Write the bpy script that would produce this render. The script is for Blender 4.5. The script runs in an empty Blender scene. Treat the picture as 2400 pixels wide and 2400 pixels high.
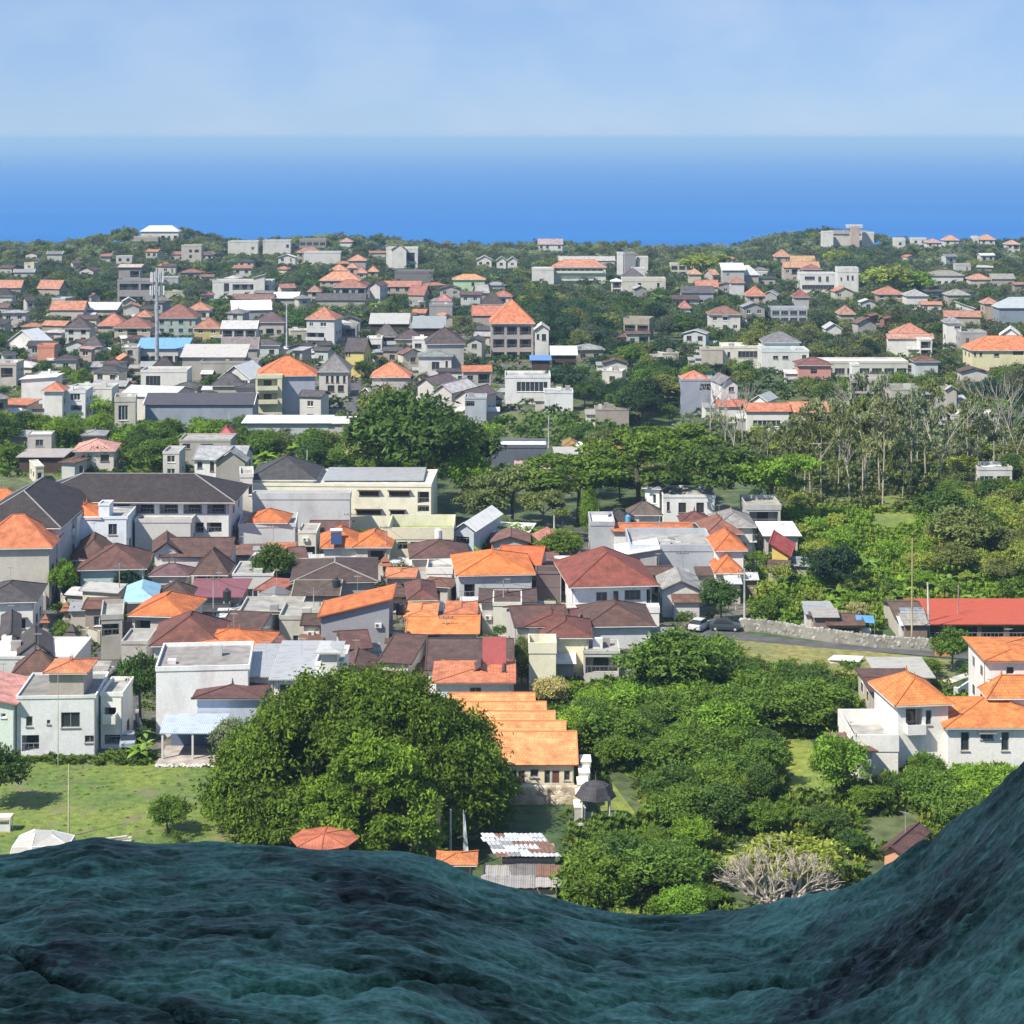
import bpy, math, random
import numpy as np
from mathutils import Vector

# ------------------------------------------------------------------ camera, sky, sun
F, CH, YH, XC = 4600.0, 65.0, 325.0, 1200.0      # lens in px of a 2400 px frame, camera height above the plain, horizon line
sc = bpy.context.scene
col = sc.collection
cam_d = bpy.data.cameras.new('camera'); cam = bpy.data.objects.new('camera', cam_d); col.objects.link(cam)
cam.location = (0, 0, CH); cam.rotation_euler = (math.radians(90), 0, 0)
cam_d.sensor_width = 36; cam_d.lens = 36 * F / 2400; cam_d.shift_y = -(1200 - YH) / 2400
cam_d.clip_start = 0.1; cam_d.clip_end = 90000
sc.camera = cam
SUN_EL, SUN_AZ = math.radians(50), math.radians(52)     # azimuth from straight behind the camera towards the left
SUND = Vector((-math.sin(SUN_AZ) * math.cos(SUN_EL), -math.cos(SUN_AZ) * math.cos(SUN_EL), math.sin(SUN_EL)))
w = bpy.data.worlds.new('World'); sc.world = w; w.use_nodes = True
nt = w.node_tree; bg = nt.nodes['Background']
sky = nt.nodes.new('ShaderNodeTexSky'); sky.sky_type = 'NISHITA'; sky.sun_disc = False
sky.sun_elevation = SUN_EL; sky.sun_rotation = math.atan2(SUND.x, SUND.y)
sky.air_density = .75; sky.dust_density = 0.0; sky.ozone_density = 3.0; sky.altitude = 900
# thin high cloud, faint everywhere
tc = nt.nodes.new('ShaderNodeTexCoord'); mp = nt.nodes.new('ShaderNodeMapping'); mp.inputs['Scale'].default_value = (7, 7, 13)
ns = nt.nodes.new('ShaderNodeTexNoise'); ns.inputs['Scale'].default_value = 2.2; ns.inputs['Detail'].default_value = 6
rm = nt.nodes.new('ShaderNodeMapRange'); rm.inputs[1].default_value = .42; rm.inputs[2].default_value = .80; rm.inputs[3].default_value = 0; rm.inputs[4].default_value = .30
tint = nt.nodes.new('ShaderNodeMix'); tint.data_type = 'RGBA'; tint.blend_type = 'MULTIPLY'; tint.inputs[0].default_value = 1
tint.inputs[7].default_value = (.80, .86, 1.0, 1)
cl = nt.nodes.new('ShaderNodeMix'); cl.data_type = 'RGBA'; cl.inputs[7].default_value = (5.0, 5.5, 6.0, 1)
L = nt.links.new
hm_ = nt.nodes.new('ShaderNodeMix'); hm_.data_type = 'RGBA'; hm_.inputs[0].default_value = .72; hm_.inputs[7].default_value = (1.95, 3.02, 4.95, 1)      # moist tropical air: a near even pale blue
L(tc.outputs['Generated'], mp.inputs[0]); L(mp.outputs[0], ns.inputs[0]); L(ns.outputs[0], rm.inputs[0])
L(sky.outputs[0], tint.inputs[6]); L(tint.outputs[2], hm_.inputs[6]); L(hm_.outputs[2], cl.inputs[6]); L(rm.outputs[0], cl.inputs[0]); L(cl.outputs[2], bg.inputs[0])
bg.inputs[1].default_value = 0.085
sd = bpy.data.lights.new('sun', 'SUN'); sd.energy = 4.2; sd.angle = math.radians(.5); sd.color = (1, .93, .80)
so = bpy.data.objects.new('sun', sd); col.objects.link(so); so.rotation_euler = SUND.to_track_quat('Z', 'Y').to_euler(); so.location = (0, 0, 200)
sc.view_settings.view_transform = 'Standard'; sc.view_settings.look = 'None'; sc.view_settings.gamma = 1
sc.view_settings.exposure = 0.82; sc.view_settings.use_curve_mapping = False
sc.cycles.max_bounces = 6; sc.cycles.diffuse_bounces = 3; sc.cycles.glossy_bounces = 2; sc.cycles.transmission_bounces = 3
sc.cycles.volume_bounces = 0; sc.cycles.transparent_max_bounces = 4; sc.cycles.caustics_reflective = False; sc.cycles.caustics_refractive = False
rnd = random.Random(7); rng = np.random.default_rng(7)
EDGE = 1110.0                                            # where the plateau breaks off above the sea

# ------------------------------------------------------------------ helpers
def lattice(seed, n=256): return np.random.default_rng(seed).random((n, n))
LAT = [lattice(s) for s in range(6)]
def vnoise(x, y, k=0):
    t = LAT[k % 6]; xi = np.floor(x).astype(int); yi = np.floor(y).astype(int); fx = x - xi; fy = y - yi
    fx = fx * fx * fx * (fx * (fx * 6 - 15) + 10); fy = fy * fy * fy * (fy * (fy * 6 - 15) + 10)
    a = t[xi % 256, yi % 256]; b = t[(xi + 1) % 256, yi % 256]; c = t[xi % 256, (yi + 1) % 256]; d = t[(xi + 1) % 256, (yi + 1) % 256]
    return (a * (1 - fx) + b * fx) * (1 - fy) + (c * (1 - fx) + d * fx) * fy - .5
def fbm(x, y, o=4, k=0):
    s = 0; a = 1.0
    for i in range(o): s = s + a * vnoise(x * 2 ** i + 17 * i, y * 2 ** i + 31 * i, k + i); a *= .5
    return s
def hills(x, y):
    """height of the ground: a plain with two low rises before the coast"""
    x = np.asarray(x, float); y = np.asarray(y, float)
    g = 12.0 * np.exp(-((x + 196) / 34) ** 2 - ((y - 1080) / 85) ** 2)
    g = g + 4.5 * np.exp(-((x + 82) / 52) ** 2 - ((y - 1085) / 80) ** 2)
    g = g + 7.5 * np.exp(-((x - 176) / 42) ** 2 - ((y - 1080) / 75) ** 2) + 4.5 * np.exp(-((x - 262) / 42) ** 2 - ((y - 1080) / 75) ** 2)
    g = g + 1.6 * np.sin(x / 23.) * np.exp(-((y - 1090) / 60) ** 2)
    e = np.clip((y - EDGE) / 240, 0, 1)
    g = g - 118 * e * e * (3 - 2 * e)
    return g
def gz(x, y): return float(hills(x, y))
def ground_at(px, py):
    D = F * CH / (py - YH)
    for _ in range(14): D = .5 * D + .5 * min(F * (CH - gz((px - XC) / F * D, D)) / (py - YH), 1118)
    return (px - XC) / F * D, D

def nodes_mat(name):
    m = bpy.data.materials.new(name); m.use_nodes = True
    return m, m.node_tree, m.node_tree.nodes['Principled BSDF']
MATS = {}
def mat(kind, c=(.5, .5, .5), rough=.8):
    """procedural material of a kind in a colour"""
    key = (kind, tuple(round(v, 3) for v in c), rough)
    if key in MATS: return MATS[key]
    m, nt, p = nodes_mat(kind); N = nt.nodes.new; L = nt.links.new
    p.inputs['Roughness'].default_value = rough
    p.inputs['Base Color'].default_value = (*c, 1)
    if kind == 'glass':
        p.inputs['Roughness'].default_value = .12; p.inputs['Specular IOR Level'].default_value = .6
        MATS[key] = m; return m
    tc = N('ShaderNodeTexCoord'); geo = N('ShaderNodeNewGeometry')
    def noise(scale, detail=4, vec=None, sc=None):
        n = N('ShaderNodeTexNoise'); n.inputs['Scale'].default_value = scale; n.inputs['Detail'].default_value = detail
        v = vec or geo.outputs['Position']
        if sc:
            mpn = N('ShaderNodeMapping'); mpn.inputs['Scale'].default_value = sc; L(v, mpn.inputs[0]); v = mpn.outputs[0]
        L(v, n.inputs['Vector']); return n.outputs[0]
    def ramp(src, a, b, lo, hi):
        r = N('ShaderNodeMapRange'); r.inputs[1].default_value = a; r.inputs[2].default_value = b; r.inputs[3].default_value = lo; r.inputs[4].default_value = hi
        L(src, r.inputs[0]); return r.outputs[0]
    def mul(colsock, val):
        mx = N('ShaderNodeMix'); mx.data_type = 'RGBA'; mx.blend_type = 'MULTIPLY'; mx.inputs[0].default_value = 1
        if isinstance(colsock, tuple): mx.inputs[6].default_value = (*colsock, 1)
        else: L(colsock, mx.inputs[6])
        L(val, mx.inputs[7]); return mx.outputs[2]
    def mixc(f, a, b):
        mx = N('ShaderNodeMix'); mx.data_type = 'RGBA'; L(f, mx.inputs[0])
        for s, v in ((6, a), (7, b)):
            if isinstance(v, tuple): mx.inputs[s].default_value = (*v, 1)
            else: L(v, mx.inputs[s])
        return mx.outputs[2]
    def bump(src, strength, dist):
        b = N('ShaderNodeBump'); b.inputs['Strength'].default_value = strength; b.inputs['Distance'].default_value = dist
        L(src, b.inputs['Height']); L(b.outputs[0], p.inputs['Normal'])
    if kind == 'wall':
        streak = noise(1.0, 6, sc=(.55, .55, .28)); grain = noise(4, 3)
        c1 = mul(c, ramp(grain, .3, .7, .90, 1.06))
        dirt = tuple(v * k for v, k in zip(c, (.50, .47, .43)))
        out = mixc(ramp(streak, .52, .78, 0, .5), c1, dirt); out = mixc(ramp(noise(.25, 7), .50, .72, 0, .35), out, tuple(v * .62 for v in c))
        L(out, p.inputs['Base Color'])
    elif kind == 'tile':
        br = N('ShaderNodeTexBrick'); br.inputs['Scale'].default_value = 1; br.inputs['Brick Width'].default_value = .30; br.inputs['Row Height'].default_value = .36
        br.inputs['Mortar Size'].default_value = .028; br.inputs['Mortar Smooth'].default_value = .4
        br.inputs['Color1'].default_value = (*[v * .86 for v in c], 1); br.inputs['Color2'].default_value = (*[min(1, v * 1.12) for v in c], 1)
        br.inputs['Mortar'].default_value = (*[v * .55 for v in c], 1); L(tc.outputs['UV'], br.inputs['Vector'])
        blot = noise(.9, 5); out = mul(br.outputs[0], ramp(blot, .28, .74, 1.25, .55))
        lich = noise(2.6, 6)
        out = mixc(ramp(lich, .55, .75, 0, .55), out, tuple(.5 * v + .06 for v in c))
        L(out, p.inputs['Base Color']); bump(br.outputs['Fac'], -.7, .05)
    elif kind == 'metal':
        wv = N('ShaderNodeTexWave'); wv.inputs['Scale'].default_value = 1.6; L(tc.outputs['UV'], wv.inputs['Vector'])
        rust = noise(.8, 6, sc=(1, 2.5, 1)); out = mixc(ramp(rust, .50, .76, 0, .7), c, tuple(v * .5 for v in c))
        L(out, p.inputs['Base Color']); bump(wv.outputs['Fac'], .6, .05); p.inputs['Roughness'].default_value = .5
    elif kind == 'concrete':
        a = noise(.7, 6); out = mul(c, ramp(a, .3, .7, .62, 1.2)); L(out, p.inputs['Base Color']); bump(noise(9, 3), .3, .02)
    elif kind == 'leaf':
        at = N('ShaderNodeAttribute'); at.attribute_name = 'tone'; oi = N('ShaderNodeObjectInfo')
        base = mul(c, ramp(at.outputs['Fac'], 0, 1, .5, 2.1))
        warm = tuple(v * k for v, k in zip(c, (1.45, 1.15, .75)))
        out = mixc(ramp(oi.outputs['Random'], 0, 1, 0, .55), base, mul(warm, ramp(at.outputs['Fac'], 0, 1, .5, 1.9)))
        L(out, p.inputs['Base Color']); p.inputs['Roughness'].default_value = .6; p.inputs['Specular IOR Level'].default_value = .1
        tr = N('ShaderNodeBsdfTranslucent'); mx = N('ShaderNodeMixShader'); mx.inputs[0].default_value = .34
        L(out, tr.inputs[0]); L(p.outputs[0], mx.inputs[1]); L(tr.outputs[0], mx.inputs[2]); L(mx.outputs[0], nt.nodes['Material Output'].inputs[0])
    elif kind == 'bark':
        out = mul(c, ramp(noise(3, 5, sc=(1, 1, .3)), .3, .7, .6, 1.3)); L(out, p.inputs['Base Color'])
    elif kind == 'grass':
        a = noise(.12, 6); b = noise(1.1, 6); d = noise(.35, 5)
        c1 = mixc(ramp(a, .38, .62, 0, 1), c, tuple(v * k for v, k in zip(c, (1.7, 1.35, 1.1))))
        c1 = mul(c1, ramp(b, .3, .7, .62, 1.3)); out = mixc(ramp(d, .53, .70, 0, .75), c1, (.19, .165, .095))
        L(out, p.inputs['Base Color']); bump(noise(5, 4), .8, .15)
    elif kind == 'ground':
        a = noise(.03, 6); b = noise(.5, 6); d = noise(.15, 5)
        c1 = mixc(ramp(a, .4, .6, 0, 1), (.045, .085, .026), (.10, .125, .045)); c1 = mixc(ramp(d, .55, .7, 0, .8), c1, (.16, .13, .085))
        L(mul(c1, ramp(b, .3, .7, .5, 1.35)), p.inputs['Base Color']); bump(b, .8, .5)
    elif kind == 'town':
        a = noise(.22, 6); b = noise(1.4, 6)
        c1 = mixc(ramp(a, .42, .60, 0, 1), (.15, .135, .115), (.06, .08, .035)); L(mul(c1, ramp(b, .3, .7, .55, 1.35)), p.inputs['Base Color']); bump(b, .8, .2)
    elif kind == 'asphalt':
        L(mul(c, ramp(noise(.5, 6), .3, .7, .7, 1.35)), p.inputs['Base Color'])
    elif kind == 'sea':
        a = noise(1, 5, sc=(.0004, .0025, 1)); b = noise(1, 4, sc=(.02, .09, 1))
        c1 = mixc(ramp(a, .35, .65, 0, 1), c, tuple(v * k for v, k in zip(c, (.55, .80, .92)))); L(mul(c1, ramp(b, .3, .7, .94, 1.05)), p.inputs['Base Color'])
        p.inputs['Specular IOR Level'].default_value = .12
    elif kind == 'patina':
        a = noise(1, 7, sc=(2.6, 4.2, 4.2)); b = noise(1, 6, sc=(8, 14, 14)); d = noise(1, 5, sc=(26, 44, 44)); e = noise(110, 2)
        c1 = mixc(ramp(a, .36, .62, 0, 1), (.034, .044, .040), c)
        c1 = mixc(ramp(b, .55, .72, 0, .75), c1, (.050, .048, .040))
        c1 = mixc(ramp(d, .56, .76, 0, .55), c1, tuple(v * 1.7 for v in c))
        L(mul(c1, ramp(e, .3, .7, .7, 1.3)), p.inputs['Base Color'])
        p.inputs['Metallic'].default_value = .0; p.inputs['Roughness'].default_value = .5; p.inputs['Specular IOR Level'].default_value = .18
        s = N('ShaderNodeMath'); s.operation = 'ADD'; L(ramp(d, 0, 1, 0, .5), s.inputs[0]); L(b, s.inputs[1]); bump(s.outputs[0], .6, .02)
        b2 = N('ShaderNodeBump'); b2.inputs['Strength'].default_value = .75; b2.inputs['Distance'].default_value = .008; L(noise(1, 4, sc=(34, 95, 95)), b2.inputs['Height']); L(p.inputs['Normal'].links[0].from_socket, b2.inputs['Normal']); L(b2.outputs[0], p.inputs['Normal'])
    MATS[key] = m
    return m

class MB:
    """collects faces of one part"""
    def __init__(s): s.v = []; s.f = []; s.uv = []
    def poly(s, pts, uv=None):
        i = len(s.v); s.v += [tuple(p) for p in pts]; s.f.append(tuple(range(i, i + len(pts))))
        s.uv += uv if uv else [(p[0], p[2]) for p in pts]
        return s
    def box(s, a, b):
        (x0, y0, z0), (x1, y1, z1) = a, b
        P = [(x0, y0, z0), (x1, y0, z0), (x1, y1, z0), (x0, y1, z0), (x0, y0, z1), (x1, y0, z1), (x1, y1, z1), (x0, y1, z1)]
        for q in ((0, 3, 2, 1), (4, 5, 6, 7), (0, 1, 5, 4), (1, 2, 6, 5), (2, 3, 7, 6), (3, 0, 4, 7)):
            s.poly([P[k] for k in q], [(P[k][0] + P[k][1], P[k][2] + (P[k][1] if q in ((0, 3, 2, 1), (4, 5, 6, 7)) else 0)) for k in q])
        return s
    def bar(s, p, q, r, r2=None, n=4):
        p, q = Vector(p), Vector(q); d = (q - p)
        if d.length < 1e-5: return s
        d.normalize(); u = d.orthogonal().normalized(); t = d.cross(u); r2 = r if r2 is None else r2
        A = [p + (u * math.cos(2 * math.pi * k / n) + t * math.sin(2 * math.pi * k / n)) * r for k in range(n)]
        B = [q + (u * math.cos(2 * math.pi * k / n) + t * math.sin(2 * math.pi * k / n)) * r2 for k in range(n)]
        for k in range(n): s.poly([A[k], A[(k + 1) % n], B[(k + 1) % n], B[k]])
        s.poly(B); s.poly(A[::-1]); return s
    def build(s, name, m, parent=None, loc=(0, 0, 0), yaw=0.0, smooth=False):
        me = bpy.data.meshes.new(name); me.from_pydata(s.v, [], s.f)
        ul = me.uv_layers.new(name='UVMap'); ul.data.foreach_set('uv', np.array(s.uv, 'f').ravel())
        me.materials.append(m)
        if smooth: me.polygons.foreach_set('use_smooth', [True] * len(me.polygons))
        me.update()
        o = bpy.data.objects.new(name, me); col.objects.link(o); o.parent = parent; o.location = loc; o.rotation_euler = (0, 0, yaw)
        return o
def tag(o, label=None, cat=None, group=None, kind=None):
    for k, v in (('label', label), ('category', cat), ('group', group), ('kind', kind)):
        if v: o[k] = v
    return o
def empty(name, loc, label, cat, group=None, yaw=0.0):
    o = bpy.data.objects.new(name, None); o.empty_display_size = .5; col.objects.link(o); o.location = loc; o.rotation_euler = (0, 0, yaw)
    return tag(o, label, cat, group)
def np_mesh(name, V, Q, tone=None, m=None, smooth=False):
    """quads mesh from numpy arrays"""
    me = bpy.data.meshes.new(name); me.vertices.add(len(V)); me.vertices.foreach_set('co', np.asarray(V, 'f').ravel())
    nf = len(Q); k = Q.shape[1]; me.loops.add(nf * k); me.loops.foreach_set('vertex_index', np.asarray(Q, 'i').ravel())
    me.polygons.add(nf); me.polygons.foreach_set('loop_start', np.arange(nf, dtype='i') * k)
    if smooth: me.polygons.foreach_set('use_smooth', np.ones(nf, bool))
    if tone is not None:
        a = me.attributes.new('tone', 'FLOAT', 'FACE'); a.data.foreach_set('value', np.asarray(tone, 'f'))
    if m: me.materials.append(m)
    me.update(calc_edges=True); return me

# ------------------------------------------------------------------ colours
OR = (.56, .165, .05); OR2 = (.62, .20, .06); ORP = (.62, .22, .11); RD = (.30, .075, .045); RB = (.16, .060, .045); BR = (.085, .050, .040)
DK = (.045, .038, .040); GY = (.26, .26, .27); LG = (.34, .33, .315); PK = (.55, .27, .23); PEACH = (.80, .32, .125)
WH = (.80, .785, .75); CR = (.78, .72, .56); GW = (.42, .42, .42); BW = (.35, .37, .42); LW = (.58, .58, .56); YE = (.72, .60, .22); BE = (.50, .46, .40); CC = (.34, .33, .31)
TEAL = (.35, .52, .50); SAL = (.60, .28, .24)

# ------------------------------------------------------------------ ground, sea
def sheet(name, poly, z, m, kind='structure', hz=True):
    mb = MB(); pts = [(*ground_at(x, y),) for x, y in poly]
    mb.poly([(p[0], p[1], (gz(*p) if hz else 0) + z) for p in pts]); o = mb.build(name, m); tag(o, kind=kind); return o
def make_ground():
    xs = np.concatenate([[-9000, -4000, -1500, -800], np.linspace(-420, 420, 85), [800, 1500, 4000, 9000]])
    ys = np.concatenate([[-60, 0, 80], np.linspace(120, 1400, 129), [1500, 1700]])
    X, Y = np.meshgrid(xs, ys); Z = hills(X, Y)
    far = (np.abs(X) > 430) & (Y < EDGE); Z = np.where(far, 0, Z)
    V = np.stack([X, Y, Z], -1).reshape(-1, 3); nx = len(xs); i = np.arange(len(ys) - 1)[:, None] * nx + np.arange(nx - 1)[None]
    Q = np.stack([i, i + 1, i + nx + 1, i + nx], -1).reshape(-1, 4)
    o = bpy.data.objects.new('ground', np_mesh('ground', V, Q, None, mat('ground'), True)); col.objects.link(o); tag(o, kind='structure')
make_ground()
SEAZ = -80.0
s = MB(); s.poly([(-45000, 1150, SEAZ), (45000, 1150, SEAZ), (45000, 55000, SEAZ), (-45000, 55000, SEAZ)]); tag(s.build('sea', mat('sea', (.000, .125, .40), .7)), kind='structure')
# ------------------------------------------------------------------ haze
hz = MB(); hz.box((-46000, -60, SEAZ - 45), (46000, 55500, CH + 12.4))
hm = bpy.data.materials.new('haze'); hm.use_nodes = True; hm.node_tree.nodes.clear()
ho = hm.node_tree.nodes.new('ShaderNodeOutputMaterial'); pv = hm.node_tree.nodes.new('ShaderNodeVolumePrincipled')
pv.inputs['Color'].default_value = (.46, .72, 1, 1); pv.inputs['Density'].default_value = .00011; pv.inputs['Anisotropy'].default_value = 0
hm.node_tree.links.new(pv.outputs[0], ho.inputs['Volume']); hob = hz.build('haze', hm); tag(hob, kind='stuff')

GRASS = mat('grass', (.095, .155, .030)); LAWN = mat('grass', (.13, .19, .035)); ASP = mat('asphalt', (.085, .085, .09)); TOWN = mat('town')
sheet('town_ground', [(-250, 1240), (700, 1230), (1400, 1240), (1800, 1290), (1760, 1480), (1480, 1560), (1230, 1640), (640, 1770), (-250, 1790)], .03, TOWN)
sheet('town_ground', [(-250, 760), (1150, 760), (1300, 900), (1180, 1000), (560, 1010), (-250, 1010)], .03, TOWN)
sheet('field', [(-150, 1785), (560, 1785), (620, 2400), (-350, 2400)], .04, GRASS)
sheet('lawn', [(1825, 1725), (1890, 1725), (2000, 1860), (1830, 1870)], .04, LAWN)
sheet('lawn', [(1360, 1790), (1400, 1790), (1530, 1960), (1440, 1990)], .04, LAWN)
sheet('meadow', [(1880, 1170), (2420, 1150), (2420, 1290), (2100, 1290), (1900, 1230)], .05, LAWN)
sheet('meadow', [(1150, 970), (1400, 960), (1480, 1020), (1160, 1030)], .05, mat('grass', (.085, .12, .04)))
sheet('roadside_verge', [(1720, 1495), (2240, 1548), (2240, 1600), (1760, 1590)], .04, mat('grass', (.15, .17, .06)))
sheet('street', [(78, 1320), (118, 1320), (138, 1395), (166, 1462), (205, 1475), (215, 1520), (130, 1525), (98, 1440)], .06, ASP)
sheet('street', [(215, 1520), (262, 1520), (330, 1640), (350, 1760), (292, 1760), (285, 1640)], .06, ASP)
sheet('street', [(1345, 1240), (1362, 1240), (1420, 1310), (1395, 1310)], .06, ASP)
sheet('street', [(820, 890), (845, 890), (850, 960), (818, 960)], .07, ASP)
sheet('road', [(1560, 1470), (1700, 1482), (1870, 1502), (2240, 1528), (2400, 1536), (2400, 1553), (2240, 1544), (1870, 1514), (1560, 1485)], .07, ASP)
sheet('footpath', [(2205, 1596), (2318, 1562), (2322, 1572), (2225, 1604)], .07, mat('concrete', (.55, .53, .48)))

# ------------------------------------------------------------------ houses
KEEP = []     # what must stay in view: x0, y0, x1, y1 in the picture and distance
FOOT = []     # footprints: cx, cy, half sizes
TOWNG = 'houses of the town below the statue'
def solveD(xm, ye, h, base=None):
    D = min(F * (CH - h) / (ye - YH), 1100)
    for _ in range(30): D = .5 * D + .5 * min(F * (CH - h - gz((xm - XC) / F * D, D)) / (ye - YH), 1100)
    return D
def bars_frame(mb, x0, x1, z0, z1, y, t=.07, mull=1):
    for a, b in (((x0, y - .03, z0), (x0 + t, y + .05, z1)), ((x1 - t, y - .03, z0), (x1, y + .05, z1)), ((x0 + t, y - .03, z0), (x1 - t, y + .05, z0 + t)), ((x0 + t, y - .03, z1 - t), (x1 - t, y + .05, z1))): mb.box(a, b)
    for k in range(mull):
        c = x0 + (x1 - x0) * (k + 1) / (mull + 1); mb.box((c - t / 2, y - .02, z0 + t), (c + t / 2, y + .04, z1 - t))
def opening(root, loc, yaw, x0, z0, x1, z1, kind, wallc, fr, flip=None):
    """fills a hole of the front wall; local frame has the facade at y=0"""
    if kind in 'wWg':
        mb = MB(); n = max(0, int((x1 - x0) / 1.0) - 0) if kind != 'g' else int((x1 - x0) / 1.2)
        bars_frame(mb, x0, x1, z0, z1, .12, .09, n)
        mb.box((x0 - .08, -.10, z0 - .10), (x1 + .08, .02, z0 - .003))
        if kind == 'W': mb.box((x0 - .25, -.55, z1 + .12), (x1 + .25, -.004, z1 + .22))
        wdo = mb.build('window', fr, root, loc, yaw)
        pn = MB().poly([(x0, .17, z0), (x1, .17, z0), (x1, .17, z1), (x0, .17, z1)]); pn.build('pane', mat('glass', (.035, .045, .055)), wdo)
    elif kind == 'd':
        mb = MB(); bars_frame(mb, x0, x1, z0, z1, .06, .10, 0); dr = mb.build('door', mat('wall', (.62, .60, .56)), root, loc, yaw)
        MB().box((x0 + .1, .09, z0 + .1), (x1 - .1, .14, z1 - .1)).build('door_leaf', mat('wall', (.16, .06, .035)), dr)
    else:   # 'o' open recess, 'b' recess with a balcony before it
        dep = 1.6
        mb = MB(); mb.poly([(x0, dep, z0), (x1, dep, z0), (x1, dep, z1), (x0, dep, z1)])
        mb.poly([(x0, 0, z0), (x0, dep, z0), (x0, dep, z1), (x0, 0, z1)]); mb.poly([(x1, 0, z0), (x1, 0, z1), (x1, dep, z1), (x1, dep, z0)])
        mb.poly([(x0, 0, z0), (x1, 0, z0), (x1, dep, z0), (x0, dep, z0)]); mb.poly([(x0, 0, z1), (x0, dep, z1), (x1, dep, z1), (x1, 0, z1)])
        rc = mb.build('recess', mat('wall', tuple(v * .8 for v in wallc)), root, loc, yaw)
        n = max(1, int((x1 - x0) / 2.6)); pm = MB()
        for k in range(n):
            c = x0 + (x1 - x0) * (k + .5) / n; ww = min(.9, (x1 - x0) / n * .36)
            pm.box((c - ww, dep - .08, z0 + .1), (c + ww, dep - .02, z0 + (z1 - z0) * .82))
        pm.build('pane', mat('glass', (.035, .045, .055)), rc)
        if kind == 'b':
            MB().box((x0 - .1, -.9, z0 - .18), (x1 + .1, .0, z0 - .003)).box((x0 - .1, -.9, z0), (x1 + .1, -.8, z0 + .85)).box((x0 - .1, -.8, z0), (x0, -.003, z0 + .85)).box((x1, -.8, z0), (x1 + .1, -.003, z0 + .85)).build('balcony', mat('wall', wallc), root, loc, yaw)
        else:
            rl = MB()
            rl.box((x0, .02, z0 + .8), (x1, .08, z0 + .88))
            for k in range(int((x1 - x0) / .5)): rl.box((x0 + .5 * k + .2, .03, z0), (x0 + .5 * k + .25, .07, z0 + .8))
            rl.build('railing', mat('metal', (.25, .25, .25)), root, loc, yaw)
def roofmb(kind, w, d, h, r, o, hang=None):
    """roof surface over a w x d plan, front at y=0"""
    mb = MB(); x0, x1, y0, y1 = -w / 2 - o, w / 2 + o, -o, d + o; z0, z1 = h + .16, h + .16 + r; ridges = []
    def slope(pts):
        a, b = Vector(pts[0]), Vector(pts[1]); u = (b - a).normalized(); n = (b - a).cross(Vector(pts[2]) - a).normalized(); v = n.cross(u)
        mb.poly(pts, [((Vector(p) - a).dot(u), (Vector(p) - a).dot(v)) for p in pts])
    W, Dp = x1 - x0, y1 - y0; cx, cy = 0, (y0 + y1) / 2
    if kind == 'hip':
        if W >= Dp: e = max((W - Dp) / 2, .02); A, B = (-e, cy, z1), (e, cy, z1)
        else: e = max((Dp - W) / 2, .02); A, B = (0, cy - e, z1), (0, cy + e, z1)
        c = [(x0, y0, z0), (x1, y0, z0), (x1, y1, z0), (x0, y1, z0)]
        if W >= Dp:
            slope([c[0], c[1], B, A]); slope([c[2], c[3], A, B]); slope([c[1], c[2], B]); slope([c[3], c[0], A])
            ridges = [(A, B), (c[0], A), (c[3], A), (c[1], B), (c[2], B)]
        else:
            slope([c[0], c[1], A]); slope([c[2], c[3], B]); slope([c[1], c[2], B, A]); slope([c[3], c[0], A, B])
            ridges = [(A, B), (c[0], A), (c[1], A), (c[2], B), (c[3], B)]
    elif kind == 'gx':
        slope([(x0, y0, z0), (x1, y0, z0), (x1, cy, z1), (x0, cy, z1)]); slope([(x1, y1, z0), (x0, y1, z0), (x0, cy, z1), (x1, cy, z1)])
        ridges = [((x0, cy, z1), (x1, cy, z1)), ((x0, y0, z0), (x0, cy, z1)), ((x1, y0, z0), (x1, cy, z1)), ((x0, y1, z0), (x0, cy, z1)), ((x1, y1, z0), (x1, cy, z1))]
    elif kind == 'gy':
        slope([(x0, y1, z0), (x0, y0, z0), (0, y0, z1), (0, y1, z1)]); slope([(x1, y0, z0), (x1, y1, z0), (0, y1, z1), (0, y0, z1)])
        ridges = [((0, y0, z1), (0, y1, z1)), ((x0, y0, z0), (0, y0, z1)), ((x1, y0, z0), (0, y0, z1))]
    elif kind in ('sh', 'sl', 'sr'):
        za = {'sh': (z0, z0, z1, z1), 'sl': (z0, z1, z1, z0), 'sr': (z1, z0, z0, z1)}[kind]
        slope([(x0, y0, za[0]), (x1, y0, za[1]), (x1, y1, za[2]), (x0, y1, za[3])])
        ridges = [((x0, y0, za[0]), (x0, y1, za[3])), ((x0, y0, za[0]), (x1, y0, za[1])), ((x1, y0, za[1]), (x1, y1, za[2]))]
    return mb, ridges
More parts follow.
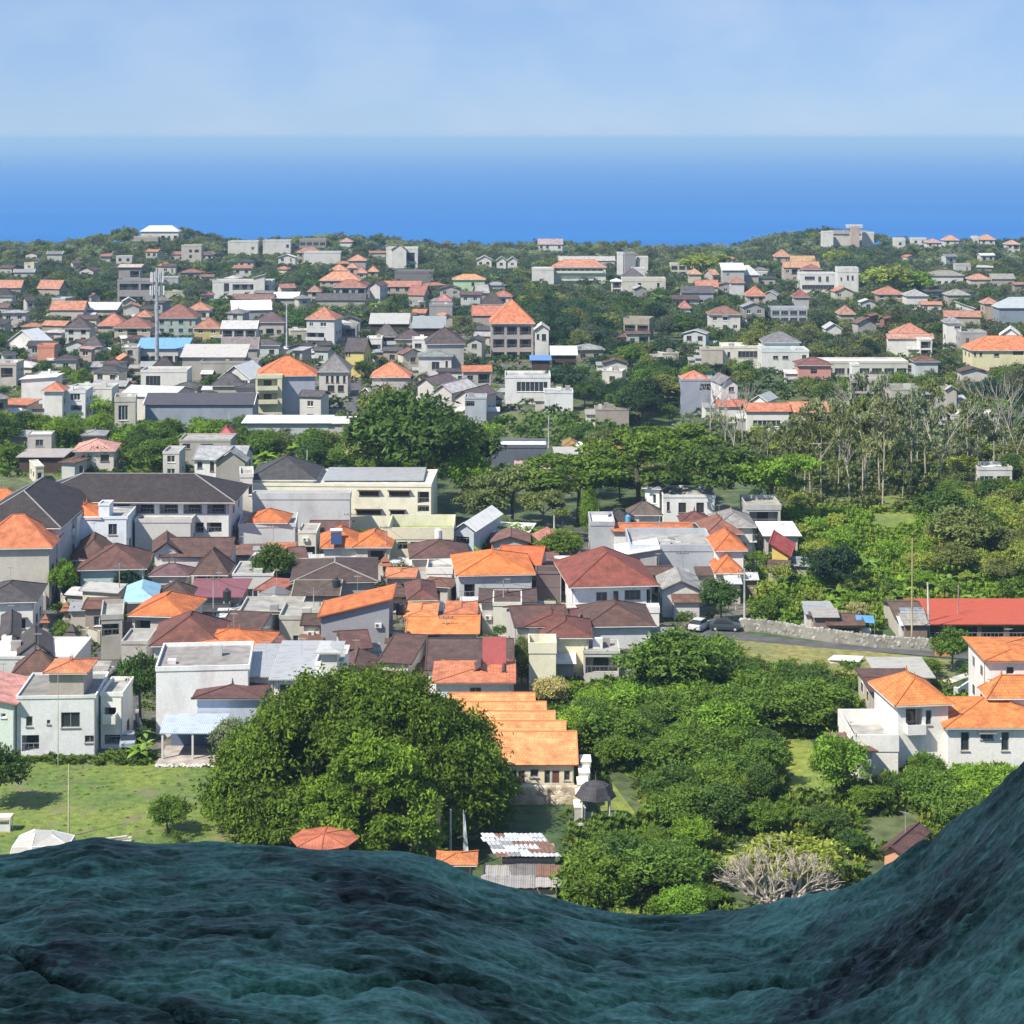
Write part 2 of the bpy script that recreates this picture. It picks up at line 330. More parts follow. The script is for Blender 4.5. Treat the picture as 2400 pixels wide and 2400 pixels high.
def house(label, x0, x1, ye, h, ya, kind, rc, wc, d=None, yaw=0.0, win='a', yv=None, cat='house', into=None, rm='tile', ridge=None, side=True, o=None, name='house', dy=0, fascia=WH, z0=None, tri=None, clutter=True):
    """x0,x1 wall ends; ye eave line; h eave height in metres; ya ridge line; all picture rows are turned into real places on the plain"""
    xm = (x0 + x1) / 2; D = solveD(xm, ye, h) + dy
    wk = .22 if D > 600 else (.10 if D > 330 else 0); lm = sum(rc) / 3; rc = tuple((v * (1 - wk) + lm * wk) * (.86 if D > 600 else 1) for v in rc); wc = tuple(v * (.74 if D > 600 else (.86 if D > 330 else .97)) for v in wc)      # distance haze put into the colours: far roofs greyed, far roofs and walls dimmed
    px = D / F; W = (x1 - x0) * px; ca, sa = math.cos(math.radians(yaw)), abs(math.sin(math.radians(yaw)))
    if d is None: d = min(max(W * .8, 4), 11)
    w = max((W - d * sa) / ca, 1.5)
    xc = (xm - XC) * px; base = gz(xc, D)
    if kind in ('hip', 'gx'): r = CH - base - h - (ya - YH) * (D + d / 2) / F
    elif kind == 'gy': r = CH - base - h - (ya - YH) * D / F
    elif kind == 'sh': r = CH - base - h - (ya - YH) * (D + d) / F
    elif kind in ('sl', 'sr'): r = CH - base - h - (ya - YH) * (D + d * .5) / F
    else: r = .5
    r = max(r, .25); yr = math.radians(yaw)
    if kind == 'gy': r = min(r, w * .42)
    elif kind != 'flat': r = min(r, min(w, d) * .55 + .6)
    if into is None:
        if name == 'house':
            for kw, nm in (('villa', 'villa'), ('shed', 'shed'), ('hall', 'hall'), ('cottage', 'cottage'), ('block', 'block_building'), ('hut', 'hut'), ('pavilion', 'pavilion'), ('tower', 'tower_house'), ('shelter', 'shelter'), ('warehouse', 'warehouse'), ('workshop', 'workshop'), ('hotel', 'hotel'), ('school', 'school')):
                if kw in label: name = nm; cat = nm.replace('_', ' '); break
        root = empty(name, (xc, D, base), label, cat, TOWNG if cat in ('house', 'villa', 'cottage') else None, yr); loc = (0, 0, 0); ry = 0.0
    else:
        root = into; ry = yr - root.rotation_euler.z; dv = Vector((xc, D, base)) - root.location
        c, s_ = math.cos(-root.rotation_euler.z), math.sin(-root.rotation_euler.z); loc = (dv.x * c - dv.y * s_, dv.x * s_ + dv.y * c, dv.z)
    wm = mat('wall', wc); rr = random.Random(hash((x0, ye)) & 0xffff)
    zb = -.5 if z0 is None else z0
    holes = []
    if win == 'a' or (isinstance(win, str) and win != 'n'):
        nst = max(1, int(round(h / 3.1))); sh = h / nst
        for k in range(nst):
            n = max(1, int(w / 3.0)); pat = win if win not in 'a' else rr.choice(['w', 'w', 'wd', 'wo', 'ww', 'wW'])
            for j in range(n):
                c = -w / 2 + w * (j + .5) / n; kd = pat[j % len(pat)]
                if rr.random() < .12 and win == 'a': continue
                if kd in 'wW': hw, a, b = min(.75, w / n * .3), .9, 2.2
                elif kd == 'd': hw, a, b = .45, .1, 2.2
                elif kd == 'g': hw, a, b = w / n * .40, .7, 2.3
                else: hw, a, b = w / n * .42, .15, 2.6
                b = min(b, sh - .3); holes.append((c - hw, k * sh + a, c + hw, k * sh + b, kd))
    elif isinstance(win, (list, tuple)):
        for (a, b, c, e, kd) in win:
            lx0 = ((a - XC) * px - xc) / ca; lx1 = ((c - XC) * px - xc) / ca; z1 = CH - (b - YH) * px - base; zz = CH - (e - YH) * px - base
            lx0, lx1 = max(lx0, -w / 2 + .06), min(lx1, w / 2 - .06); z1 = min(z1, h - .06); zz = max(zz, zb + .05)
            if lx1 - lx0 > .25 and z1 - zz > .25: holes.append((lx0, zz, lx1, z1, kd))
    mb = MB(); xs = sorted({-w / 2, w / 2, *[q[0] for q in holes], *[q[2] for q in holes]}); zs = sorted({zb, h, *[q[1] for q in holes], *[q[3] for q in holes]})
    for i in range(len(xs) - 1):
        for j in range(len(zs) - 1):
            cx, cz = (xs[i] + xs[i + 1]) / 2, (zs[j] + zs[j + 1]) / 2
            if any(q[0] < cx < q[2] and q[1] < cz < q[3] for q in holes): continue
            mb.poly([(xs[i], 0, zs[j]), (xs[i + 1], 0, zs[j]), (xs[i + 1], 0, zs[j + 1]), (xs[i], 0, zs[j + 1])])
    for q in holes:
        if q[4] in 'wWgd':
            t = .2
            mb.poly([(q[0], 0, q[1]), (q[0], t, q[1]), (q[0], t, q[3]), (q[0], 0, q[3])]); mb.poly([(q[2], 0, q[1]), (q[2], 0, q[3]), (q[2], t, q[3]), (q[2], t, q[1])])
            mb.poly([(q[0], 0, q[1]), (q[2], 0, q[1]), (q[2], t, q[1]), (q[0], t, q[1])]); mb.poly([(q[0], 0, q[3]), (q[0], t, q[3]), (q[2], t, q[3]), (q[2], 0, q[3])])
    mb.poly([(w / 2, 0, zb), (w / 2, d, zb), (w / 2, d, h), (w / 2, 0, h)]); mb.poly([(-w / 2, d, zb), (-w / 2, 0, zb), (-w / 2, 0, h), (-w / 2, d, h)])
    mb.poly([(w / 2, d, zb), (-w / 2, d, zb), (-w / 2, d, h), (w / 2, d, h)]); mb.poly([(-w / 2, 0, h - .05), (w / 2, 0, h - .05), (w / 2, d, h - .05), (-w / 2, d, h - .05)])
    if kind == 'gx':
        for sx in (-1, 1): mb.poly([(sx * w / 2, 0, h), (sx * w / 2, d, h), (sx * w / 2, d / 2, h + r * .93)])
    if kind == 'gy': mb.poly([(-w / 2, 0, h), (w / 2, 0, h), (0, 0, h + r * .93)])
    if kind in ('sl', 'sr'):
        sx = 1 if kind == 'sl' else -1
        mb.poly([(-w / 2, 0, h), (w / 2, 0, h), (sx * w / 2, 0, h + r)]); mb.poly([(sx * w / 2, 0, h), (sx * w / 2, d, h), (sx * w / 2, d, h + r), (sx * w / 2, 0, h + r)])
    if kind == 'sh':
        for sx in (-1, 1): mb.poly([(sx * w / 2, 0, h), (sx * w / 2, d, h), (sx * w / 2, d, h + r)])
    if kind == 'flat' : pass
    mb.build('wall', wm, root, loc, ry)
    fr = mat('wall', rr.choice([(.75, .74, .72), (.10, .06, .045), (.25, .24, .23)]))
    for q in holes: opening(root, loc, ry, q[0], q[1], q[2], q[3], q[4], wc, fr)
    if side and h > 2.6:      # a window on each flank
        for sx in (-1, 1):
            X = sx * w / 2
            for k in range(max(1, int(h / 3.1))):
                for yy in ((d * .3, d * .7) if d > 7 else (d * .5,)):
                    zc = k * 3.1 + 1.6
                    if zc + .6 > h: continue
                    f2 = MB().box((min(X, X + sx * .05), yy - .6, zc - .6), (max(X, X + sx * .05), yy + .6, zc + .6)).build('window', fr, root, loc, ry)
                    MB().box((min(X + sx * .052, X + sx * .07), yy - .5, zc - .5), (max(X + sx * .052, X + sx * .07), yy + .5, zc + .5)).build('pane', mat('glass', (.035, .045, .055)), f2)
    if kind == 'flat':
        t = .16; a, b = -w / 2 - .08, w / 2 + .08; y0, y1 = -.08, d + .08; z = h + .003; zt = h + (r if ya is None else max(.3, min(2, CH - base - h - (ya - YH) * px)))
        pp = MB().box((a, y0, z), (b, y0 + t, zt)).box((a, y1 - t, z), (b, y1, zt)).box((a, y0 + t, z), (a + t, y1 - t, zt)).box((b - t, y0 + t, z), (b, y1 - t, zt))
        pp.build('parapet', wm, root, loc, ry)
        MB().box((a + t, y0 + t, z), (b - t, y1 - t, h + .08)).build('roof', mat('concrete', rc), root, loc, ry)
    else:
        o_ = o if o is not None else (.55 if kind in ('hip', 'sh') else .4)
        if kind in ('hip',): MB().box((-w / 2 - o_ + .02, -o_ + .02, h + .003), (w / 2 + o_ - .02, d + o_ - .02, h + .15)).build('fascia', mat('wall', fascia), root, loc, ry)
        rb, rid = roofmb(kind, w, d, h, r, o_)
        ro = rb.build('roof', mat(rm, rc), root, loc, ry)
        sm = ro.modifiers.new('thick', 'SOLIDIFY'); sm.thickness = .12; sm.offset = -1
        if rid and rm == 'tile':
            cap = MB()
            for p, q in rid: cap.bar(p, q, .11)
            if kind == 'hip' and h > 3 and rr.random() < .6:
                for e in rid[0]: cap.bar(e, (e[0], e[1], e[2] + .7), .14, .03)
            cap.build('ridge_cap', mat('wall', ridge or tuple(v * .75 for v in rc)), ro)
        elif rid and fascia and kind in ('gx', 'gy', 'sl', 'sr'):
            cap = MB()
            for p, q in (rid[1:] if kind in ('gx', 'gy') else rid): cap.bar(p, q, .09)
            cap.build('roof_edge', mat('wall', fascia), ro)
    if into is None and clutter and (1250 < ye < 1590 or 700 < ye < 1010):
        for q in range(rr.choice([0, 1, 1, 2, 2])):
            cw, chh, cd = rr.uniform(1.6, 3.6), rr.uniform(2.1, 2.9), rr.uniform(1.6, 3.4); cx = rr.choice([-1, 1]) * (w / 2 + cw / 2 + .05) if rr.random() < .6 else rr.uniform(-w / 2 + cw / 2, w / 2 - cw / 2); cy = rr.uniform(0, d * .5) if abs(cx) > w / 2 else -cd - .05
            if abs(cx) <= w / 2 and win != 'n': continue
            MB().box((cx - cw / 2, cy, -.4), (cx + cw / 2, cy + cd, chh)).build('lean_to', mat('wall', rr.choice([(.5, .47, .42), (.35, .34, .33), (.6, .6, .58), (.24, .18, .15)])), root, loc, ry)
            lr = MB().poly([(cx - cw / 2 - .3, cy - .4, chh + .02), (cx + cw / 2 + .3, cy - .4, chh + .02), (cx + cw / 2 + .3, cy + cd, chh + .7), (cx - cw / 2 - .3, cy + cd, chh + .7)]).build('lean_to_roof', mat(rr.choice(['metal', 'tile']), rr.choice([(.5, .5, .5), (.32, .30, .28), (.62, .62, .62), (.10, .06, .05), (.28, .30, .33), (.16, .08, .06)])), root, loc, ry)
            sm = lr.modifiers.new('s', 'SOLIDIFY'); sm.thickness = .07
        if kind == 'flat' and w > 4 and d > 4:
            for q in range(rr.randint(1, 3)):
                cx, cy = rr.uniform(-w / 2 + 1, w / 2 - 1), rr.uniform(1, d - 1); MB().box((cx - rr.uniform(.3, .8), cy - .4, h + .085), (cx + rr.uniform(.3, .8), cy + .4, h + rr.uniform(.5, 1.3))).build('roof_box', mat('wall', rr.choice([(.5, .5, .48), (.7, .7, .7), (.3, .28, .27)])), root, loc, ry)
    if D < 330 and h > 2.5 and side:
        MB().box((w / 2 - .16, -.09, 0), (w / 2 - .07, -.004, h - .1)).build('drainpipe', mat('wall', (.45, .45, .44)), root, loc, ry)
        if rr.random() < .6: MB().box((-w / 2 - .09, d * .15, .2), (-w / 2 - .004, d * .15 + .1, h - .1)).build('drainpipe', mat('wall', (.30, .29, .28)), root, loc, ry)
        for q in range(rr.choice([0, 0, 0, 1])):
            cx = rr.uniform(-w / 2 + .7, w / 2 - .7); cz = rr.choice([2.3, h - .9])
            if any(q_[0] - .6 < cx < q_[2] + .6 and q_[1] - .4 < cz < q_[3] + .4 for q_ in holes): continue
            ac = MB().box((cx - .42, -.36, cz - .28), (cx + .42, -.05, cz + .28)).box((cx - .35, -.05, cz - .34), (cx - .3, -.004, cz - .28)).build('air_conditioner', mat('wall', (.66, .66, .64)), root, loc, ry)
            MB().bar((cx - .12, -.365, cz), (cx - .12, -.375, cz), .21, n=10).build('fan_grille', mat('wall', (.12, .12, .12)), ac)
        if rr.random() < .45 and kind != 'flat':
            an = MB().bar((0, d / 2, h + r), (0, d / 2, h + r + 2.2), .025, n=4)
            for q in range(4): an.bar((-.5 + .06 * q, d / 2 - .2 + .12 * q, h + r + 2.1 - .06 * q), (.5 - .06 * q, d / 2 - .2 + .12 * q, h + r + 2.1 - .06 * q), .015, n=3)
            an.build('aerial', mat('concrete', (.4, .4, .4)), root, loc, ry)
    top = min(ya if ya else ye, ye); yb = yv if yv else min(ye + h * .75 / px, ye + 70)
    KEEP.append((x0 - 4, top, x1 + 4, yb, D)); FOOT.append((xc, D + d / 2, w / 2 + 1, d / 2 + 1.0))
    return root
# ------------------------------------------------------------------ the houses, nearest rows first
h_ = house
# --- front row
a = h_('white weathered two storey house with one broad dark window at the field edge', 35, 228, 1637, 6.0, 1630, 'flat', (.25, .24, .22), (.74, .75, .76), d=9, yaw=3,
       win=[(62, 1678, 77, 1702, 'w'), (110, 1687, 118, 1697, 'w'), (143, 1670, 187, 1706, 'w'), (198, 1725, 224, 1742, 'w'), (52, 1722, 92, 1760, 'o')], yv=1755)
h_('', 115, 196, 1596, 8.4, 1551, 'hip', (.62, .22, .10), (.42, .38, .33), d=4.5, win='n', into=a, side=False, dy=3)
h_('white two storey annex with a curved balcony beside the lower street', 236, 287, 1632, 5.6, 1622, 'flat', CC, WH, d=6, win=[(245, 1658, 272, 1688, 'b'), (245, 1722, 282, 1745, 'o')], yv=1740)
h_('pale green house cut off by the left edge with a salmon roof', -70, 34, 1652, 5.5, 1600, 'sr', SAL, (.66, .74, .68), d=9, win=[(2, 1672, 14, 1682, 'w')], yv=1750)
h_('brown tiled hip roofed house behind the white weathered house', 32, 135, 1583, 4.2, 1527, 'hip', (.12, .06, .045), BE, yaw=6, yv=1600)
a = h_('large blank white box house with a flat grey roof terrace', 358, 592, 1571, 7.2, 1560, 'flat', (.27, .25, .24), (.84, .84, .83), d=10, yaw=5, win='n', yv=1655)
h_('pale blue walled house with a brown hip roof in front of the white box', 462, 607, 1637, 5.0, 1603, 'hip', (.12, .055, .05), (.50, .56, .66), d=8, win=[(496, 1672, 519, 1690, 'w')], yv=1720)
h_('grey metal roofed house with pale pink walls behind the big round tree', 577, 640, 1586, 6.0, 1521, 'sh', (.36, .37, .39), (.72, .66, .63), d=12, rm='metal', yv=1640)
h_('wide corrugated grey roofed house with cream walls behind the big round tree', 642, 745, 1593, 6.0, 1507, 'sh', (.38, .39, .41), (.76, .71, .67), d=12, rm='metal', win=[(655, 1604, 700, 1632, 'w')], yv=1640)
a = h_('small white turret house with a tin roofed rooftop pavilion', 740, 806, 1560, 7.0, 1550, 'flat', LG, WH, d=7, win=[(752, 1568, 792, 1582, 'w')], yv=1590)
h_('', 752, 790, 1536, 9.0, 1512, 'hip', (.45, .46, .46), (.72, .70, .66), d=4, win='n', into=a, side=False, rm='metal', dy=1)
h_('low white walled house with a faded orange hip roof above the stepped terrace', 1022, 1198, 1600, 4.6, 1572, 'hip', (.58, .20, .10), (.66, .70, .70), d=9, win=[(1101, 1611, 1128, 1628, 'w')], yv=1622)
a = h_('dark brown roofed house with white gables and a red cloth hung on its roof', 1005, 1196, 1572, 4.0, 1500, 'gx', (.10, .06, .055), WH, d=11, yv=1575, win='n')
h_('', 1092, 1160, 1576, 3.9, 1540, 'gy', (.10, .06, .055), WH, d=3, win='n', into=a, side=False, dy=-3)
h_('', 1158, 1204, 1576, 3.9, 1541, 'gy', (.10, .06, .055), WH, d=3, win='n', into=a, side=False, dy=-3)
MB().box((1.5, -.6, 3.2), (4.2, -.5, 8.0)).build('cloth', mat('wall', (.50, .14, .14)), a)
# stepped orange terrace
def stepped():
    rows = [(0, 0, 0, 0), (1090, 1323, 1730, 1693), (1080, 1298, 1706, 1670), (1070, 1277, 1683, 1648), (1060, 1251, 1661, 1627)]
    root = h_('terrace of five stepped rooms under pale orange gable roofs beside the big round tree', 1110, 1345, 1793, 3.2, 1718, 'gx', PEACH, (.78, .70, .50), d=10, win=[(1196, 1805, 1211, 1838, 'w'), (1213, 1804, 1232, 1846, 'd'), (1243, 1803, 1262, 1822, 'w'), (1276, 1805, 1290, 1838, 'w'), (1292, 1804, 1313, 1846, 'd'), (1322, 1806, 1336, 1830, 'w')], yv=1850, fascia=(.9, .82, .7))
    for k, (xa, xb, ye, ya) in enumerate(rows):
        if k: h_('', xa, xb - 6, ye, 3.9, ya, 'gx', PEACH, (.80, .74, .60), d=3.4, win='n', into=root, side=False, fascia=(.9, .82, .7))
    s = MB()
    r2 = random.Random(3)
    return root
ST = stepped()
h_('brown gable roofed shed behind the dark edge at the right', 2050, 2135, 2000, 3.4, 1965, 'gy', (.13, .06, .05), (.60, .30, .18), d=6, yaw=-32, clutter=False, win='n', yv=1990)
# --- white villa right
a = h_('white villa with orange hip roofs and a square balcony on a grey base', 2222, 2480, 1706, 4.4, 1637, 'hip', (.64, .21, .06), WH, d=10, win=[(2252, 1716, 2272, 1760, 'w'), (2347, 1716, 2365, 1760, 'w'), (2298, 1720, 2328, 1733, 'W')], yv=1765)
h_('', 2092, 2235, 1646, 6.4, 1585, 'hip', (.64, .21, .06), WH, d=8, yaw=7, win=[(2122, 1660, 2162, 1712, 'b'), (2170, 1665, 2184, 1700, 'w')], into=a, side=False, dy=-1)
h_('', 2000, 2105, 1740, 2.6, 1722, 'flat', LG, WH, d=9, win='n', into=a, side=False, dy=-3)
h_('', 2225, 2480, 1768, .6, 1765, 'flat', LG, (.48, .46, .43), d=2, win='n', into=a, side=False, dy=-2)
a = h_('white three storey tower house with two tiers of orange roof at the right edge', 2316, 2460, 1549, 9.5, 1518, 'hip', (.64, .21, .06), WH, d=9, win=[(2358, 1562, 2378, 1582, 'w')], yv=1630)
h_('', 2322, 2470, 1617, 6.2, 1586, 'hip', (.64, .21, .06), WH, d=3, win='n', into=a, side=False, dy=-3.2)
h_('small grey walled yard house with a tiny brown roof below the white villa', 1998, 2060, 1765, 3.0, 1738, 'sr', (.22, .11, .09), (.52, .50, .48), d=6, yaw=20, win='n', yv=1790)
h_('long dark brown open shed behind the villa trees', 2045, 2150, 1622, 2.8, 1592, 'gx', (.12, .06, .05), BE, d=9, win='n', yv=1618)
h_('low roof of rusty pale metal sheets on the verge', 2066, 2180, 1588, 2.6, 1568, 'sh', (.42, .40, .36), BE, d=7, win='n', rm='metal', yv=1588)
# --- lane houses on the left
h_('cream house with dark gabled roof and three tall windows at the left edge', -60, 62, 1314, 6.0, 1252, 'gx', DK, CR, d=10, yaw=8, win=[(8, 1325, 17, 1350, 'w'), (23, 1325, 31, 1350, 'w'), (37, 1325, 45, 1350, 'w')], yv=1362)
h_('dark tiled lower house with a white slab at the left edge', -60, 86, 1412, 4.4, 1366, 'hip', (.07, .06, .065), WH, d=9, yaw=6, yv=1430)
a = h_('white house with three overlapping dark gables beside the lane', -20, 70, 1500, 4.4, 1445, 'gy', (.07, .06, .06), (.66, .64, .62), d=12, yaw=14, yv=1530)
h_('', 30, 135, 1515, 4.2, 1462, 'gy', (.07, .06, .06), (.66, .64, .62), d=8, yaw=14, win='n', into=a, side=False, dy=-4)
h_('flat white roofed house with clutter on the roof by the lane', -60, 175, 1545, 4.0, 1538, 'flat', WH, (.62, .62, .62), d=9, win='a', yv=1560)
# --- middle band
h_('light blue tarp roofed house', 288, 372, 1412, 5.0, 1371, 'hip', (.30, .52, .66), (.48, .46, .42), d=9, yaw=8, rm='metal', win='n', yv=1400)
h_('bright orange hip roofed house below the light blue roof', 300, 440, 1445, 5.2, 1394, 'hip', OR, (.60, .58, .53), d=9, yaw=-6, win=[(315, 1455, 352, 1490, 'o'), (375, 1455, 420, 1480, 'w')], yv=1495)
a = h_('large red brown hip roofed house with white walls over the roof terrace', 355, 520, 1513, 5.6, 1441, 'hip', RB, WH, d=10, yaw=4, win=[(385, 1522, 420, 1545, 'o'), (460, 1522, 500, 1545, 'w')], yv=1545)
h_('bright orange long roofed house joined to the red brown hip roof', 442, 622, 1520, 5.5, 1478, 'hip', OR, BE, d=7, yaw=-5, yv=1535)
h_('grey stone walled workshop with dark opening by the lane hedge', 225, 300, 1452, 5.0, 1440, 'flat', CC, (.44, .42, .38), d=8, yaw=10, win=[(240, 1462, 278, 1490, 'o'), (283, 1470, 296, 1500, 'w')], yv=1510)
h_('small grey concrete house under the red brown roof by the lane', 285, 345, 1510, 4.2, 1502, 'flat', CC, (.46, .44, .41), d=6, win='w', yv=1550)
h_('plum coloured metal roofed house', 442, 560, 1400, 4.0, 1367, 'sh', (.24, .085, .10), (.48, .45, .43), d=9, win='o', rm='metal', yv=1430)
h_('small dark roofed building between the blue and plum roofs', 375, 440, 1398, 4.2, 1364, 'hip', BR, BE, yv=1410)
a = h_('brown gabled house with a porch pavilion and a white gable wall', 352, 430, 1296, 5.2, 1246, 'gy', (.11, .058, .05), (.74, .70, .66), d=8, yaw=10, win='n', yv=1300)
h_('', 380, 535, 1310, 4.6, 1262, 'gx', (.11, .058, .05), (.62, .57, .55), d=8, win='n', into=a, side=False, dy=1)
h_('', 455, 528, 1330, 4.2, 1285, 'hip', (.11, .06, .05), (.62, .58, .52), d=6, win=[(462, 1335, 520, 1362, 'o')], into=a, side=False, dy=-5)
h_('purplish low roof beside the brown porch pavilion', 357, 438, 1350, 3.6, 1323, 'hip', (.15, .08, .09), (.50, .47, .44), yv=1365)
h_('brown hip roofed house with pale teal walls behind the lane trees', 182, 345, 1335, 4.2, 1277, 'hip', (.13, .06, .05), (.50, .62, .60), d=10, yaw=6, yv=1362)
h_('brown hip roofed house with curved ridge left of the teal walled house', 165, 270, 1312, 4.6, 1258, 'hip', (.11, .055, .045), (.55, .58, .55), d=10, yaw=10, yv=1330)
h_('bluish white four storey building block with an orange hip roof', 140, 232, 1216, 8.6, 1183, 'hip', OR, (.74, .79, .84), d=8, win='n', yv=1210)
a = h_('bluish white apartment block with a balcony column and one arched window', 176, 300, 1217, 8.6, 1210, 'flat', LG, (.74, .80, .86), d=8, yaw=2, win=[(254, 1228, 274, 1254, 'w')], yv=1280)
h_('', 123, 180, 1222, 8.4, 1212, 'flat', LG, (.66, .68, .68), d=5, win=[(131, 1232, 174, 1250, 'b'), (134, 1275, 174, 1300, 'o')], into=a, side=False, dy=-2)
h_('', 231, 256, 1188, 10.5, 1184, 'flat', LG, (.78, .82, .86), d=3, win='n', into=a, side=False, dy=1)
h_('plain grey white box building in front of the long black roofed block', 316, 448, 1225, 7.2, 1216, 'flat', LG, (.60, .58, .56), d=8, win='n', yv=1262)
h_('big orange hip roofed house left of the bluish white block', -60, 120, 1286, 8.0, 1208, 'hip', (.55, .17, .07), (.56, .52, .46), d=8.5, clutter=False, yaw=4, win='n', yv=1296)
h_('small orange roof peeping out at the left edge above the black roof', -40, 40, 1176, 5, 1147, 'hip', OR, CR, yv=1180)
# long black roof
a = h_('long block with a huge black tiled roof and rows of balconies', 70, 540, 1176, 9.6, 1112, 'hip', (.040, .030, .031), (.72, .72, .71), d=13, yaw=-1,
       win=[(262 + 56 * k, 1182, 306 + 56 * k, 1204, 'o') for k in range(5)] + [(295, 1224, 312, 1240, 'w')] + [(452, 1224, 478, 1248, 'o'), (485, 1224, 520, 1248, 'o')], yv=1255, ridge=(.30, .30, .30), o=1.1)
h_('', -77, 136, 1232, 9.6, 1137, 'hip', (.040, .030, .032), (.62, .62, .60), d=24, yaw=0, win='n', into=a, side=False, dy=-2, ridge=(.30, .30, .30))
# cream school
a = h_('long cream school block with a black hip roof at its left end', 572, 1014, 1140, 8.6, 1133, 'flat', (.62, .60, .55), (.83, .79, .62), d=14, yaw=-2,
       win=[(842, 1151, 888, 1161, 'W'), (912, 1151, 960, 1161, 'W'), (835, 1195, 893, 1204, 'W'), (915, 1196, 948, 1204, 'W'), (979, 1151, 1006, 1178, 'o'), (979, 1183, 1006, 1198, 'o'), (628, 1150, 685, 1155, 'w'), (702, 1150, 756, 1155, 'w'), (782, 1150, 815, 1155, 'w')], yv=1230, side=False)
h_('', 588, 736, 1128, 9.2, 1070, 'hip', (.060, .055, .062), (.83, .80, .66), d=12, win='n', into=a, side=False, dy=1)
h_('', 765, 985, 1131, 8.9, 1109, 'sh', (.36, .37, .39), (.70, .68, .6), d=10, win='n', into=a, side=False, dy=2, rm='metal')
h_('', 592, 820, 1160, 7.4, 1155, 'flat', LG, (.56, .57, .58), d=2.4, win='n', into=a, side=False, dy=-4)
h_('tall narrow cream tower house with a dark slanting window left of the school', 556, 600, 1119, 10.5, 1110, 'flat', LG, (.74, .71, .64), d=7, yaw=8, win=[(560, 1128, 568, 1200, 'w'), (582, 1135, 598, 1160, 'w')], yv=1215)
h_('small orange hip roof on a light grey box in front of the school', 585, 668, 1226, 6.0, 1194, 'hip', OR, (.70, .70, .69), d=6, win='n', yv=1225)
h_('light grey blank box house under the small orange roof before the school', 555, 697, 1236, 5.4, 1227, 'flat', LG, (.58, .59, .60), d=9, yaw=4, win='n', yv=1280)
h_('white and beige gate house beside the grey box with dark opening', 700, 742, 1250, 4.6, 1244, 'flat', LG, (.66, .63, .56), d=6, win='o', yv=1275)
h_('small brown ridge roofs behind the orange house with the solar panel', 728, 815, 1245, 3.8, 1222, 'gx', (.13, .07, .06), BE, d=7, win='n', yv=1246)
a = h_('white house with an orange hip roof carrying a solar water heater', 752, 850, 1284, 4.6, 1240, 'hip', OR, WH, d=9, yaw=5, win='n', yv=1325)
h_('', 835, 912, 1280, 4.8, 1246, 'hip', OR, (.62, .60, .55), d=8, win=[(862, 1290, 902, 1328, 'o')], into=a, side=False, dy=-1)
MB().poly([(-1.6, -.9, 5.3), (.0, -.9, 5.3), (.0, .9, 6.7), (-1.6, .9, 6.7)]).build('solar_panel', mat('glass', (.03, .05, .12)), a)
mbx = MB(); mbx.bar((-1.7, 1.0, 7.0), (.1, 1.0, 7.0), .28, n=10); mbx.build('water_heater_tank', mat('wall', WH), a)
h_('cream building with a mossy green roof terrace', 910, 1062, 1264, 5.0, 1236, 'flat', (.28, .33, .14), (.68, .66, .50), d=10, win=[(932, 1270, 955, 1288, 'o'), (962, 1270, 982, 1290, 'w')], yv=1290)
h_('white metal gable roofed hall with a grey blue front', 1036, 1142, 1246, 5.4, 1213, 'gy', WH, (.48, .53, .60), d=14, yaw=-16, rm='metal', win=[(1068, 1258, 1100, 1275, 'o')], yv=1272)
h_('long white metal roof trailing right of the grey blue hall', 1130, 1240, 1252, 3.4, 1232, 'sh', WH, GW, d=7, yaw=-10, rm='metal', win='n', yv=1250)
h_('brown hip roofed house right of the mossy roof', 962, 1100, 1309, 4.2, 1268, 'hip', (.12, .06, .05), (.52, .50, .47), d=9, yaw=5, yv=1318)
h_('low cream and white sheds left of the orange roofed grey house', 1000, 1060, 1345, 3.4, 1330, 'flat', LG, WH, d=6, win='o', yv=1360)
a = h_('big grey rendered house with a bright orange hip roof and no windows on its front', 1068, 1256, 1348, 5.8, 1294, 'hip', (.72, .20, .05), (.52, .54, .55), d=12, yaw=5, win=[(1088, 1368, 1113, 1400, 'o'), (1244, 1354, 1254, 1362, 'w')], yv=1415)
h_('deep orange roof behind the bright orange hip roof', 1160, 1272, 1325, 4.8, 1282, 'gx', (.60, .14, .05), BE, d=9, yaw=-8, win='n', yv=1318)
h_('plum brown blank wall with sloped top between the grey house and the red roofed villa', 1257, 1316, 1345, 5.0, 1340, 'flat', BR, (.20, .15, .15), d=4, win='n', yv=1395)
a = h_('white villa under a large red brown hip roof with two dark windows', 1335, 1540, 1373, 5.4, 1290, 'hip', (.235, .065, .045), (.82, .82, .83), d=14, yaw=6, win=[(1397, 1387, 1423, 1407, 'w'), (1437, 1385, 1450, 1418, 'w'), (1464, 1384, 1502, 1407, 'w'), (1516, 1383, 1541, 1424, 'o')], yv=1425, o=1.0)
h_('', 1318, 1545, 1428, 2.6, 1422, 'flat', LG, WH, d=2, win='n', into=a, side=False, dy=-2)
h_('grey blank warehouse wall with a slanted bright white roof', 1478, 1672, 1292, 5.0, 1276, 'flat', LG, (.44, .48, .53), d=12, win='n', yv=1350)
h_('bright white tilted metal roof in front of the grey warehouse', 1452, 1540, 1304, 4.6, 1276, 'sl', (.9, .9, .9), GW, d=7, rm='metal', win='n', yv=1302)
h_('white gabled shed with a dark slot below the grey warehouse', 1553, 1640, 1385, 3.6, 1362, 'gy', LG, (.66, .66, .65), d=8, win='n', yv=1410)
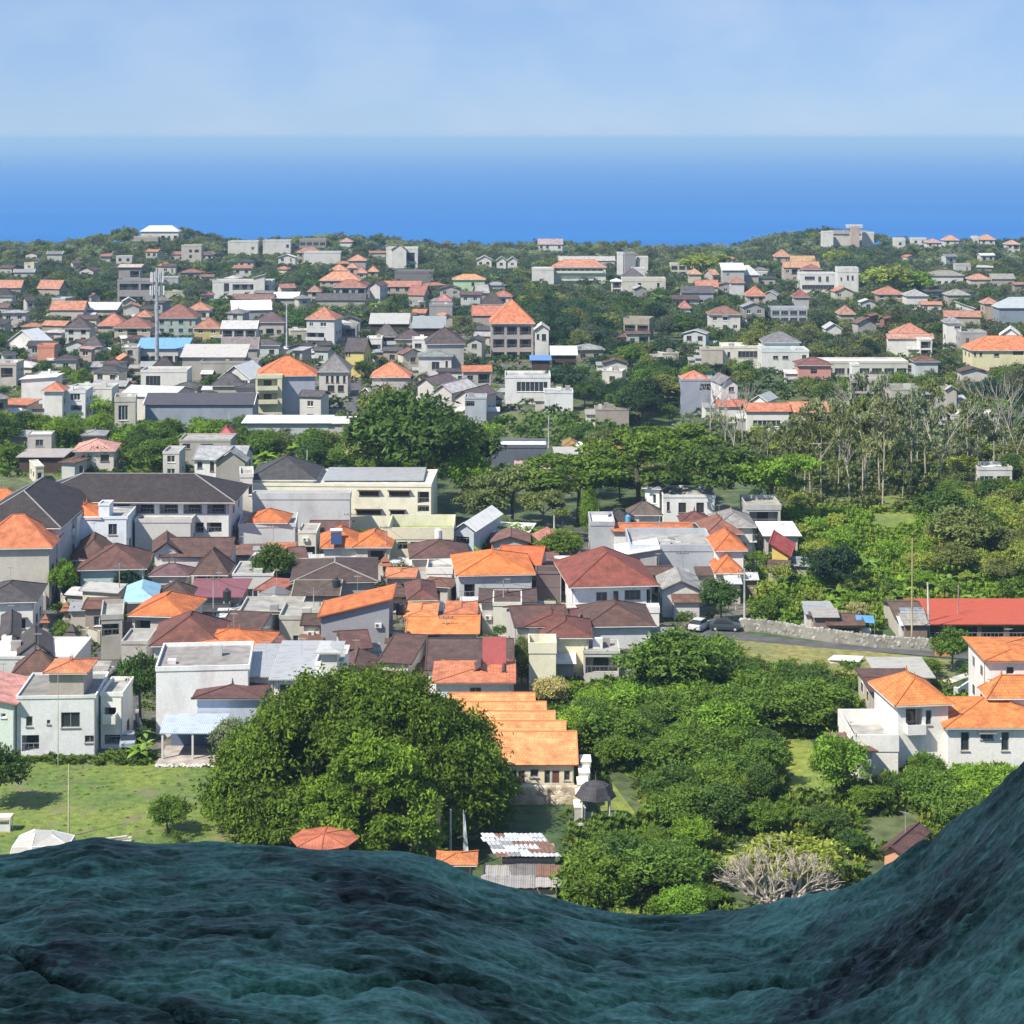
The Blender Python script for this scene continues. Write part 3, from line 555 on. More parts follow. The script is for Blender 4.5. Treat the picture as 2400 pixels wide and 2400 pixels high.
h_('brown hip roofed house with a long white wall in front of the red roofed villa', 1372, 1532, 1468, 4.4, 1414, 'hip', (.11, .058, .045), (.66, .67, .68), d=10, yaw=3, win='n', yv=1510)
a = h_('cluster of red brown hip roofs on a pale yellow house', 1275, 1380, 1495, 5.0, 1452, 'hip', (.17, .06, .045), (.85, .80, .55), d=8, win='n', yv=1520)
h_('', 1240, 1350, 1478, 5.4, 1438, 'hip', (.17, .06, .045), (.62, .60, .55), d=8, win='n', into=a, side=False, dy=2)
h_('', 1240, 1303, 1516, 4.4, 1506, 'flat', LG, (.82, .78, .60), d=4, win='n', into=a, side=False, dy=-3)
h_('brown gabled roof with grey ridges left of the red brown hip cluster', 1200, 1345, 1470, 5.0, 1421, 'gx', (.12, .06, .05), (.50, .48, .46), d=10, yaw=8, win='n', yv=1462)
h_('small cream flat roofed house with a dark garage door', 1156, 1222, 1420, 4.0, 1411, 'flat', CR, (.74, .72, .62), d=7, win=[(1192, 1424, 1214, 1447, 'o')], yv=1452)
h_('dark low hip roofs beside the small cream flat house', 1130, 1250, 1412, 4.2, 1394, 'hip', (.10, .06, .055), (.5, .48, .46), d=7, win='n', yv=1408)
h_('grey open carport wall with a flat roof and parked cars', 1368, 1452, 1532, 3.6, 1524, 'flat', LG, (.56, .55, .52), d=5, win=[(1372, 1540, 1448, 1578, 'o')], yv=1580)
h_('wide brown hip roofed house with carved ridges left of the grey slanted house', 680, 885, 1365, 4.6, 1315, 'hip', (.085, .052, .045), (.42, .40, .38), d=14, yaw=4, win='n', yv=1372, ridge=(.32, .30, .27))
a = h_('low brown gables and garden shrine roofs before the wide brown roof', 690, 790, 1398, 3.8, 1362, 'gx', (.10, .07, .055), (.45, .43, .40), d=8, win='n', yv=1405, ridge=(.32, .30, .27))
h_('short brown roof with stepped ridges above the wide brown roof', 675, 735, 1322, 4.4, 1280, 'gx', (.13, .07, .06), BE, d=8, yaw=15, win='n', yv=1325)
h_('grey side wall house with a long slanting bright orange roof', 752, 912, 1448, 5.2, 1388, 'sl', OR, (.31, .31, .35), d=8, win=[(879, 1435, 901, 1443, 'w')], yv=1500, fascia=(.75, .72, .68))
h_('small cream cube house with a brown tiled front', 712, 750, 1467, 4.0, 1441, 'gx', BR, (.78, .72, .55), d=5, win='n', yv=1485)
h_('brown pyramid roofed house right of the slanting orange roof', 955, 1025, 1407, 4.4, 1371, 'hip', (.15, .062, .05), (.45, .42, .38), d=9, yaw=5, win='n', yv=1440)
a = h_('bright orange ridge roofed house with a raised orange cupola', 958, 1116, 1487, 4.4, 1448, 'gx', (.72, .24, .07), (.60, .60, .59), d=9, win='n', yv=1490)
h_('', 955, 1015, 1462, 5.2, 1426, 'hip', (.70, .26, .10), (.60, .60, .59), d=7, win='n', into=a, side=False, dy=3)
a = h_('large dark brown gabled house with white roof edges in front of the grey slanted house', 862, 990, 1555, 3.8, 1489, 'gx', (.11, .058, .05), (.60, .60, .60), d=13, yaw=-14, win='n', yv=1560)
h_('brown roof fragment left of the large dark brown gable', 792, 880, 1522, 4.0, 1480, 'gx', (.12, .058, .05), (.55, .54, .52), d=8, yaw=12, win='n', yv=1520)
h_('dark brown gabled row with white edges left of the rubble yard', 505, 620, 1480, 4.0, 1436, 'gx', (.10, .058, .05), (.60, .58, .55), d=9, yaw=-10, win='n', yv=1482)
h_('cream plaster wall house with beige parapet beside the dark gabled row', 560, 700, 1440, 3.8, 1432, 'flat', CC, (.52, .50, .44), d=8, win='a', yv=1470)
h_('grey wall house with a white stripe under the yellow garden trees', 655, 745, 1452, 4.2, 1442, 'flat', CC, (.50, .49, .44), d=7, win='w', yv=1480)
h_('low white walled compound between the plum roof and the round tree', 545, 640, 1350, 4.0, 1344, 'flat', LG, (.62, .62, .60), d=8, win='a', yv=1372)
h_('two orange tiered house with white walls right of the grey warehouse', 1680, 1746, 1291, 6.0, 1247, 'hip', OR, WH, d=8, yaw=2, win='n', yv=1325)
h_('small bright orange pyramid roof below the two tiered orange house', 1682, 1735, 1344, 3.6, 1302, 'hip', OR, WH, d=6, win='n', yv=1345)
h_('red gabled roof with a yellow edge beside the thicket', 1795, 1862, 1305, 3.6, 1250, 'sr', (.42, .07, .06), (.72, .52, .15), d=9, yaw=-12, win='n', yv=1306)
h_('brown hip roofed house in front of the grey tent like roof', 1655, 1742, 1252, 4.0, 1214, 'hip', (.24, .10, .07), (.60, .55, .5), d=9, yaw=5, yv=1255)
h_('pale grey pyramid roofed house behind the brown hip roof', 1682, 1765, 1236, 4.6, 1199, 'hip', (.28, .26, .25), WH, d=9, yv=1240)
h_('white striped metal roofed shed', 1795, 1870, 1256, 3.6, 1231, 'sh', (.8, .8, .8), (.55, .52, .5), d=9, rm='metal', win='o', yv=1262)
h_('long orange tile strip roof with a white front terrace', 1440, 1620, 1247, 4.2, 1230, 'gx', (.50, .17, .07), WH, d=7, win=[(1470, 1257, 1500, 1275, 'o'), (1512, 1257, 1545, 1275, 'o'), (1560, 1257, 1590, 1275, 'o')], yv=1275)
h_('grey box end of the orange strip roof row', 1384, 1440, 1232, 5.0, 1222, 'flat', WH, (.45, .47, .50), d=8, win='n', yv=1262)
h_('dark slate pyramid roofed house under the umbrella trees', 1418, 1482, 1226, 4.2, 1196, 'hip', DK, GW, yv=1228)
h_('olive brown roof next to the dark slate pyramid', 1478, 1545, 1208, 4.0, 1178, 'hip', (.13, .10, .08), WH, yv=1212)
h_('maroon hip roofed small house right under the white villa in the trees', 1600, 1660, 1225, 4.0, 1200, 'hip', (.16, .06, .055), WH, yv=1228)
a = h_('white two part villa half hidden among the umbrella trees', 1555, 1676, 1166, 5.6, 1160, 'flat', LG, (.78, .78, .77), d=9, win=[(1563, 1176, 1570, 1198, 'w'), (1590, 1178, 1608, 1202, 'w'), (1632, 1178, 1650, 1202, 'w')], yv=1208)
h_('', 1495, 1562, 1148, 6.4, 1126, 'hip', (.25, .25, .26), (.76, .77, .78), d=8, yaw=-18, win=[(1530, 1158, 1538, 1180, 'w')], into=a, side=False, dy=1)
h_('grey workshop with thin posts right of the umbrella trees', 1750, 1830, 1195, 5.0, 1183, 'flat', CC, (.45, .45, .43), d=9, win='o', yv=1215)
# --- red shed side
a = h_('very long red metal roofed open shed', 2172, 2480, 1463, 2.1, 1411, 'sh', (.48, .085, .035), (.22, .18, .15), d=12, win='o', rm='metal', yv=1462)
h_('weathered brown roof joined to the left of the long red shed', 2105, 2165, 1452, 2.4, 1413, 'gx', (.13, .085, .06), BE, d=10, win='n', yv=1452)
h_('low brown thatched hut by the white flowering tree', 1945, 2020, 1467, 1.6, 1441, 'gx', (.13, .075, .055), (.34, .26, .18), d=7, win='o', yv=1466)
h_('small grey roofed hut left of the thatched hut', 1905, 1955, 1443, 2.2, 1427, 'sh', (.36, .36, .34), (.34, .30, .24), d=6, win='n', rm='metal', yv=1440)
# ------------------------------------------------------------------ the houses, middle and far rows
a = h_('three storey house with cream balconies, a blank blue grey flank and an orange pyramid roof', 601, 744, 882, 9.6, 836, 'hip', (.62, .17, .05), (.43, .47, .56), d=12, yaw=6, win='n', yv=970)
h_('', 598, 662, 884, 9.5, 879, 'flat', LG, (.76, .74, .52), d=2.5, yaw=6, win=[(604, 889, 650, 912, 'b'), (604, 922, 650, 944, 'b')], into=a, side=False, dy=-2.6)
h_('grey hip roofed two storey villa with four arched windows', 748, 815, 872, 6.4, 829, 'hip', (.20, .19, .19), (.62, .60, .56), d=10, win=[(764, 881, 770, 897, 'w'), (776, 881, 782, 897, 'w'), (788, 881, 795, 897, 'w'), (804, 881, 810, 897, 'w'), (768, 903, 784, 918, 'w'), (792, 903, 806, 918, 'w')], yv=930)
h_('white parapet house with one big dark window above the long dark roof', 330, 438, 873, 5.6, 867, 'flat', LG, (.76, .75, .71), d=8, win=[(342, 881, 376, 906, 'g')], yv=905)
h_('dark pyramid roof behind the white parapet house', 356, 408, 866, 5.0, 838, 'hip', DK, CR, yv=868)
h_('white gabled hall with a second white gable right of the parapet house', 500, 600, 890, 5.0, 852, 'gy', (.66, .66, .66), (.72, .70, .66), d=12, yaw=-14, rm='metal', win=[(562, 872, 582, 898, 'w')], yv=895)
h_('dark arched roof house right of the white parapet house', 498, 566, 905, 4.0, 876, 'hip', (.08, .075, .08), BE, yv=905)
a = h_('long hall with a silver and dark metal roof', 340, 592, 950, 5.0, 922, 'gx', (.075, .07, .085), (.33, .38, .46), d=10, win='n', rm='metal', yv=965)
h_('', 262, 420, 936, 5.4, 905, 'gx', (.58, .60, .63), (.70, .66, .60), d=14, yaw=-14, win='n', into=a, side=False, dy=4, rm='metal')
h_('cream walled shell building with torn awning left of the dark metal hall', 264, 322, 942, 7.0, 930, 'flat', LG, (.66, .62, .54), d=7, yaw=8, win=[(278, 950, 300, 985, 'w')], yv=985)
h_('white house with a tilted white slab top at the left', 50, 130, 890, 8.0, 880, 'sl', WH, (.80, .80, .79), d=7, yaw=0, win='n', rm='metal', yv=930)
h_('white villa with a small orange hip roof and a grey parasol roof', 100, 200, 922, 6.4, 915, 'flat', LG, (.80, .81, .82), d=8, win=[(138, 930, 148, 952, 'd'), (165, 922, 188, 938, 'w'), (166, 950, 192, 962, 'o')], yv=962)
h_('small orange hip roof on the white villa at the left', 104, 146, 917, 7.2, 897, 'hip', (.60, .20, .10), WH, d=5, win='n', yv=917)
h_('round grey ribbed parasol roofed terrace next to the small orange roof', 158, 205, 925, 5.4, 906, 'hip', (.34, .33, .33), (.72, .72, .72), d=6, rm='metal', win='o', yv=925)
h_('beige house with big window openings at the left edge', -30, 38, 856, 6.4, 850, 'flat', LG, (.55, .50, .45), d=8, win=[(2, 862, 30, 885, 'o')], yv=895)
h_('white one storey house row behind the white villa', 165, 262, 912, 4.6, 908, 'flat', LG, WH, d=8, win='n', yv=920)
h_('pale pink hip roofed cottage among banana plants', 172, 270, 1058, 4.4, 1031, 'hip', (.62, .30, .25), (.74, .68, .62), d=9, yaw=5, win=[(190, 1066, 206, 1085, 'd'), (235, 1066, 255, 1082, 'w')], yv=1078)
h_('grey and pink tin roofed shed left of the pale pink cottage', 45, 145, 1072, 3.0, 1055, 'sh', (.40, .35, .34), BR, d=8, rm='metal', win='n', yv=1072)
h_('grey concrete shell house with bare pillars under construction', 420, 540, 1035, 5.4, 1030, 'flat', CC, (.47, .44, .39), d=8, win=[(428, 1040, 446, 1052, 'w'), (470, 1040, 500, 1060, 'o')], yv=1055)
h_('small red tent roof behind the concrete shell', 512, 542, 1026, 4.6, 1000, 'hip', (.55, .09, .10), BE, d=5, win='n', yv=1026)
a = h_('white house with a curved white canopy and a grey gable', 452, 572, 1080, 6.2, 1046, 'gx', (.36, .37, .39), (.80, .80, .80), d=10, yaw=-3, win=[(462, 1083, 474, 1098, 'w'), (492, 1082, 502, 1105, 'w'), (511, 1086, 522, 1100, 'w')], yv=1120)
h_('', 506, 574, 1076, 6.4, 1043, 'gy', (.34, .34, .34), (.40, .38, .35), d=4, win='n', into=a, side=False, dy=-4)
h_('small white wall house left of the canopy house', 382, 420, 1064, 5.0, 1058, 'flat', LG, (.66, .63, .6), d=7, win='w', yv=1095)
h_('long low white roofed hall above the palm grove', 572, 770, 992, 3.6, 975, 'sh', (.74, .76, .80), (.56, .58, .62), d=8, rm='metal', win='n', yv=995)
h_('low grey gabled shed at the right end of the long white hall', 768, 828, 994, 3.4, 977, 'gx', (.55, .53, .51), (.55, .53, .50), d=7, rm='metal', win='n', yv=994)
# saw tooth row
a = h_('row of grey and white striped saw tooth roofs', 1040, 1135, 936, 4.6, 898, 'gy', (.17, .12, .12), (.62, .58, .55), d=13, yaw=-24, win='n', yv=965)
h_('', 990, 1085, 928, 5.0, 880, 'gy', (.62, .58, .58), (.62, .58, .55), d=13, yaw=-24, win='n', into=a, side=False, dy=5)
h_('', 955, 1040, 915, 5.4, 866, 'gy', (.17, .12, .12), (.62, .58, .55), d=12, yaw=-24, win='n', into=a, side=False, dy=9)
h_('blue grey walled end house of the saw tooth row', 1090, 1140, 935, 6.0, 930, 'flat', LG, (.46, .50, .57), d=6, win=[(1070, 940, 1112, 952, 'o')], yv=985)
h_('white modern cube house with a framed ribbon window', 1184, 1290, 886, 6.4, 880, 'flat', LG, (.80, .80, .80), d=10, win=[(1211, 895, 1284, 918, 'g')], yv=925)
h_('white blank garden wing right of the modern cube', 1276, 1343, 922, 4.4, 918, 'flat', LG, (.78, .80, .83), d=7, win='n', yv=955)
h_('concrete block wall enclosure in the green field', 1396, 1474, 962, 3.8, 958, 'flat', (.20, .2, .15), (.40, .35, .31), d=6, win='n', yv=992)
h_('dark blue grey shed with two bright white roof sheets', 1106, 1281, 1050, 4.6, 1042, 'flat', (.75, .75, .75), (.13, .15, .19), d=8, win='n', yv=1088)
h_('white A frame house in the grove', 1375, 1426, 1058, 3.0, 1014, 'gy', (.82, .82, .84), (.40, .33, .28), d=8, yaw=24, rm='metal', win='n', yv=1062, side=False)
h_('orange tent roof right of the A frame', 1432, 1466, 1053, 2.8, 1029, 'hip', OR2, BE, d=6, yaw=20, win='n', yv=1055)
h_('orange tent roof nearest the concrete enclosure', 1496, 1526, 1026, 2.8, 1000, 'gy', OR2, BE, d=6, yaw=35, win='n', yv=1028)
h_('low grey roofed hall left of the A frame', 1300, 1400, 1066, 3.0, 1056, 'sh', (.45, .43, .38), (.33, .31, .28), d=7, win='o', rm='metal', yv=1075)
h_('brown straw dome hut behind the low grey hall', 1325, 1353, 1048, 2.8, 1030, 'hip', (.32, .19, .06), (.30, .2, .1), d=6, win='n', yv=1050)
h_('low pink roofed shed before the dark blue grey shed', 1212, 1300, 1100, 2.8, 1090, 'sh', (.50, .32, .28), BE, d=7, win='n', rm='metal', yv=1100)
a = h_('blue grey tower house with an orange pyramid roof and a rooftop pergola', 1597, 1676, 893, 8.0, 889, 'flat', LG, (.33, .36, .45), d=8, win=[(1640, 900, 1674, 915, 'o')], yv=960)
h_('', 1604, 1656, 891, 8.1, 870, 'hip', (.60, .20, .12), (.36, .38, .46), d=6, win='n', into=a, side=False, dy=.5)
h_('tall white gabled house with a single square window', 1683, 1737, 902, 8.4, 878, 'gy', (.22, .20, .22), (.83, .83, .82), d=9, yaw=10, win=[(1708, 907, 1721, 919, 'w')], yv=943)
h_('white and grey gabled low house right of the tall white gable', 1746, 1812, 942, 3.8, 912, 'gy', (.40, .42, .42), WH, d=8, yaw=-25, rm='metal', win='n', yv=944)
h_('red tile strip roof in front of the tall white gable', 1684, 1750, 955, 3.6, 938, 'gx', (.45, .14, .08), WH, d=6, win='n', yv=955)
h_('orange tile strip roof with white parapets', 1750, 1850, 966, 4.4, 946, 'gx', (.56, .18, .09), WH, d=7, win=[(1765, 985, 1830, 1000, 'g')], yv=985)
h_('orange tile strip roof partly behind bare trees', 1856, 1940, 968, 4.0, 943, 'gx', (.58, .22, .10), (.72, .66, .52), d=7, win='n', yv=972)
h_('pink box house with a maroon hip roof', 1872, 1948, 857, 5.0, 838, 'hip', (.20, .075, .07), (.60, .30, .27), d=8, win=[(1900, 866, 1915, 876, 'o')], yv=875)
h_('long white flat roofed pavilion', 1925, 2128, 852, 3.6, 846, 'flat', WH, (.62, .60, .55), d=9, win='g', yv=866)
h_('small white stair tower on the long pavilion', 1997, 2014, 858, 5.6, 853, 'flat', LG, WH, d=4, win='n', yv=875)
h_('grey concrete ruin with broken walls', 1985, 2085, 895, 5.2, 888, 'flat', CC, (.42, .39, .37), d=10, yaw=-10, win='o', yv=950)
a = h_('roofless concrete hall with one pointed gable behind the bare trees', 2088, 2236, 915, 4.6, 911, 'flat', (.2, .2, .15), (.50, .46, .42), d=10, win=[(2100, 925, 2190, 945, 'o')], yv=945)
h_('', 2218, 2242, 915, 4.6, 893, 'gy', (.50, .46, .42), (.50, .46, .42), d=1, win='n', into=a, side=False, dy=-.5)
h_('low white roof strip far right beyond the bare trees', 2230, 2342, 975, 3.4, 970, 'flat', WH, (.60, .58, .54), d=7, win='a', yv=985)
h_('white trailer like shed in the thicket at the right', 2293, 2372, 1102, 3.4, 1094, 'flat', WH, (.72, .72, .72), d=6, win='g', yv=1118)
# open concrete frame
a = h_('unfinished grey three storey frame building with an orange pyramid roof', 1150, 1252, 759, 10.4, 702, 'hip', (.62, .19, .08), (.42, .38, .37), d=13, yaw=2, win=[(1156, 765, 1182, 785, 'o'), (1188, 765, 1212, 785, 'o'), (1218, 765, 1245, 785, 'o'), (1156, 795, 1182, 815, 'o'), (1188, 795, 1212, 815, 'o'), (1218, 795, 1245, 815, 'o'), (1156, 825, 1182, 848, 'o'), (1188, 825, 1212, 848, 'o'), (1218, 825, 1245, 848, 'o')], yv=858, side=False)
h_('flat orange roofed wing left of the unfinished frame building', 1108, 1185, 741, 6.0, 717, 'gx', (.62, .18, .09), (.50, .45, .42), d=10, win='n', yv=745)
h_('narrow white house with a brown timber gable', 1254, 1286, 775, 9.0, 752, 'gy', (.62, .58, .54), (.72, .71, .69), d=9, win=[(1258, 783, 1264, 795, 'w'), (1270, 783, 1280, 798, 'w')], yv=825)
h_('shack under a white metal sheet right of the unfinished building', 1294, 1350, 833, 4.6, 812, 'sh', (.66, .65, .64), BR, d=8, rm='metal', win='o', yv=850)
h_('blue tarpaulin shelter at the foot of the unfinished building', 1246, 1288, 845, 4.0, 834, 'sh', (.10, .25, .60), BR, d=6, rm='metal', win='n', yv=845)
h_('tall grey house with a big dark brown pyramid roof', 998, 1090, 807, 9.2, 768, 'hip', (.085, .060, .065), (.46, .45, .44), d=11, yaw=4, win='n', yv=870)
h_('white arched front villa below the big brown pyramid', 981, 1058, 836, 6.4, 824, 'hip', (.24, .26, .25), (.74, .73, .71), d=8, win=[(1012, 848, 1030, 866, 'g'), (1044, 846, 1050, 862, 'w')], yv=868)
h_('orange hip roof behind the tall tree crown', 872, 958, 885, 4.6, 848, 'hip', (.62, .22, .10), (.55, .5, .47), d=10, win='n', yv=886)
h_('yellow house with a dark slate roof and two slit windows', 804, 858, 826, 7.2, 792, 'gx', (.085, .07, .075), YE, d=9, yaw=-8, win=[(810, 826, 815, 835, 'w'), (817, 826, 821, 835, 'w')], yv=845)
h_('small white open garage house right of the yellow house', 860, 895, 795, 4.2, 791, 'flat', WH, WH, d=6, win='o', yv=815)
h_('white square framed house under the brown pyramid', 966, 1000, 797, 5.0, 793, 'flat', WH, WH, d=6, win=[(972, 805, 988, 816, 'g')], yv=820)
h_('dark hip roofed house left of the white square framed house', 928, 990, 796, 4.2, 774, 'hip', (.09, .065, .07), BE, yv=798)
a = h_('white three storey villa with an orange pyramid roof and a pale side wall', 712, 790, 749, 9.0, 720, 'hip', (.58, .19, .10), (.72, .72, .73), d=9, yaw=-10, win=[(725, 756, 734, 765, 'w'), (751, 756, 765, 765, 'w'), (716, 780, 760, 796, 'b')], yv=805)
h_('grey rear house with open floors right of the white villa', 796, 836, 768, 5.6, 762, 'flat', CC, (.44, .44, .46), d=8, win='o', yv=790)
h_('shed with a curved grey metal roof behind the dark pyramid roofs', 968, 1040, 770, 4.4, 742, 'sh', (.33, .36, .37), BR, d=10, rm='metal', win='n', yv=775)
h_('pale grey corrugated roof by the beige domed roof', 868, 955, 760, 4.0, 735, 'sh', (.50, .49, .46), BR, d=8, rm='metal', win='n', yv=762)
h_('dark brown wide house roof with grey gable below the beige dome', 880, 930, 790, 4.2, 758, 'hip', (.14, .12, .12), BR, win='n', yv=792)
h_('pink pyramid roof over a white slab house', 1024, 1056, 706, 6.0, 690, 'hip', (.55, .20, .20), WH, d=7, win='n', yv=708)
h_('long white slab roofed grey house under the pink pyramid', 1006, 1060, 718, 5.4, 713, 'flat', WH, (.40, .38, .38), d=8, win='n', yv=735)
h_('mint green house with an orange and yellow tiled roof', 1062, 1136, 656, 6.0, 643, 'hip', (.72, .32, .10), (.55, .74, .48), d=8, win=[(1105, 662, 1112, 670, 'w')], yv=672)
h_('white house with red tiled roof beside the flat orange roofed wing', 1163, 1198, 695, 6.0, 681, 'hip', (.50, .15, .10), WH, d=8, yv=715)
h_('wide dark brown roof in front of the white and red house', 1128, 1178, 714, 4.6, 678, 'hip', (.08, .062, .065), BE, yv=716)
h_('pale grey gable roof right of the mint green house', 1114, 1150, 688, 4.6, 668, 'gx', (.42, .42, .40), BE, d=9, yaw=10, yv=690)
a = h_('modern white framed house with open dark glass floors', 905, 979, 585, 9.0, 580, 'flat', LG, WH, d=9, win=[(925, 592, 972, 612, 'g'), (930, 620, 972, 632, 'g')], yv=632)
h_('', 918, 952, 586, 9.0, 573, 'gy', (.42, .22, .18), WH, d=6, win='n', into=a, side=False, dy=-.4)
h_('long grey hall with a thin white roof line', 925, 1016, 640, 5.0, 635, 'flat', WH, (.22, .21, .22), d=10, win='n', yv=660)
h_('grey tower with an orange hip roof', 817, 857, 611, 9.0, 597, 'hip', (.64, .27, .15), (.44, .42, .42), d=8, win='n', yv=630)
h_('large pale orange hip roof', 750, 842, 658, 5.4, 637, 'hip', (.72, .29, .13), (.6, .5, .42), d=10, yv=665)
h_('small orange pavilion roof left above the pale orange roof', 774, 812, 634, 6.4, 620, 'hip', (.70, .27, .12), (.6, .5, .42), d=7, yv=636)
h_('tiny orange pavilion roof between larger orange roofs', 814, 836, 628, 6.2, 617, 'hip', (.70, .27, .12), (.6, .5, .42), d=5, yv=630)
h_('orange striped pavilion roof right of the tiny orange roof', 836, 858, 640, 5.6, 626, 'hip', (.64, .24, .12), (.6, .5, .42), d=6, yv=642)
h_('small orange spire roof beside the long grey hall', 862, 885, 637, 5.6, 624, 'hip', (.64, .26, .12), (.6, .5, .42), d=6, yv=640)
h_('grey walled long house with a dull red roof', 782, 856, 674, 6.4, 656, 'hip', (.44, .15, .10), (.44, .46, .52), d=9, yv=692)
h_('white gable fronted house with plum roof', 860, 898, 672, 6.4, 654, 'gy', (.22, .09, .09), (.72, .70, .69), d=9, yaw=-16, win='n', yv=695)
h_('long dull orange roof right of the white gable front', 900, 985, 673, 5.0, 659, 'gx', (.52, .20, .12), BE, d=8, yv=680)
h_('brick red gabled roof behind the pink pyramid', 950, 1000, 693, 4.6, 670, 'gx', (.42, .14, .10), BE, d=9, yaw=-15, yv=695)
h_('small brick pink hip cottage left of the dull red roof', 722, 750, 684, 5.0, 669, 'hip', (.46, .20, .15), (.6, .55, .5), d=6, yv=692)
h_('dark grey long roofs before the dull red roof house', 742, 855, 705, 4.0, 688, 'gx', (.11, .10, .11), BE, d=8, yv=706)
h_('white long house with a dull red roof on the left hill', 712, 798, 594, 6.0, 590, 'flat', LG, (.74, .73, .71), d=8, win='n', yv=615)
h_('dull red low hip roof behind the white long house', 696, 750, 592, 5.6, 580, 'hip', (.42, .18, .13), BE, d=7, yv=592)
h_('low white gabled pair left of the white long house', 652, 692, 604, 5.0, 597, 'gy', WH, WH, d=6, yv=615)
h_('grey box greenhouse on the ridge', 702, 764, 565, 6.0, 560, 'flat', CC, (.36, .34, .33), d=8, win='g', yv=576)
h_('faint pink roof on the ridge', 797, 825, 567, 5.0, 558, 'hip', (.56, .28, .22), WH, d=7, yv=570)
h_('white box building with one round window on the ridge', 616, 681, 566, 8.0, 563, 'flat', CC, (.72, .70, .67), d=8, win=[(671, 573, 677, 580, 'w')], yv=590)
h_('white box building with a small dark window at its right end on the ridge', 534, 604, 568, 8.0, 565, 'flat', CC, (.74, .73, .68), d=8, win=[(589, 579, 596, 586, 'w')], yv=592)
h_('white villa with pale hip roof on top of the left hill', 330, 418, 543, 4.6, 529, 'hip', (.74, .70, .64), WH, d=8, rm='metal', yv=552)
h_('low pale roof strip below the hilltop villa', 308, 370, 560, 3.6, 555, 'flat', WH, BE, d=6, win='g', yv=562)
h_('beige three storey shell with arched openings', 425, 472, 578, 9.0, 574, 'flat', CC, (.60, .55, .50), d=7, win=[(443, 585, 450, 592, 'o'), (456, 585, 466, 592, 'o'), (443, 598, 450, 605, 'o')], yv=608)
a = h_('grey terraced concrete building with open storeys behind the mast', 275, 358, 660, 8.6, 655, 'flat', CC, (.38, .36, .38), d=8, win=[(280, 665, 325, 680, 'o'), (330, 665, 356, 680, 'o'), (280, 695, 335, 708, 'o')], yv=710)
h_('', 278, 328, 628, 11.5, 620, 'sh', (.62, .50, .42), (.40, .36, .36), d=6, win=[(305, 635, 326, 650, 'o')], into=a, side=False, dy=2)
a = h_('white flat roofed villa with a tall fin wall', 498, 638, 662, 6.6, 657, 'flat', LG, (.80, .79, .77), d=9, win=[(525, 664, 537, 682, 'w'), (545, 666, 600, 680, 'o'), (605, 668, 630, 684, 'o')], yv=690)
h_('', 594, 620, 652, 8.6, 643, 'sl', WH, WH, d=3, win='n', into=a, side=False, dy=1)
h_('orange low roof beside white metal roofs on the left', 118, 195, 728, 4.6, 706, 'gx', (.60, .22, .11), (.66, .6, .55), d=9, yv=732)
h_('white metal roofed row on the left', 198, 272, 727, 4.2, 709, 'sh', (.66, .66, .62), BE, d=8, rm='metal', yv=732)
h_('coral red pyramid roof at the left', 230, 292, 764, 4.6, 734, 'hip', (.58, .18, .10), (.58, .5, .4), d=9, yv=768)
h_('brown orange wide hip roof with cream columns', 268, 352, 769, 4.8, 742, 'hip', (.34, .12, .08), (.62, .55, .42), d=11, yv=785)
h_('coral hip roof behind the brown orange roof', 318, 352, 743, 5.4, 727, 'hip', (.58, .20, .11), BE, d=7, yv=745)
h_('dark brick red wide hip roof with teal walls right of the mast', 368, 458, 746, 5.6, 713, 'hip', (.32, .11, .08), (.44, .55, .52), d=12, yv=775)
h_('orange hip roofed white house above the brick red roof', 440, 490, 727, 6.4, 708, 'hip', (.58, .22, .11), WH, d=8, yv=740)
h_('orange brown hip roof over yellowish walls', 455, 515, 770, 4.8, 745, 'hip', (.48, .18, .09), (.62, .5, .2), d=8, yv=780)
h_('dark roofed house with white front at the left', 152, 210, 771, 4.8, 745, 'hip', (.10, .075, .075), WH, d=8, yv=788)
h_('dark pyramid roof beside the peach shed', 196, 236, 812, 4.0, 780, 'hip', (.10, .08, .085), BE, yv=812)
h_('white metal barrel roofs at the left edge', 0, 104, 808, 4.0, 775, 'gy', (.70, .71, .73), WH, d=8, yaw=-20, rm='metal', win='n', yv=810)
h_('small coral house with a stepped gable', 88, 127, 815, 6.2, 808, 'flat', (.60, .25, .15), (.66, .30, .2), d=5, win='n', yv=833)
h_('peach walled shed among dark trees', 186, 214, 820, 5.2, 815, 'sr', (.50, .3, .24), (.60, .46, .4), d=5, win='w', yv=835)
h_('house under a sky blue metal roof', 322, 436, 818, 4.6, 793, 'sh', (.15, .36, .70), (.62, .60, .6), d=8, rm='metal', win='o', yv=838)
a = h_('cluster of grey gabled halls with pale roof edges', 518, 605, 820, 5.4, 792, 'gx', (.22, .18, .18), (.44, .41, .38), d=10, yaw=4, win='n', yv=825, ridge=LG)
h_('long grey flat roofed hall with pale eaves', 427, 572, 838, 6.0, 808, 'sh', (.48, .46, .43), (.40, .38, .35), d=8, rm='metal', win='n', yv=850)
h_('grey concrete long wall below the halls', 470, 605, 852, 5.0, 846, 'flat', CC, (.42, .40, .36), d=8, win='n', yv=868)
h_('pale stone pavilion with white spires', 520, 600, 772, 5.0, 752, 'gx', (.56, .55, .53), (.66, .66, .66), d=8, rm='metal', win='o', yv=785)
h_('white arched metal roof left of the pole', 540, 640, 728, 5.0, 704, 'gx', (.72, .74, .78), (.5, .52, .52), d=9, yaw=12, rm='metal', win='n', yv=730)
h_('long brown red roofs under the fin wall villa', 545, 640, 702, 4.4, 690, 'gx', (.28, .14, .11), BE, d=8, win='n', yv=704)
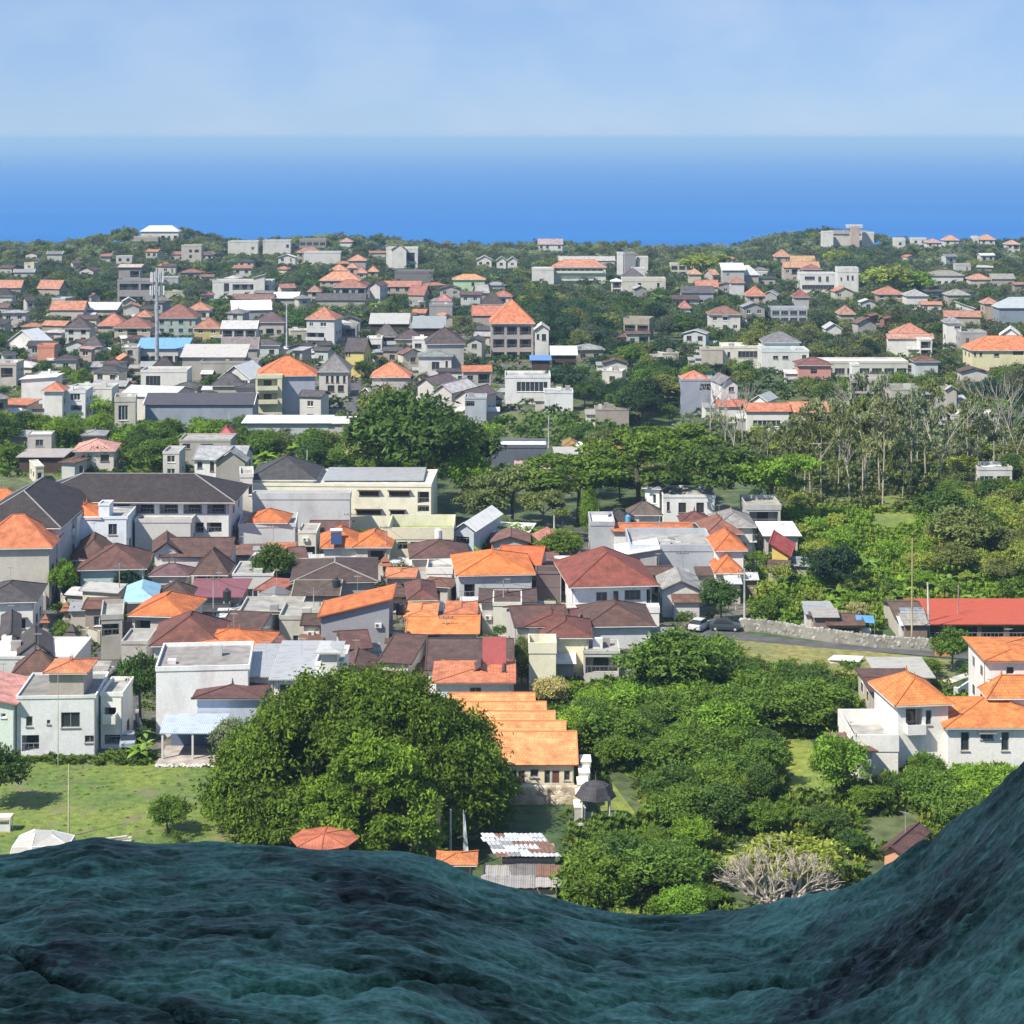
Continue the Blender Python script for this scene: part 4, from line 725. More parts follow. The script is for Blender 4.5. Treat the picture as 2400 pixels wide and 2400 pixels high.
h_('white slanting roof sheets right of the fin wall villa', 640, 696, 700, 4.0, 685, 'sh', (.76, .76, .76), BE, d=7, rm='metal', win='n', yv=700)
h_('plum roofed row house near the pole', 600, 665, 756, 4.6, 732, 'hip', (.15, .085, .10), (.56, .52, .5), d=8, yv=778)
h_('orange roof at the far left', -20, 48, 676, 4.6, 657, 'gx', (.60, .24, .14), BE, d=8, yv=678)
h_('orange pair of roofs near the far left', 82, 145, 678, 4.4, 657, 'gx', (.60, .22, .12), BE, d=8, yaw=-12, yv=682)
h_('dark roof at the far left edge', -20, 28, 694, 4.4, 676, 'hip', DK, WH, yv=700)
# --- right half, far
a = h_('white and pale green hotel with an orange roof and curved balconies', 1297, 1420, 627, 7.2, 609, 'hip', (.66, .24, .12), (.78, .80, .68), d=10, win=[(1300, 630, 1414, 639, 'b'), (1312, 650, 1395, 657, 'b')], yv=665, side=False)
h_('', 1247, 1298, 633, 6.4, 628, 'flat', WH, WH, d=8, win='n', into=a, side=False)
h_('long pale roofed row behind the hotel', 1310, 1440, 612, 5.0, 601, 'gx', (.50, .46, .44), WH, d=8, win='n', yv=612)
a = h_('white water tower block with a grey shaded face', 1460, 1494, 597, 11.5, 592, 'flat', LG, (.46, .45, .46), d=8, yaw=12, win='n', yv=635)  # front greyed, left strip below whitened: shade and sun put into the wall colours
h_('', 1448, 1461, 597, 11.5, 592, 'flat', LG, (.86, .86, .86), d=8, win='n', into=a, side=False, dy=.4)
h_('bright white block right of the tower', 1494, 1519, 606, 9.6, 602, 'flat', LG, WH, d=8, win='n', yv=628)
h_('white blank cube in front of the tower', 1482, 1511, 632, 7.0, 628, 'flat', LG, WH, d=7, win='n', yv=645)
h_('temple like cream hall with a dark pyramid roof', 1459, 1560, 660, 6.2, 652, 'flat', CC, (.74, .70, .62), d=9, win=[(1495, 663, 1503, 674, 'o'), (1540, 663, 1546, 674, 'o')], yv=672)
h_('dark pointed pyramid roof on the cream hall', 1460, 1508, 650, 7.2, 630, 'hip', (.12, .11, .13), CR, d=8, win='n', yv=650)
h_('small white arch house left of the cream hall', 1434, 1457, 660, 5.6, 653, 'hip', WH, WH, d=5, rm='metal', win='o', yv=678)
h_('white slab roofed houses beside the yellow green trees', 1572, 1626, 621, 5.6, 617, 'flat', LG, (.74, .71, .63), d=7, win='g', yv=632)
h_('cream arched house with an orange pointed roof', 1615, 1643, 643, 6.4, 630, 'hip', (.62, .30, .16), (.72, .62, .52), d=6, win='n', yv=655)
h_('white barn with a bright white roof and grey front', 1694, 1744, 634, 8.2, 617, 'sh', (.86, .86, .84), (.56, .55, .54), d=8, rm='metal', win=[(1703, 641, 1709, 647, 'w')], yv=658)
h_('pale round roofed hall behind the white barn', 1728, 1778, 645, 5.6, 622, 'hip', (.52, .55, .54), BE, rm='metal', win='n', yv=648)
h_('flat orange roof among the right houses', 1632, 1682, 674, 4.6, 657, 'gx', (.60, .22, .12), BE, d=8, win='n', yv=676)
h_('pale orange gable roof left of the white barn', 1662, 1692, 645, 5.6, 628, 'gx', (.62, .30, .18), BE, d=7, yaw=25, yv=650)
h_('white cube house with a red hip roof', 1714, 1744, 663, 7.0, 650, 'hip', (.48, .16, .10), (.74, .74, .74), d=7, win='n', yv=688)
h_('dark long roof with lavender grey walls', 1598, 1672, 688, 4.6, 671, 'gx', (.11, .10, .12), (.46, .46, .52), d=8, yv=694)
h_('bright orange hip roofed house above the dark trees', 1752, 1794, 694, 5.4, 672, 'hip', (.60, .18, .09), (.58, .48, .42), d=9, yv=705)
h_('tiny rose pink roof in dark trees', 1596, 1617, 722, 4.0, 706, 'hip', (.52, .16, .15), BE, d=6, win='n', yv=723)
h_('red brown roofed white villa in dark trees', 1664, 1735, 738, 5.6, 718, 'hip', (.30, .13, .10), WH, d=9, yv=762)
h_('crumbling concrete stair block in the woods', 1455, 1528, 760, 5.0, 740, 'flat', CC, (.46, .41, .34), d=8, yaw=-14, win='o', yv=780)
h_('long white one storey guest house', 1694, 1786, 816, 5.6, 810, 'flat', WH, (.74, .71, .62), d=9, win=[(1705, 825, 1712, 838, 'w'), (1730, 823, 1784, 838, 'g')], yv=840)
h_('small white gate tower with a beige wall beside the guest house', 1644, 1694, 821, 5.2, 817, 'flat', LG, (.52, .47, .40), d=6, win='n', yv=842)
a = h_('white villa with a grey hip roof and a teal grey flat roof', 1786, 1896, 826, 5.6, 820, 'flat', (.22, .34, .38), (.72, .72, .70), d=10, win=[(1812, 834, 1824, 842, 'w'), (1834, 834, 1848, 842, 'w'), (1880, 832, 1890, 844, 'w')], yv=848)
h_('', 1792, 1874, 806, 7.2, 778, 'hip', (.19, .18, .20), (.66, .66, .64), d=9, win='n', into=a, side=False, dy=3)
a = h_('bright white modern house with a round stair tower', 1876, 1960, 644, 7.6, 640, 'flat', LG, (.84, .83, .82), d=9, win=[(1886, 648, 1910, 656, 'w'), (1918, 648, 1925, 660, 'w'), (1936, 648, 1943, 660, 'w'), (1880, 668, 1955, 678, 'g')], yv=682)
h_('', 1964, 2012, 638, 9.6, 616, 'flat', LG, (.84, .83, .82), d=7, win=[(1978, 622, 2002, 636, 'o'), (1970, 650, 1974, 658, 'w'), (1985, 646, 1990, 657, 'w'), (1996, 646, 2001, 657, 'w')], into=a, side=False, dy=-.5)
h_('pinkish house with a wide orange roof left of the bright white house', 1838, 1920, 628, 6.4, 614, 'gx', (.60, .28, .14), (.58, .48, .44), d=9, yv=650)
h_('dark red hip roof behind the bright white house', 1885, 1925, 632, 7.0, 620, 'hip', (.34, .11, .09), BE, d=8, win='n', yv=634)
h_('orange pyramid roof on the right ridge slope', 1818, 1852, 602, 5.6, 585, 'hip', (.60, .24, .14), (.5, .45, .4), d=8, yv=606)
h_('yellowish orange long roof right of the ridge pyramid', 1855, 1910, 614, 4.6, 600, 'gx', (.58, .33, .12), (.5, .5, .3), d=8, yv=614)
h_('tower cottage with a dark red pyramid roof', 1863, 1896, 697, 6.6, 680, 'hip', (.32, .08, .075), (.55, .52, .50), d=7, win='n', yv=715)
h_('blue grey slab roofed house below the tower cottage', 1808, 1892, 727, 4.8, 721, 'flat', LG, (.52, .55, .62), d=8, win='g', yv=742)
a = h_('hilltop monument building with a flared central tower', 1928, 2048, 548, 6.2, 540, 'hip', (.25, .24, .26), (.70, .68, .66), d=9, win='n', yv=572)
h_('', 1928, 1953, 545, 8.0, 542, 'flat', LG, WH, d=5, win='n', into=a, side=False, dy=-1)
h_('', 2022, 2048, 548, 7.2, 544, 'flat', LG, WH, d=5, win='n', into=a, side=False, dy=-1)
h_('', 1994, 2014, 535, 10.5, 531, 'flat', LG, (.62, .50, .43), d=4, win='n', into=a, side=False, dy=-2)
h_('', 1986, 2022, 529, 11.6, 527, 'flat', LG, WH, d=5, win='n', into=a, side=False, dy=-2.4, z0=10.8)
for i, (xa, xb, ye, ya, kd, rc, lb) in enumerate([(2098, 2122, 566, 558, 'flat', LG, 'small white house on the far right ridge beside the monument'), (2138, 2172, 562, 558, 'flat', LG, 'flat pale house on the far right ridge'),
        (2172, 2206, 569, 560, 'hip', (.56, .30, .26), 'faded pink roof on the far right ridge'), (2213, 2247, 563, 552, 'hip', (.64, .30, .18), 'orange pyramid roof on the far right ridge, left of the white box'),
        (2282, 2294, 553, 548, 'flat', WH, 'tiny white box house on the far right ridge'), (2297, 2332, 561, 550, 'hip', (.64, .30, .18), 'orange pyramid roof on the far right ridge, right of the white box'), (2360, 2390, 573, 563, 'hip', (.64, .32, .2), 'lowest orange roof at the far right end of the ridge')]):
    h_(lb, xa, xb, ye, 5.4, ya, kd, rc, WH, d=7, yv=ye + 6)
h_('white walled house with beige roof on the right', 2178, 2258, 646, 4.6, 634, 'hip', (.33, .28, .25), WH, d=9, yv=658)
h_('coral hip roof right of the beige roofed house', 2275, 2322, 655, 4.4, 642, 'hip', (.62, .27, .16), (.7, .6, .5), d=8, yv=660)
h_('pale stone roofs at the far right', 2325, 2378, 655, 4.0, 642, 'gx', (.34, .31, .28), BE, d=8, yv=658)
h_('orange angular roof on the right', 2057, 2118, 690, 5.0, 672, 'hip', (.56, .19, .11), (.5, .4, .3), d=10, yv=696)
h_('white walled house with a pale grey hip roof', 2126, 2174, 694, 5.2, 679, 'hip', (.40, .41, .41), WH, d=9, yv=705)
h_('grey brown tent roofs right of the pale grey hip roof', 2222, 2272, 692, 4.6, 678, 'hip', (.38, .36, .31), BE, d=8, yv=696)
h_('faded orange pyramid roof left of the twin brick gables', 1970, 2003, 737, 4.6, 718, 'hip', (.50, .22, .14), BE, d=8, yv=740)
h_('left of the twin brick red gables', 2018, 2046, 742, 5.6, 721, 'gy', (.38, .13, .10), (.34, .16, .13), d=8, yaw=-30, win='n', yv=745)
h_('right of the twin brick red gables', 2048, 2086, 748, 5.2, 722, 'gy', (.38, .13, .10), (.34, .16, .13), d=8, yaw=-30, win='n', yv=752)
h_('white gabled cottages in the right thicket', 1936, 1972, 772, 4.4, 759, 'gy', (.5, .5, .5), WH, d=7, rm='metal', yv=776)
h_('turquoise roof in the right trees', 2250, 2284, 724, 4.6, 709, 'sr', (.18, .55, .62), WH, d=7, rm='metal', win='n', yv=726)
h_('long faded orange roof below the turquoise roof', 2212, 2300, 744, 4.4, 729, 'gx', (.52, .22, .13), BE, d=8, yaw=-8, win='n', yv=748)
h_('orange tower house beside the blue grey compound', 2309, 2339, 712, 6.6, 699, 'hip', (.58, .24, .15), (.56, .42, .36), d=7, win='n', yv=725)
h_('blue grey walled compound with pale pyramid roofs at the right edge', 2342, 2440, 722, 6.0, 697, 'hip', (.42, .48, .52), (.30, .36, .44), d=9, rm='metal', win='n', yv=752)
a = h_('white colonnaded house with a tiered orange roof', 2100, 2176, 786, 5.6, 759, 'hip', (.50, .20, .13), (.60, .56, .52), d=9, win='o', yv=790)
h_('', 2082, 2186, 793, 4.8, 783, 'gx', (.48, .24, .18), WH, d=3, win='n', into=a, side=False, dy=-3)
h_('white portico under the tiered orange roof', 2156, 2184, 798, 5.0, 794, 'flat', LG, WH, d=5, win='o', yv=828)
h_('white stair tower with a grey pyramid cap', 2220, 2253, 757, 9.0, 743, 'hip', (.28, .27, .29), WH, d=6, win=[(2237, 765, 2251, 770, 'w')], yv=795)
h_('grey concrete house with a dark door beside the stair tower', 2252, 2312, 782, 6.4, 777, 'flat', CC, (.42, .41, .41), d=8, win=[(2263, 792, 2273, 805, 'd')], yv=810)
h_('cream villa with a wide orange hip roof at the right edge', 2278, 2450, 822, 6.2, 788, 'hip', (.62, .19, .07), (.76, .70, .45), d=11, win=[(2283, 826, 2288, 835, 'w'), (2296, 826, 2302, 835, 'w'), (2330, 828, 2342, 836, 'w'), (2374, 817, 2398, 832, 'o')], yv=845)
h_('white gable behind the wide orange villa roof', 2336, 2400, 790, 6.4, 762, 'gy', WH, WH, d=9, yaw=-15, win='n', yv=795)
h_('white arched cluster houses left of the hotel', 1118, 1152, 610, 6.0, 600, 'gy', (.55, .53, .52), WH, d=7, win='w', yv=618)
h_('white twin gabled house near the hotel', 1164, 1186, 612, 6.0, 600, 'gy', (.45, .43, .42), WH, d=7, win='w', yv=622)
h_('white little gabled house nearest the hotel', 1190, 1212, 612, 6.0, 601, 'gy', (.5, .48, .46), WH, d=7, win='w', yv=620)
h_('faint mauve roofed block on the centre ridge', 1262, 1318, 574, 5.6, 560, 'gx', (.44, .32, .33), WH, d=8, yv=582)
# ------------------------------------------------------------------ small houses that fill the gaps of the town
def small_houses():
    g = random.Random(12)
    cols = {'orange': [(.55, .19, .09), (.60, .23, .11), (.50, .17, .08)], 'brown': [(.12, .065, .05), (.17, .08, .06), (.20, .10, .08)], 'grey': [(.30, .30, .31), (.42, .41, .40), (.22, .21, .22)], 'white': [(.56, .56, .54), (.64, .63, .60)], 'dull red': [(.34, .12, .09), (.42, .17, .13)], 'dark': [(.06, .055, .06), (.09, .08, .085)]}
    zones = [('middle town left of the grey frame building', (-10, 1150), (700, 960), 62, (4.5, 9.5), ['orange', 'brown', 'grey', 'grey', 'white', 'dark', 'dark', 'white', 'brown']),
             ('on the left half of the far slope', (-10, 1180), (590, 700), 36, (5, 10), ['orange', 'orange', 'brown', 'grey', 'white', 'dull red', 'dark']),
             ('on the right half of the far slope', (1440, 2400), (592, 740), 22, (5, 10), ['orange', 'dull red', 'grey', 'white', 'brown', 'dark', 'white']),
             ('among trees in the right middle distance', (1290, 2400), (740, 880), 9, (5, 9), ['grey', 'white', 'brown', 'orange', 'grey']),
             ('in the lanes of the old town', (-10, 1560), (1265, 1580), 95, (3.2, 6.6), ['brown', 'brown', 'dull red', 'orange', 'orange', 'brown', 'dark', 'grey']),
             ('behind the long black roof', (20, 560), (1015, 1105), 5, (4, 7), ['grey', 'brown', 'white'])]
    for zn, xr, yr, n, wr, pal in zones:
        k = 0
        for _ in range(n * 40):
            ye = g.uniform(*yr); x = g.uniform(*xr); h = g.choice([2.8, 3.1, 3.4, 5.6, 6.0]); W = g.uniform(*wr); dd = g.uniform(4, 8)
            if h > 5: W = min(W, 8)
            D = F * (CH - h) / (ye - YH)
            if D > 1095: continue
            wp = W * F / D; x0, x1 = x - wp / 2, x + wp / 2; X = (x - XC) / F * D
            if any(abs(X - f[0]) < W / 2 + f[2] - .6 and abs(D + dd / 2 - f[1]) < dd / 2 + f[3] - .8 for f in FOOT): continue
            c = g.choice(pal); kind = 'flat' if c == 'white' and g.random() < .6 else g.choice(['hip', 'hip', 'gx', 'gx', 'gy', 'sh']); hp = (h + 2) * F / D; ytop = ye - g.uniform(1.0, 2.0) * F / D * (.9 if W > 5 else .6); bad = False
            if any(x1 > q[0] and x0 < q[2] and ytop < q[3] and ye + hp * .9 > q[1] for q in CLEAR0): continue
            for a, b, cc, d, DD in KEEP:
                ox, oy = min(x1, cc) - max(x0, a), min(ye + hp, d) - max(ytop, b)
                if ox > 0 and oy > 0:
                    f_ = ox * oy / ((cc - a) * (d - b)); m_ = ox * max(0, min(ye + h * .5 * F / D, d) - max(ytop, b)) / ((x1 - x0) * (ye + h * .5 * F / D - ytop))
                    if (DD > D and f_ > .16) or (DD < D and m_ > .6): bad = True; break
            if bad: continue
            wl = g.choice([(.66, .64, .60), (.62, .60, .56), (.50, .48, .45), (.42, .42, .43), (.68, .64, .52), (.40, .34, .29), (.56, .60, .60)])
            tn = {'hip': 'hip', 'gx': 'ridged', 'gy': 'gabled', 'sh': 'lean-to', 'flat': 'flat'}[kind]; rm = 'metal' if c in ('white', 'grey') and g.random() < .6 else 'tile'
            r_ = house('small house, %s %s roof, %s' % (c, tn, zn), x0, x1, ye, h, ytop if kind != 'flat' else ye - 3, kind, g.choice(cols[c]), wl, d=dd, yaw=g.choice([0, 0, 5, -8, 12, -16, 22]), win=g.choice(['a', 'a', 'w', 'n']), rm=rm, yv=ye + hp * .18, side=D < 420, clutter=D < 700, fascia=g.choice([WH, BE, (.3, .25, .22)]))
            r_['group'] = 'small houses ' + zn; SMALL.append((wp * hp, r_)); k += 1
            if k >= n: break
        print(zn, k)
CLEAR0 = [(1235, 1500, 1720, 1700), (85, 1330, 170, 1500), (225, 1535, 330, 1620), (820, 890, 850, 960), (1180, 975, 1300, 1035), (1370, 1260, 1400, 1300), (1600, 900, 1680, 960)]
SMALL = []
small_houses()
# beyond about 300 houses the smallest ones are joined into one object
def join_small():
    n0 = len([o for o in bpy.data.objects if o.name.split('.')[0] == 'house']) - len(SMALL); keepn = max(0, 296 - n0); SMALL.sort(key=lambda q: -q[0]); V, Fc, UV, mats, mi = [], [], [], [], []
    def rec(o): return [o] + [q for ch in o.children for q in rec(ch)]
    bpy.context.view_layer.update()
    for _, r in SMALL[keepn:]:
        for o in rec(r):
            if o.type == 'MESH':
                M = o.matrix_world; b0 = len(V); V += [tuple(M @ v.co) for v in o.data.vertices]; m = o.data.materials[0]
                if m not in mats: mats.append(m)
                for p in o.data.polygons: Fc.append(tuple(b0 + i for i in p.vertices)); mi.append(mats.index(m))
                UV.append(np.array([0.0] * (2 * len(o.data.loops)))); o.data.uv_layers[0].data.foreach_get('uv', UV[-1])
        for o in rec(r)[::-1]: bpy.data.objects.remove(o)
    if not V: return
    me = bpy.data.meshes.new('distant_houses'); me.from_pydata(V, [], Fc); [me.materials.append(m) for m in mats]; me.polygons.foreach_set('material_index', mi); ul = me.uv_layers.new(name='UVMap'); ul.data.foreach_set('uv', np.concatenate(UV)); me.update()
    o = bpy.data.objects.new('distant_houses', me); col.objects.link(o); tag(o, 'crowd of the smallest far houses scattered over the slopes', 'houses', kind='stuff'); print('joined', len(SMALL) - keepn, 'kept', keepn)
join_small()
# ------------------------------------------------------------------ masts, poles, cars, walls, sheds
def pole(label, x, yt, yb, r=.15, c=(.45, .45, .43), cat='pole', name='utility_pole', arms=0, lean=0.0):
    X, D = ground_at(x, yb); H = (yb - yt) * D / F; t = empty(name, (X, D, gz(X, D)), label, cat)
    MB().bar((0, 0, -.3), (lean * H, 0, H), r, r * .6, 8).build('mast', mat('concrete', c), t)
    if arms:
        a = MB()
        for k in range(arms): a.box((lean * H - .9, -.06, H - .5 - .7 * k), (lean * H + .9, .06, H - .38 - .7 * k)); [a.bar((lean * H + q, 0, H - .38 - .7 * k), (lean * H + q, 0, H - .15 - .7 * k), .06, n=5) for q in (-.8, -.3, .3, .8)]
        a.build('crossarm', mat('concrete', (.2, .2, .2)), t)
    return t, X, D, H
t, X, D, H = pole('tall grey telephone mast with white panel antennas on the left', 368, 628, 860, .62, (.38, .40, .43), 'mast', 'telecom_mast')
for zc, n, rr, hh in ((H - 2.6, 6, 1.5, 2.8), (H - 6.4, 6, 1.7, 2.6)):
    fm = MB()
    for k in range(n):
        a = k * 2 * math.pi / n; p = (math.cos(a) * rr, math.sin(a) * rr)
        fm.bar((0, 0, zc), (*p, zc), .07); fm.bar((p[0], p[1], zc - hh * .6), (p[0], p[1], zc + hh * .6), .06)
        an = MB(); an.box((-.19, -.1, -hh / 2), (.19, .1, hh / 2)); an.build('antenna_panel', mat('wall', (.72, .72, .72)), t, (p[0] * 1.12, p[1] * 1.12, zc), a)
    fm.build('antenna_frame', mat('concrete', (.4, .4, .42)), t)
lad = MB()
for k in range(int(H / .6)): lad.box((-.75, -.75, k * .6), (-.35, -.70, k * .6 + .05))
lad.build('ladder', mat('concrete', (.3, .3, .3)), t)
pole('slim pale mast left of the white villa with orange pyramid roof', 672, 712, 835, .30, (.52, .53, .56), 'mast', 'slim_mast')
pole('tall concrete utility pole beside the two tiered orange house', 1745, 1332, 1478, .17, arms=2)
pole('short concrete utility pole beside the red gabled roof', 1770, 1314, 1362, .14, arms=1)
pole('very tall yellowish pole rising over the stone wall', 2137, 1262, 1520, .13, (.42, .36, .18), lean=.005)
pole('pale utility pole at the left end of the red shed', 2178, 1366, 1497, .17, (.55, .54, .52), lean=-.03)
pole('thin pole in front of the middle of the red shed', 2246, 1371, 1480, .10, (.50, .40, .34))
pole('pale concrete pole in the central grove', 1299, 1155, 1245, .16, (.55, .53, .48))
pole('short pale pole in front of the grove', 1319, 1222, 1265, .12, (.5, .48, .45))
pole('thin greenish pole right of the spreading trees', 1770, 1140, 1235, .14, (.35, .42, .36))
pole('concrete pole by the field above the white shed roofs', 1286, 975, 1050, .17, (.48, .47, .45))
pole('thin pole in the palm grove', 720, 1055, 1110, .12, (.50, .55, .5))
pole('pole by the concrete shell', 537, 968, 1005, .12, (.5, .55, .55))
pole('pale wooden pole standing in the field', 161, 1792, 1962, .09, (.55, .50, .30))
pole('thin wooden pole in front of the white weathered house', 136, 1560, 1795, .05, (.50, .48, .38))
pole('pole in front of the long white wall of the brown hip roofed house', 1477, 1425, 1512, .12, (.38, .38, .38))
t, X, D, H = pole('white flagpole base pole above the small orange roof', 1056, 1897, 2030, .13, (.55, .55, .52))
pole('roadside pole at the left end of the stone wall', 1725, 1380, 1430, .1, (.5, .5, .45))
pole('thin grey pole above the brown roofs', 1461, 1345, 1395, .08, (.5, .5, .5), arms=1)
pole('pole in the left middle town behind the white villa', 779, 714, 735, .16, (.5, .5, .5))
pole('pole near the curved grey metal roof', 962, 733, 778, .15, (.5, .5, .5))
def cable(pts, label):
    mb = MB()
    for (p, q) in pts:
        pr = None
        for k in range(13):
            s = k / 12; v = Vector(p).lerp(Vector(q), s); v.z -= 1.2 * 4 * s * (1 - s)
            if pr is not None: mb.bar(pr, v, .025, n=3)
            pr = v
    tag(mb.build('power_line', mat('asphalt', (.05, .05, .05))), label, 'power line')
def top_of(x, yt, yb): X, D = ground_at(x, yb); return (X, D, (yb - yt) * D / F)
cable([(top_of(1745, 1336, 1478), top_of(2178, 1370, 1497)), (top_of(2178, 1370, 1497), top_of(2246, 1375, 1480)), (top_of(1745, 1336, 1478), top_of(1461, 1348, 1395))], 'thin power lines sagging between the roadside poles')
# pennant
X, D = ground_at(1086, 2035); t = empty('pennant', (X, D, 0), 'white feather pennant above the small orange roof', 'pennant')
MB().bar((0, 0, 0), (0, 0, 5.2), .04).build('staff', mat('concrete', (.4, .4, .4)), t)
p = MB(); zz = [0, 1, 2.2, 3.6]
for k in range(3): p.poly([(.04, -.05, 1.2 + zz[k]), (.5 - .12 * k, .08 * (k % 2), 1.2 + zz[k]), (.5 - .12 * (k + 1), .08 * ((k + 1) % 2), 1.2 + zz[k + 1]), (.04, -.05, 1.2 + zz[k + 1])])
po = p.build('cloth', mat('wall', (.8, .8, .82)), t); sm = po.modifiers.new('s', 'SOLIDIFY'); sm.thickness = .03
# cars
def car(label, x, y, c, yaw, kind='car'):
    X, D = ground_at(x, y); t = empty('parked_' + kind, (X, D, gz(X, D) + .08), label, kind, None, math.radians(yaw))
    def loft(secs, name, m):
        mb = MB()
        for (a, b) in zip(secs, secs[1:]):
            n = len(a)
            for k in range(n): mb.poly([a[k], a[(k + 1) % n], b[(k + 1) % n], b[k]])
        mb.poly(secs[0][::-1]); mb.poly(secs[-1]); return mb.build(name, m, t)
    def sec(x_, w, z0, z1): return [(x_, -w, z0), (x_, -w * 1.03, (z0 + z1) / 2), (x_, -w * .93, z1), (x_, w * .93, z1), (x_, w * 1.03, (z0 + z1) / 2), (x_, w, z0)]
    pm = mat('paint', c, .25)
    loft([sec(-2.1, .72, .42, .80), sec(-2.0, .82, .30, .92), sec(-1.2, .86, .25, .98), sec(0, .87, .25, .98), sec(1.2, .86, .25, .95), sec(1.9, .80, .30, .82), sec(2.1, .68, .40, .70)], 'body', pm)
    loft([sec(-1.55, .74, .96, 1.0), sec(-1.05, .70, .96, 1.44), sec(.25, .70, .96, 1.46), sec(1.05, .74, .94, .98)], 'windows', mat('glass', (.03, .035, .04)))
    loft([sec(-1.10, .66, 1.44, 1.49), sec(-.4, .68, 1.44, 1.52), sec(.28, .66, 1.44, 1.50)], 'roof', pm)
    for sx in (-1.3, 1.3):
        for sy in (-1, 1):
            wb = MB(); wb.bar((0, -.1, 0), (0, .1, 0), .32, n=14); wh = wb.build('wheel', mat('asphalt', (.02, .02, .02)), t, (sx, sy * .78, .32))
            wb = MB(); wb.bar((0, -.12, 0), (0, .12, 0), .17, n=10); wb.build('rim', mat('paint', (.5, .5, .5), .3), wh)
    for sy in (-1, 1): MB().box((2.0, sy * .55 - .14, .60), (2.10, sy * .55 + .14, .72)).build('headlight', mat('paint', (.8, .8, .8), .2), t); MB().box((-2.10, sy * .55 - .12, .68), (-2.02, sy * .55 + .12, .80)).build('tail_light', mat('paint', (.4, .02, .02), .3), t)
car('white car parked on the street right of the brown roofed house', 241, 1588, (.78, .79, .80), 78)
car('silver car half hidden by shrubs at the lower end of the street', 300, 1748, (.35, .40, .48), 100)
car('white car under the grey flat carport roof', 1386, 1582, (.75, .76, .78), -80)
car('black car at the right of the carport', 1428, 1580, (.015, .018, .03), -80)
car('white car on the road behind the roadside tree', 1640, 1476, (.6, .6, .6), 62)
car('dark car parked beside the roadside poles', 1700, 1478, (.04, .05, .06), -8)
# roadside stone wall
def stone_wall():
    P = [(1735, 1478), (1800, 1483), (1870, 1494), (1960, 1507), (2050, 1518), (2140, 1524), (2222, 1530)]
    W = [ground_at(*p) for p in P]; t = empty('stone_wall', (W[3][0], W[3][1], 0), 'long whitish rubble stone wall running along the road', 'wall'); g = random.Random(2)
    o3 = Vector((W[3][0], W[3][1], 0)); core = MB(); ms = [mat('concrete', c) for c in ((.36, .35, .32), (.30, .29, .26), (.42, .41, .38), (.25, .24, .21))]
    meshes = []
    for k in range(6):
        mb = MB(); bm = []
        for zz, q in ((-.5, .75), (-.1, 1.0), (.35, .85), (.5, .45)):
            bm.append([(q * .5 * math.cos(a * math.pi / 3 + k) * g.uniform(.8, 1.1), q * .34 * math.sin(a * math.pi / 3 + k) * g.uniform(.8, 1.1), zz) for a in range(6)])
        for a, b in zip(bm, bm[1:]):
            for j in range(6): mb.poly([a[j], a[(j + 1) % 6], b[(j + 1) % 6], b[j]])
        mb.poly(bm[-1]); me = bpy.data.meshes.new('stone'); me.from_pydata(mb.v, [], mb.f); me.materials.append(ms[k % 4]); meshes.append(me)
    for a, b in zip(W, W[1:]):
        va, vb = Vector((*a, 0)), Vector((*b, 0)); ln = (vb - va).length; d = (vb - va).normalized(); n = int(ln / .5)
        nrm = Vector((-d.y, d.x, 0)); c0, c1 = va - o3, vb - o3
        core.poly([c0 - nrm * .12, c1 - nrm * .12, c1 - nrm * .12 + Vector((0, 0, 1.5)), c0 - nrm * .12 + Vector((0, 0, 1.5))]); core.poly([c0 + nrm * .2, c1 + nrm * .2, c1 + nrm * .2 + Vector((0, 0, 1.5)), c0 + nrm * .2 + Vector((0, 0, 1.5))]); core.poly([c0 - nrm * .12 + Vector((0, 0, 1.5)), c1 - nrm * .12 + Vector((0, 0, 1.5)), c1 + nrm * .2 + Vector((0, 0, 1.5)), c0 + nrm * .2 + Vector((0, 0, 1.5))])
        for i in range(n):
            for row in range(3):
                me = meshes[g.randrange(6)]; o = bpy.data.objects.new('stone', me); col.objects.link(o); o.parent = t; v = va + d * (ln * (i + .5 * (row % 2) + g.uniform(.2, .4)) / n) - o3 + nrm * g.uniform(.02, .16)
                o.location = (v.x, v.y, .30 + .52 * row + g.uniform(-.08, .10)); o.rotation_euler = (g.uniform(-.2, .2), g.uniform(-.25, .25), math.atan2(d.y, d.x)); o.scale = (g.uniform(.6, .9), .8, g.uniform(.5, .8))
    core.build('core', mat('concrete', (.26, .25, .22)), t)
stone_wall()
# concrete and orange blocks at its end
X, D = ground_at(2204, 1532); tag(MB().box((X - .9, D - 1.4, 0), (X + .9, D - .9, 2.0)).build('orange_hoarding', mat('wall', (.60, .25, .10))), 'small orange hoarding at the right end of the stone wall', 'hoarding')
X, D = ground_at(1980, 1553); t = empty('stone_slab', (X, D, 0), 'flat white slab lying on the verge below the road', 'slab'); MB().poly([(-2.3, -.6, .5), (1.6, -.9, .35), (2.5, .8, .6), (-1.2, 1.0, .7)]).box((-1.9, -.5, 0), (1.9, .7, .33)).build('slab', mat('concrete', (.75, .74, .7)), t)
X, D = ground_at(2027, 1488); t = empty('tarp_stall', (X, D, 0), 'small stall under a blue tarpaulin in front of the thatched hut', 'stall')
MB().poly([(-1.2, -.8, 1.9), (1.2, -.8, 1.7), (1.3, .9, 2.3), (-1.1, .9, 2.4)]).build('tarpaulin', mat('wall', (.10, .28, .58)), t); lg = MB(); [lg.bar((a, b, 0), (a, b, 1.9), .04) for a in (-1.1, 1.15) for b in (-.7, .8)]; lg.build('leg', mat('bark', (.3, .25, .2)), t); MB().box((-.9, -.6, .1), (.7, .3, .9)).build('counter', mat('wall', (.7, .7, .7)), t)
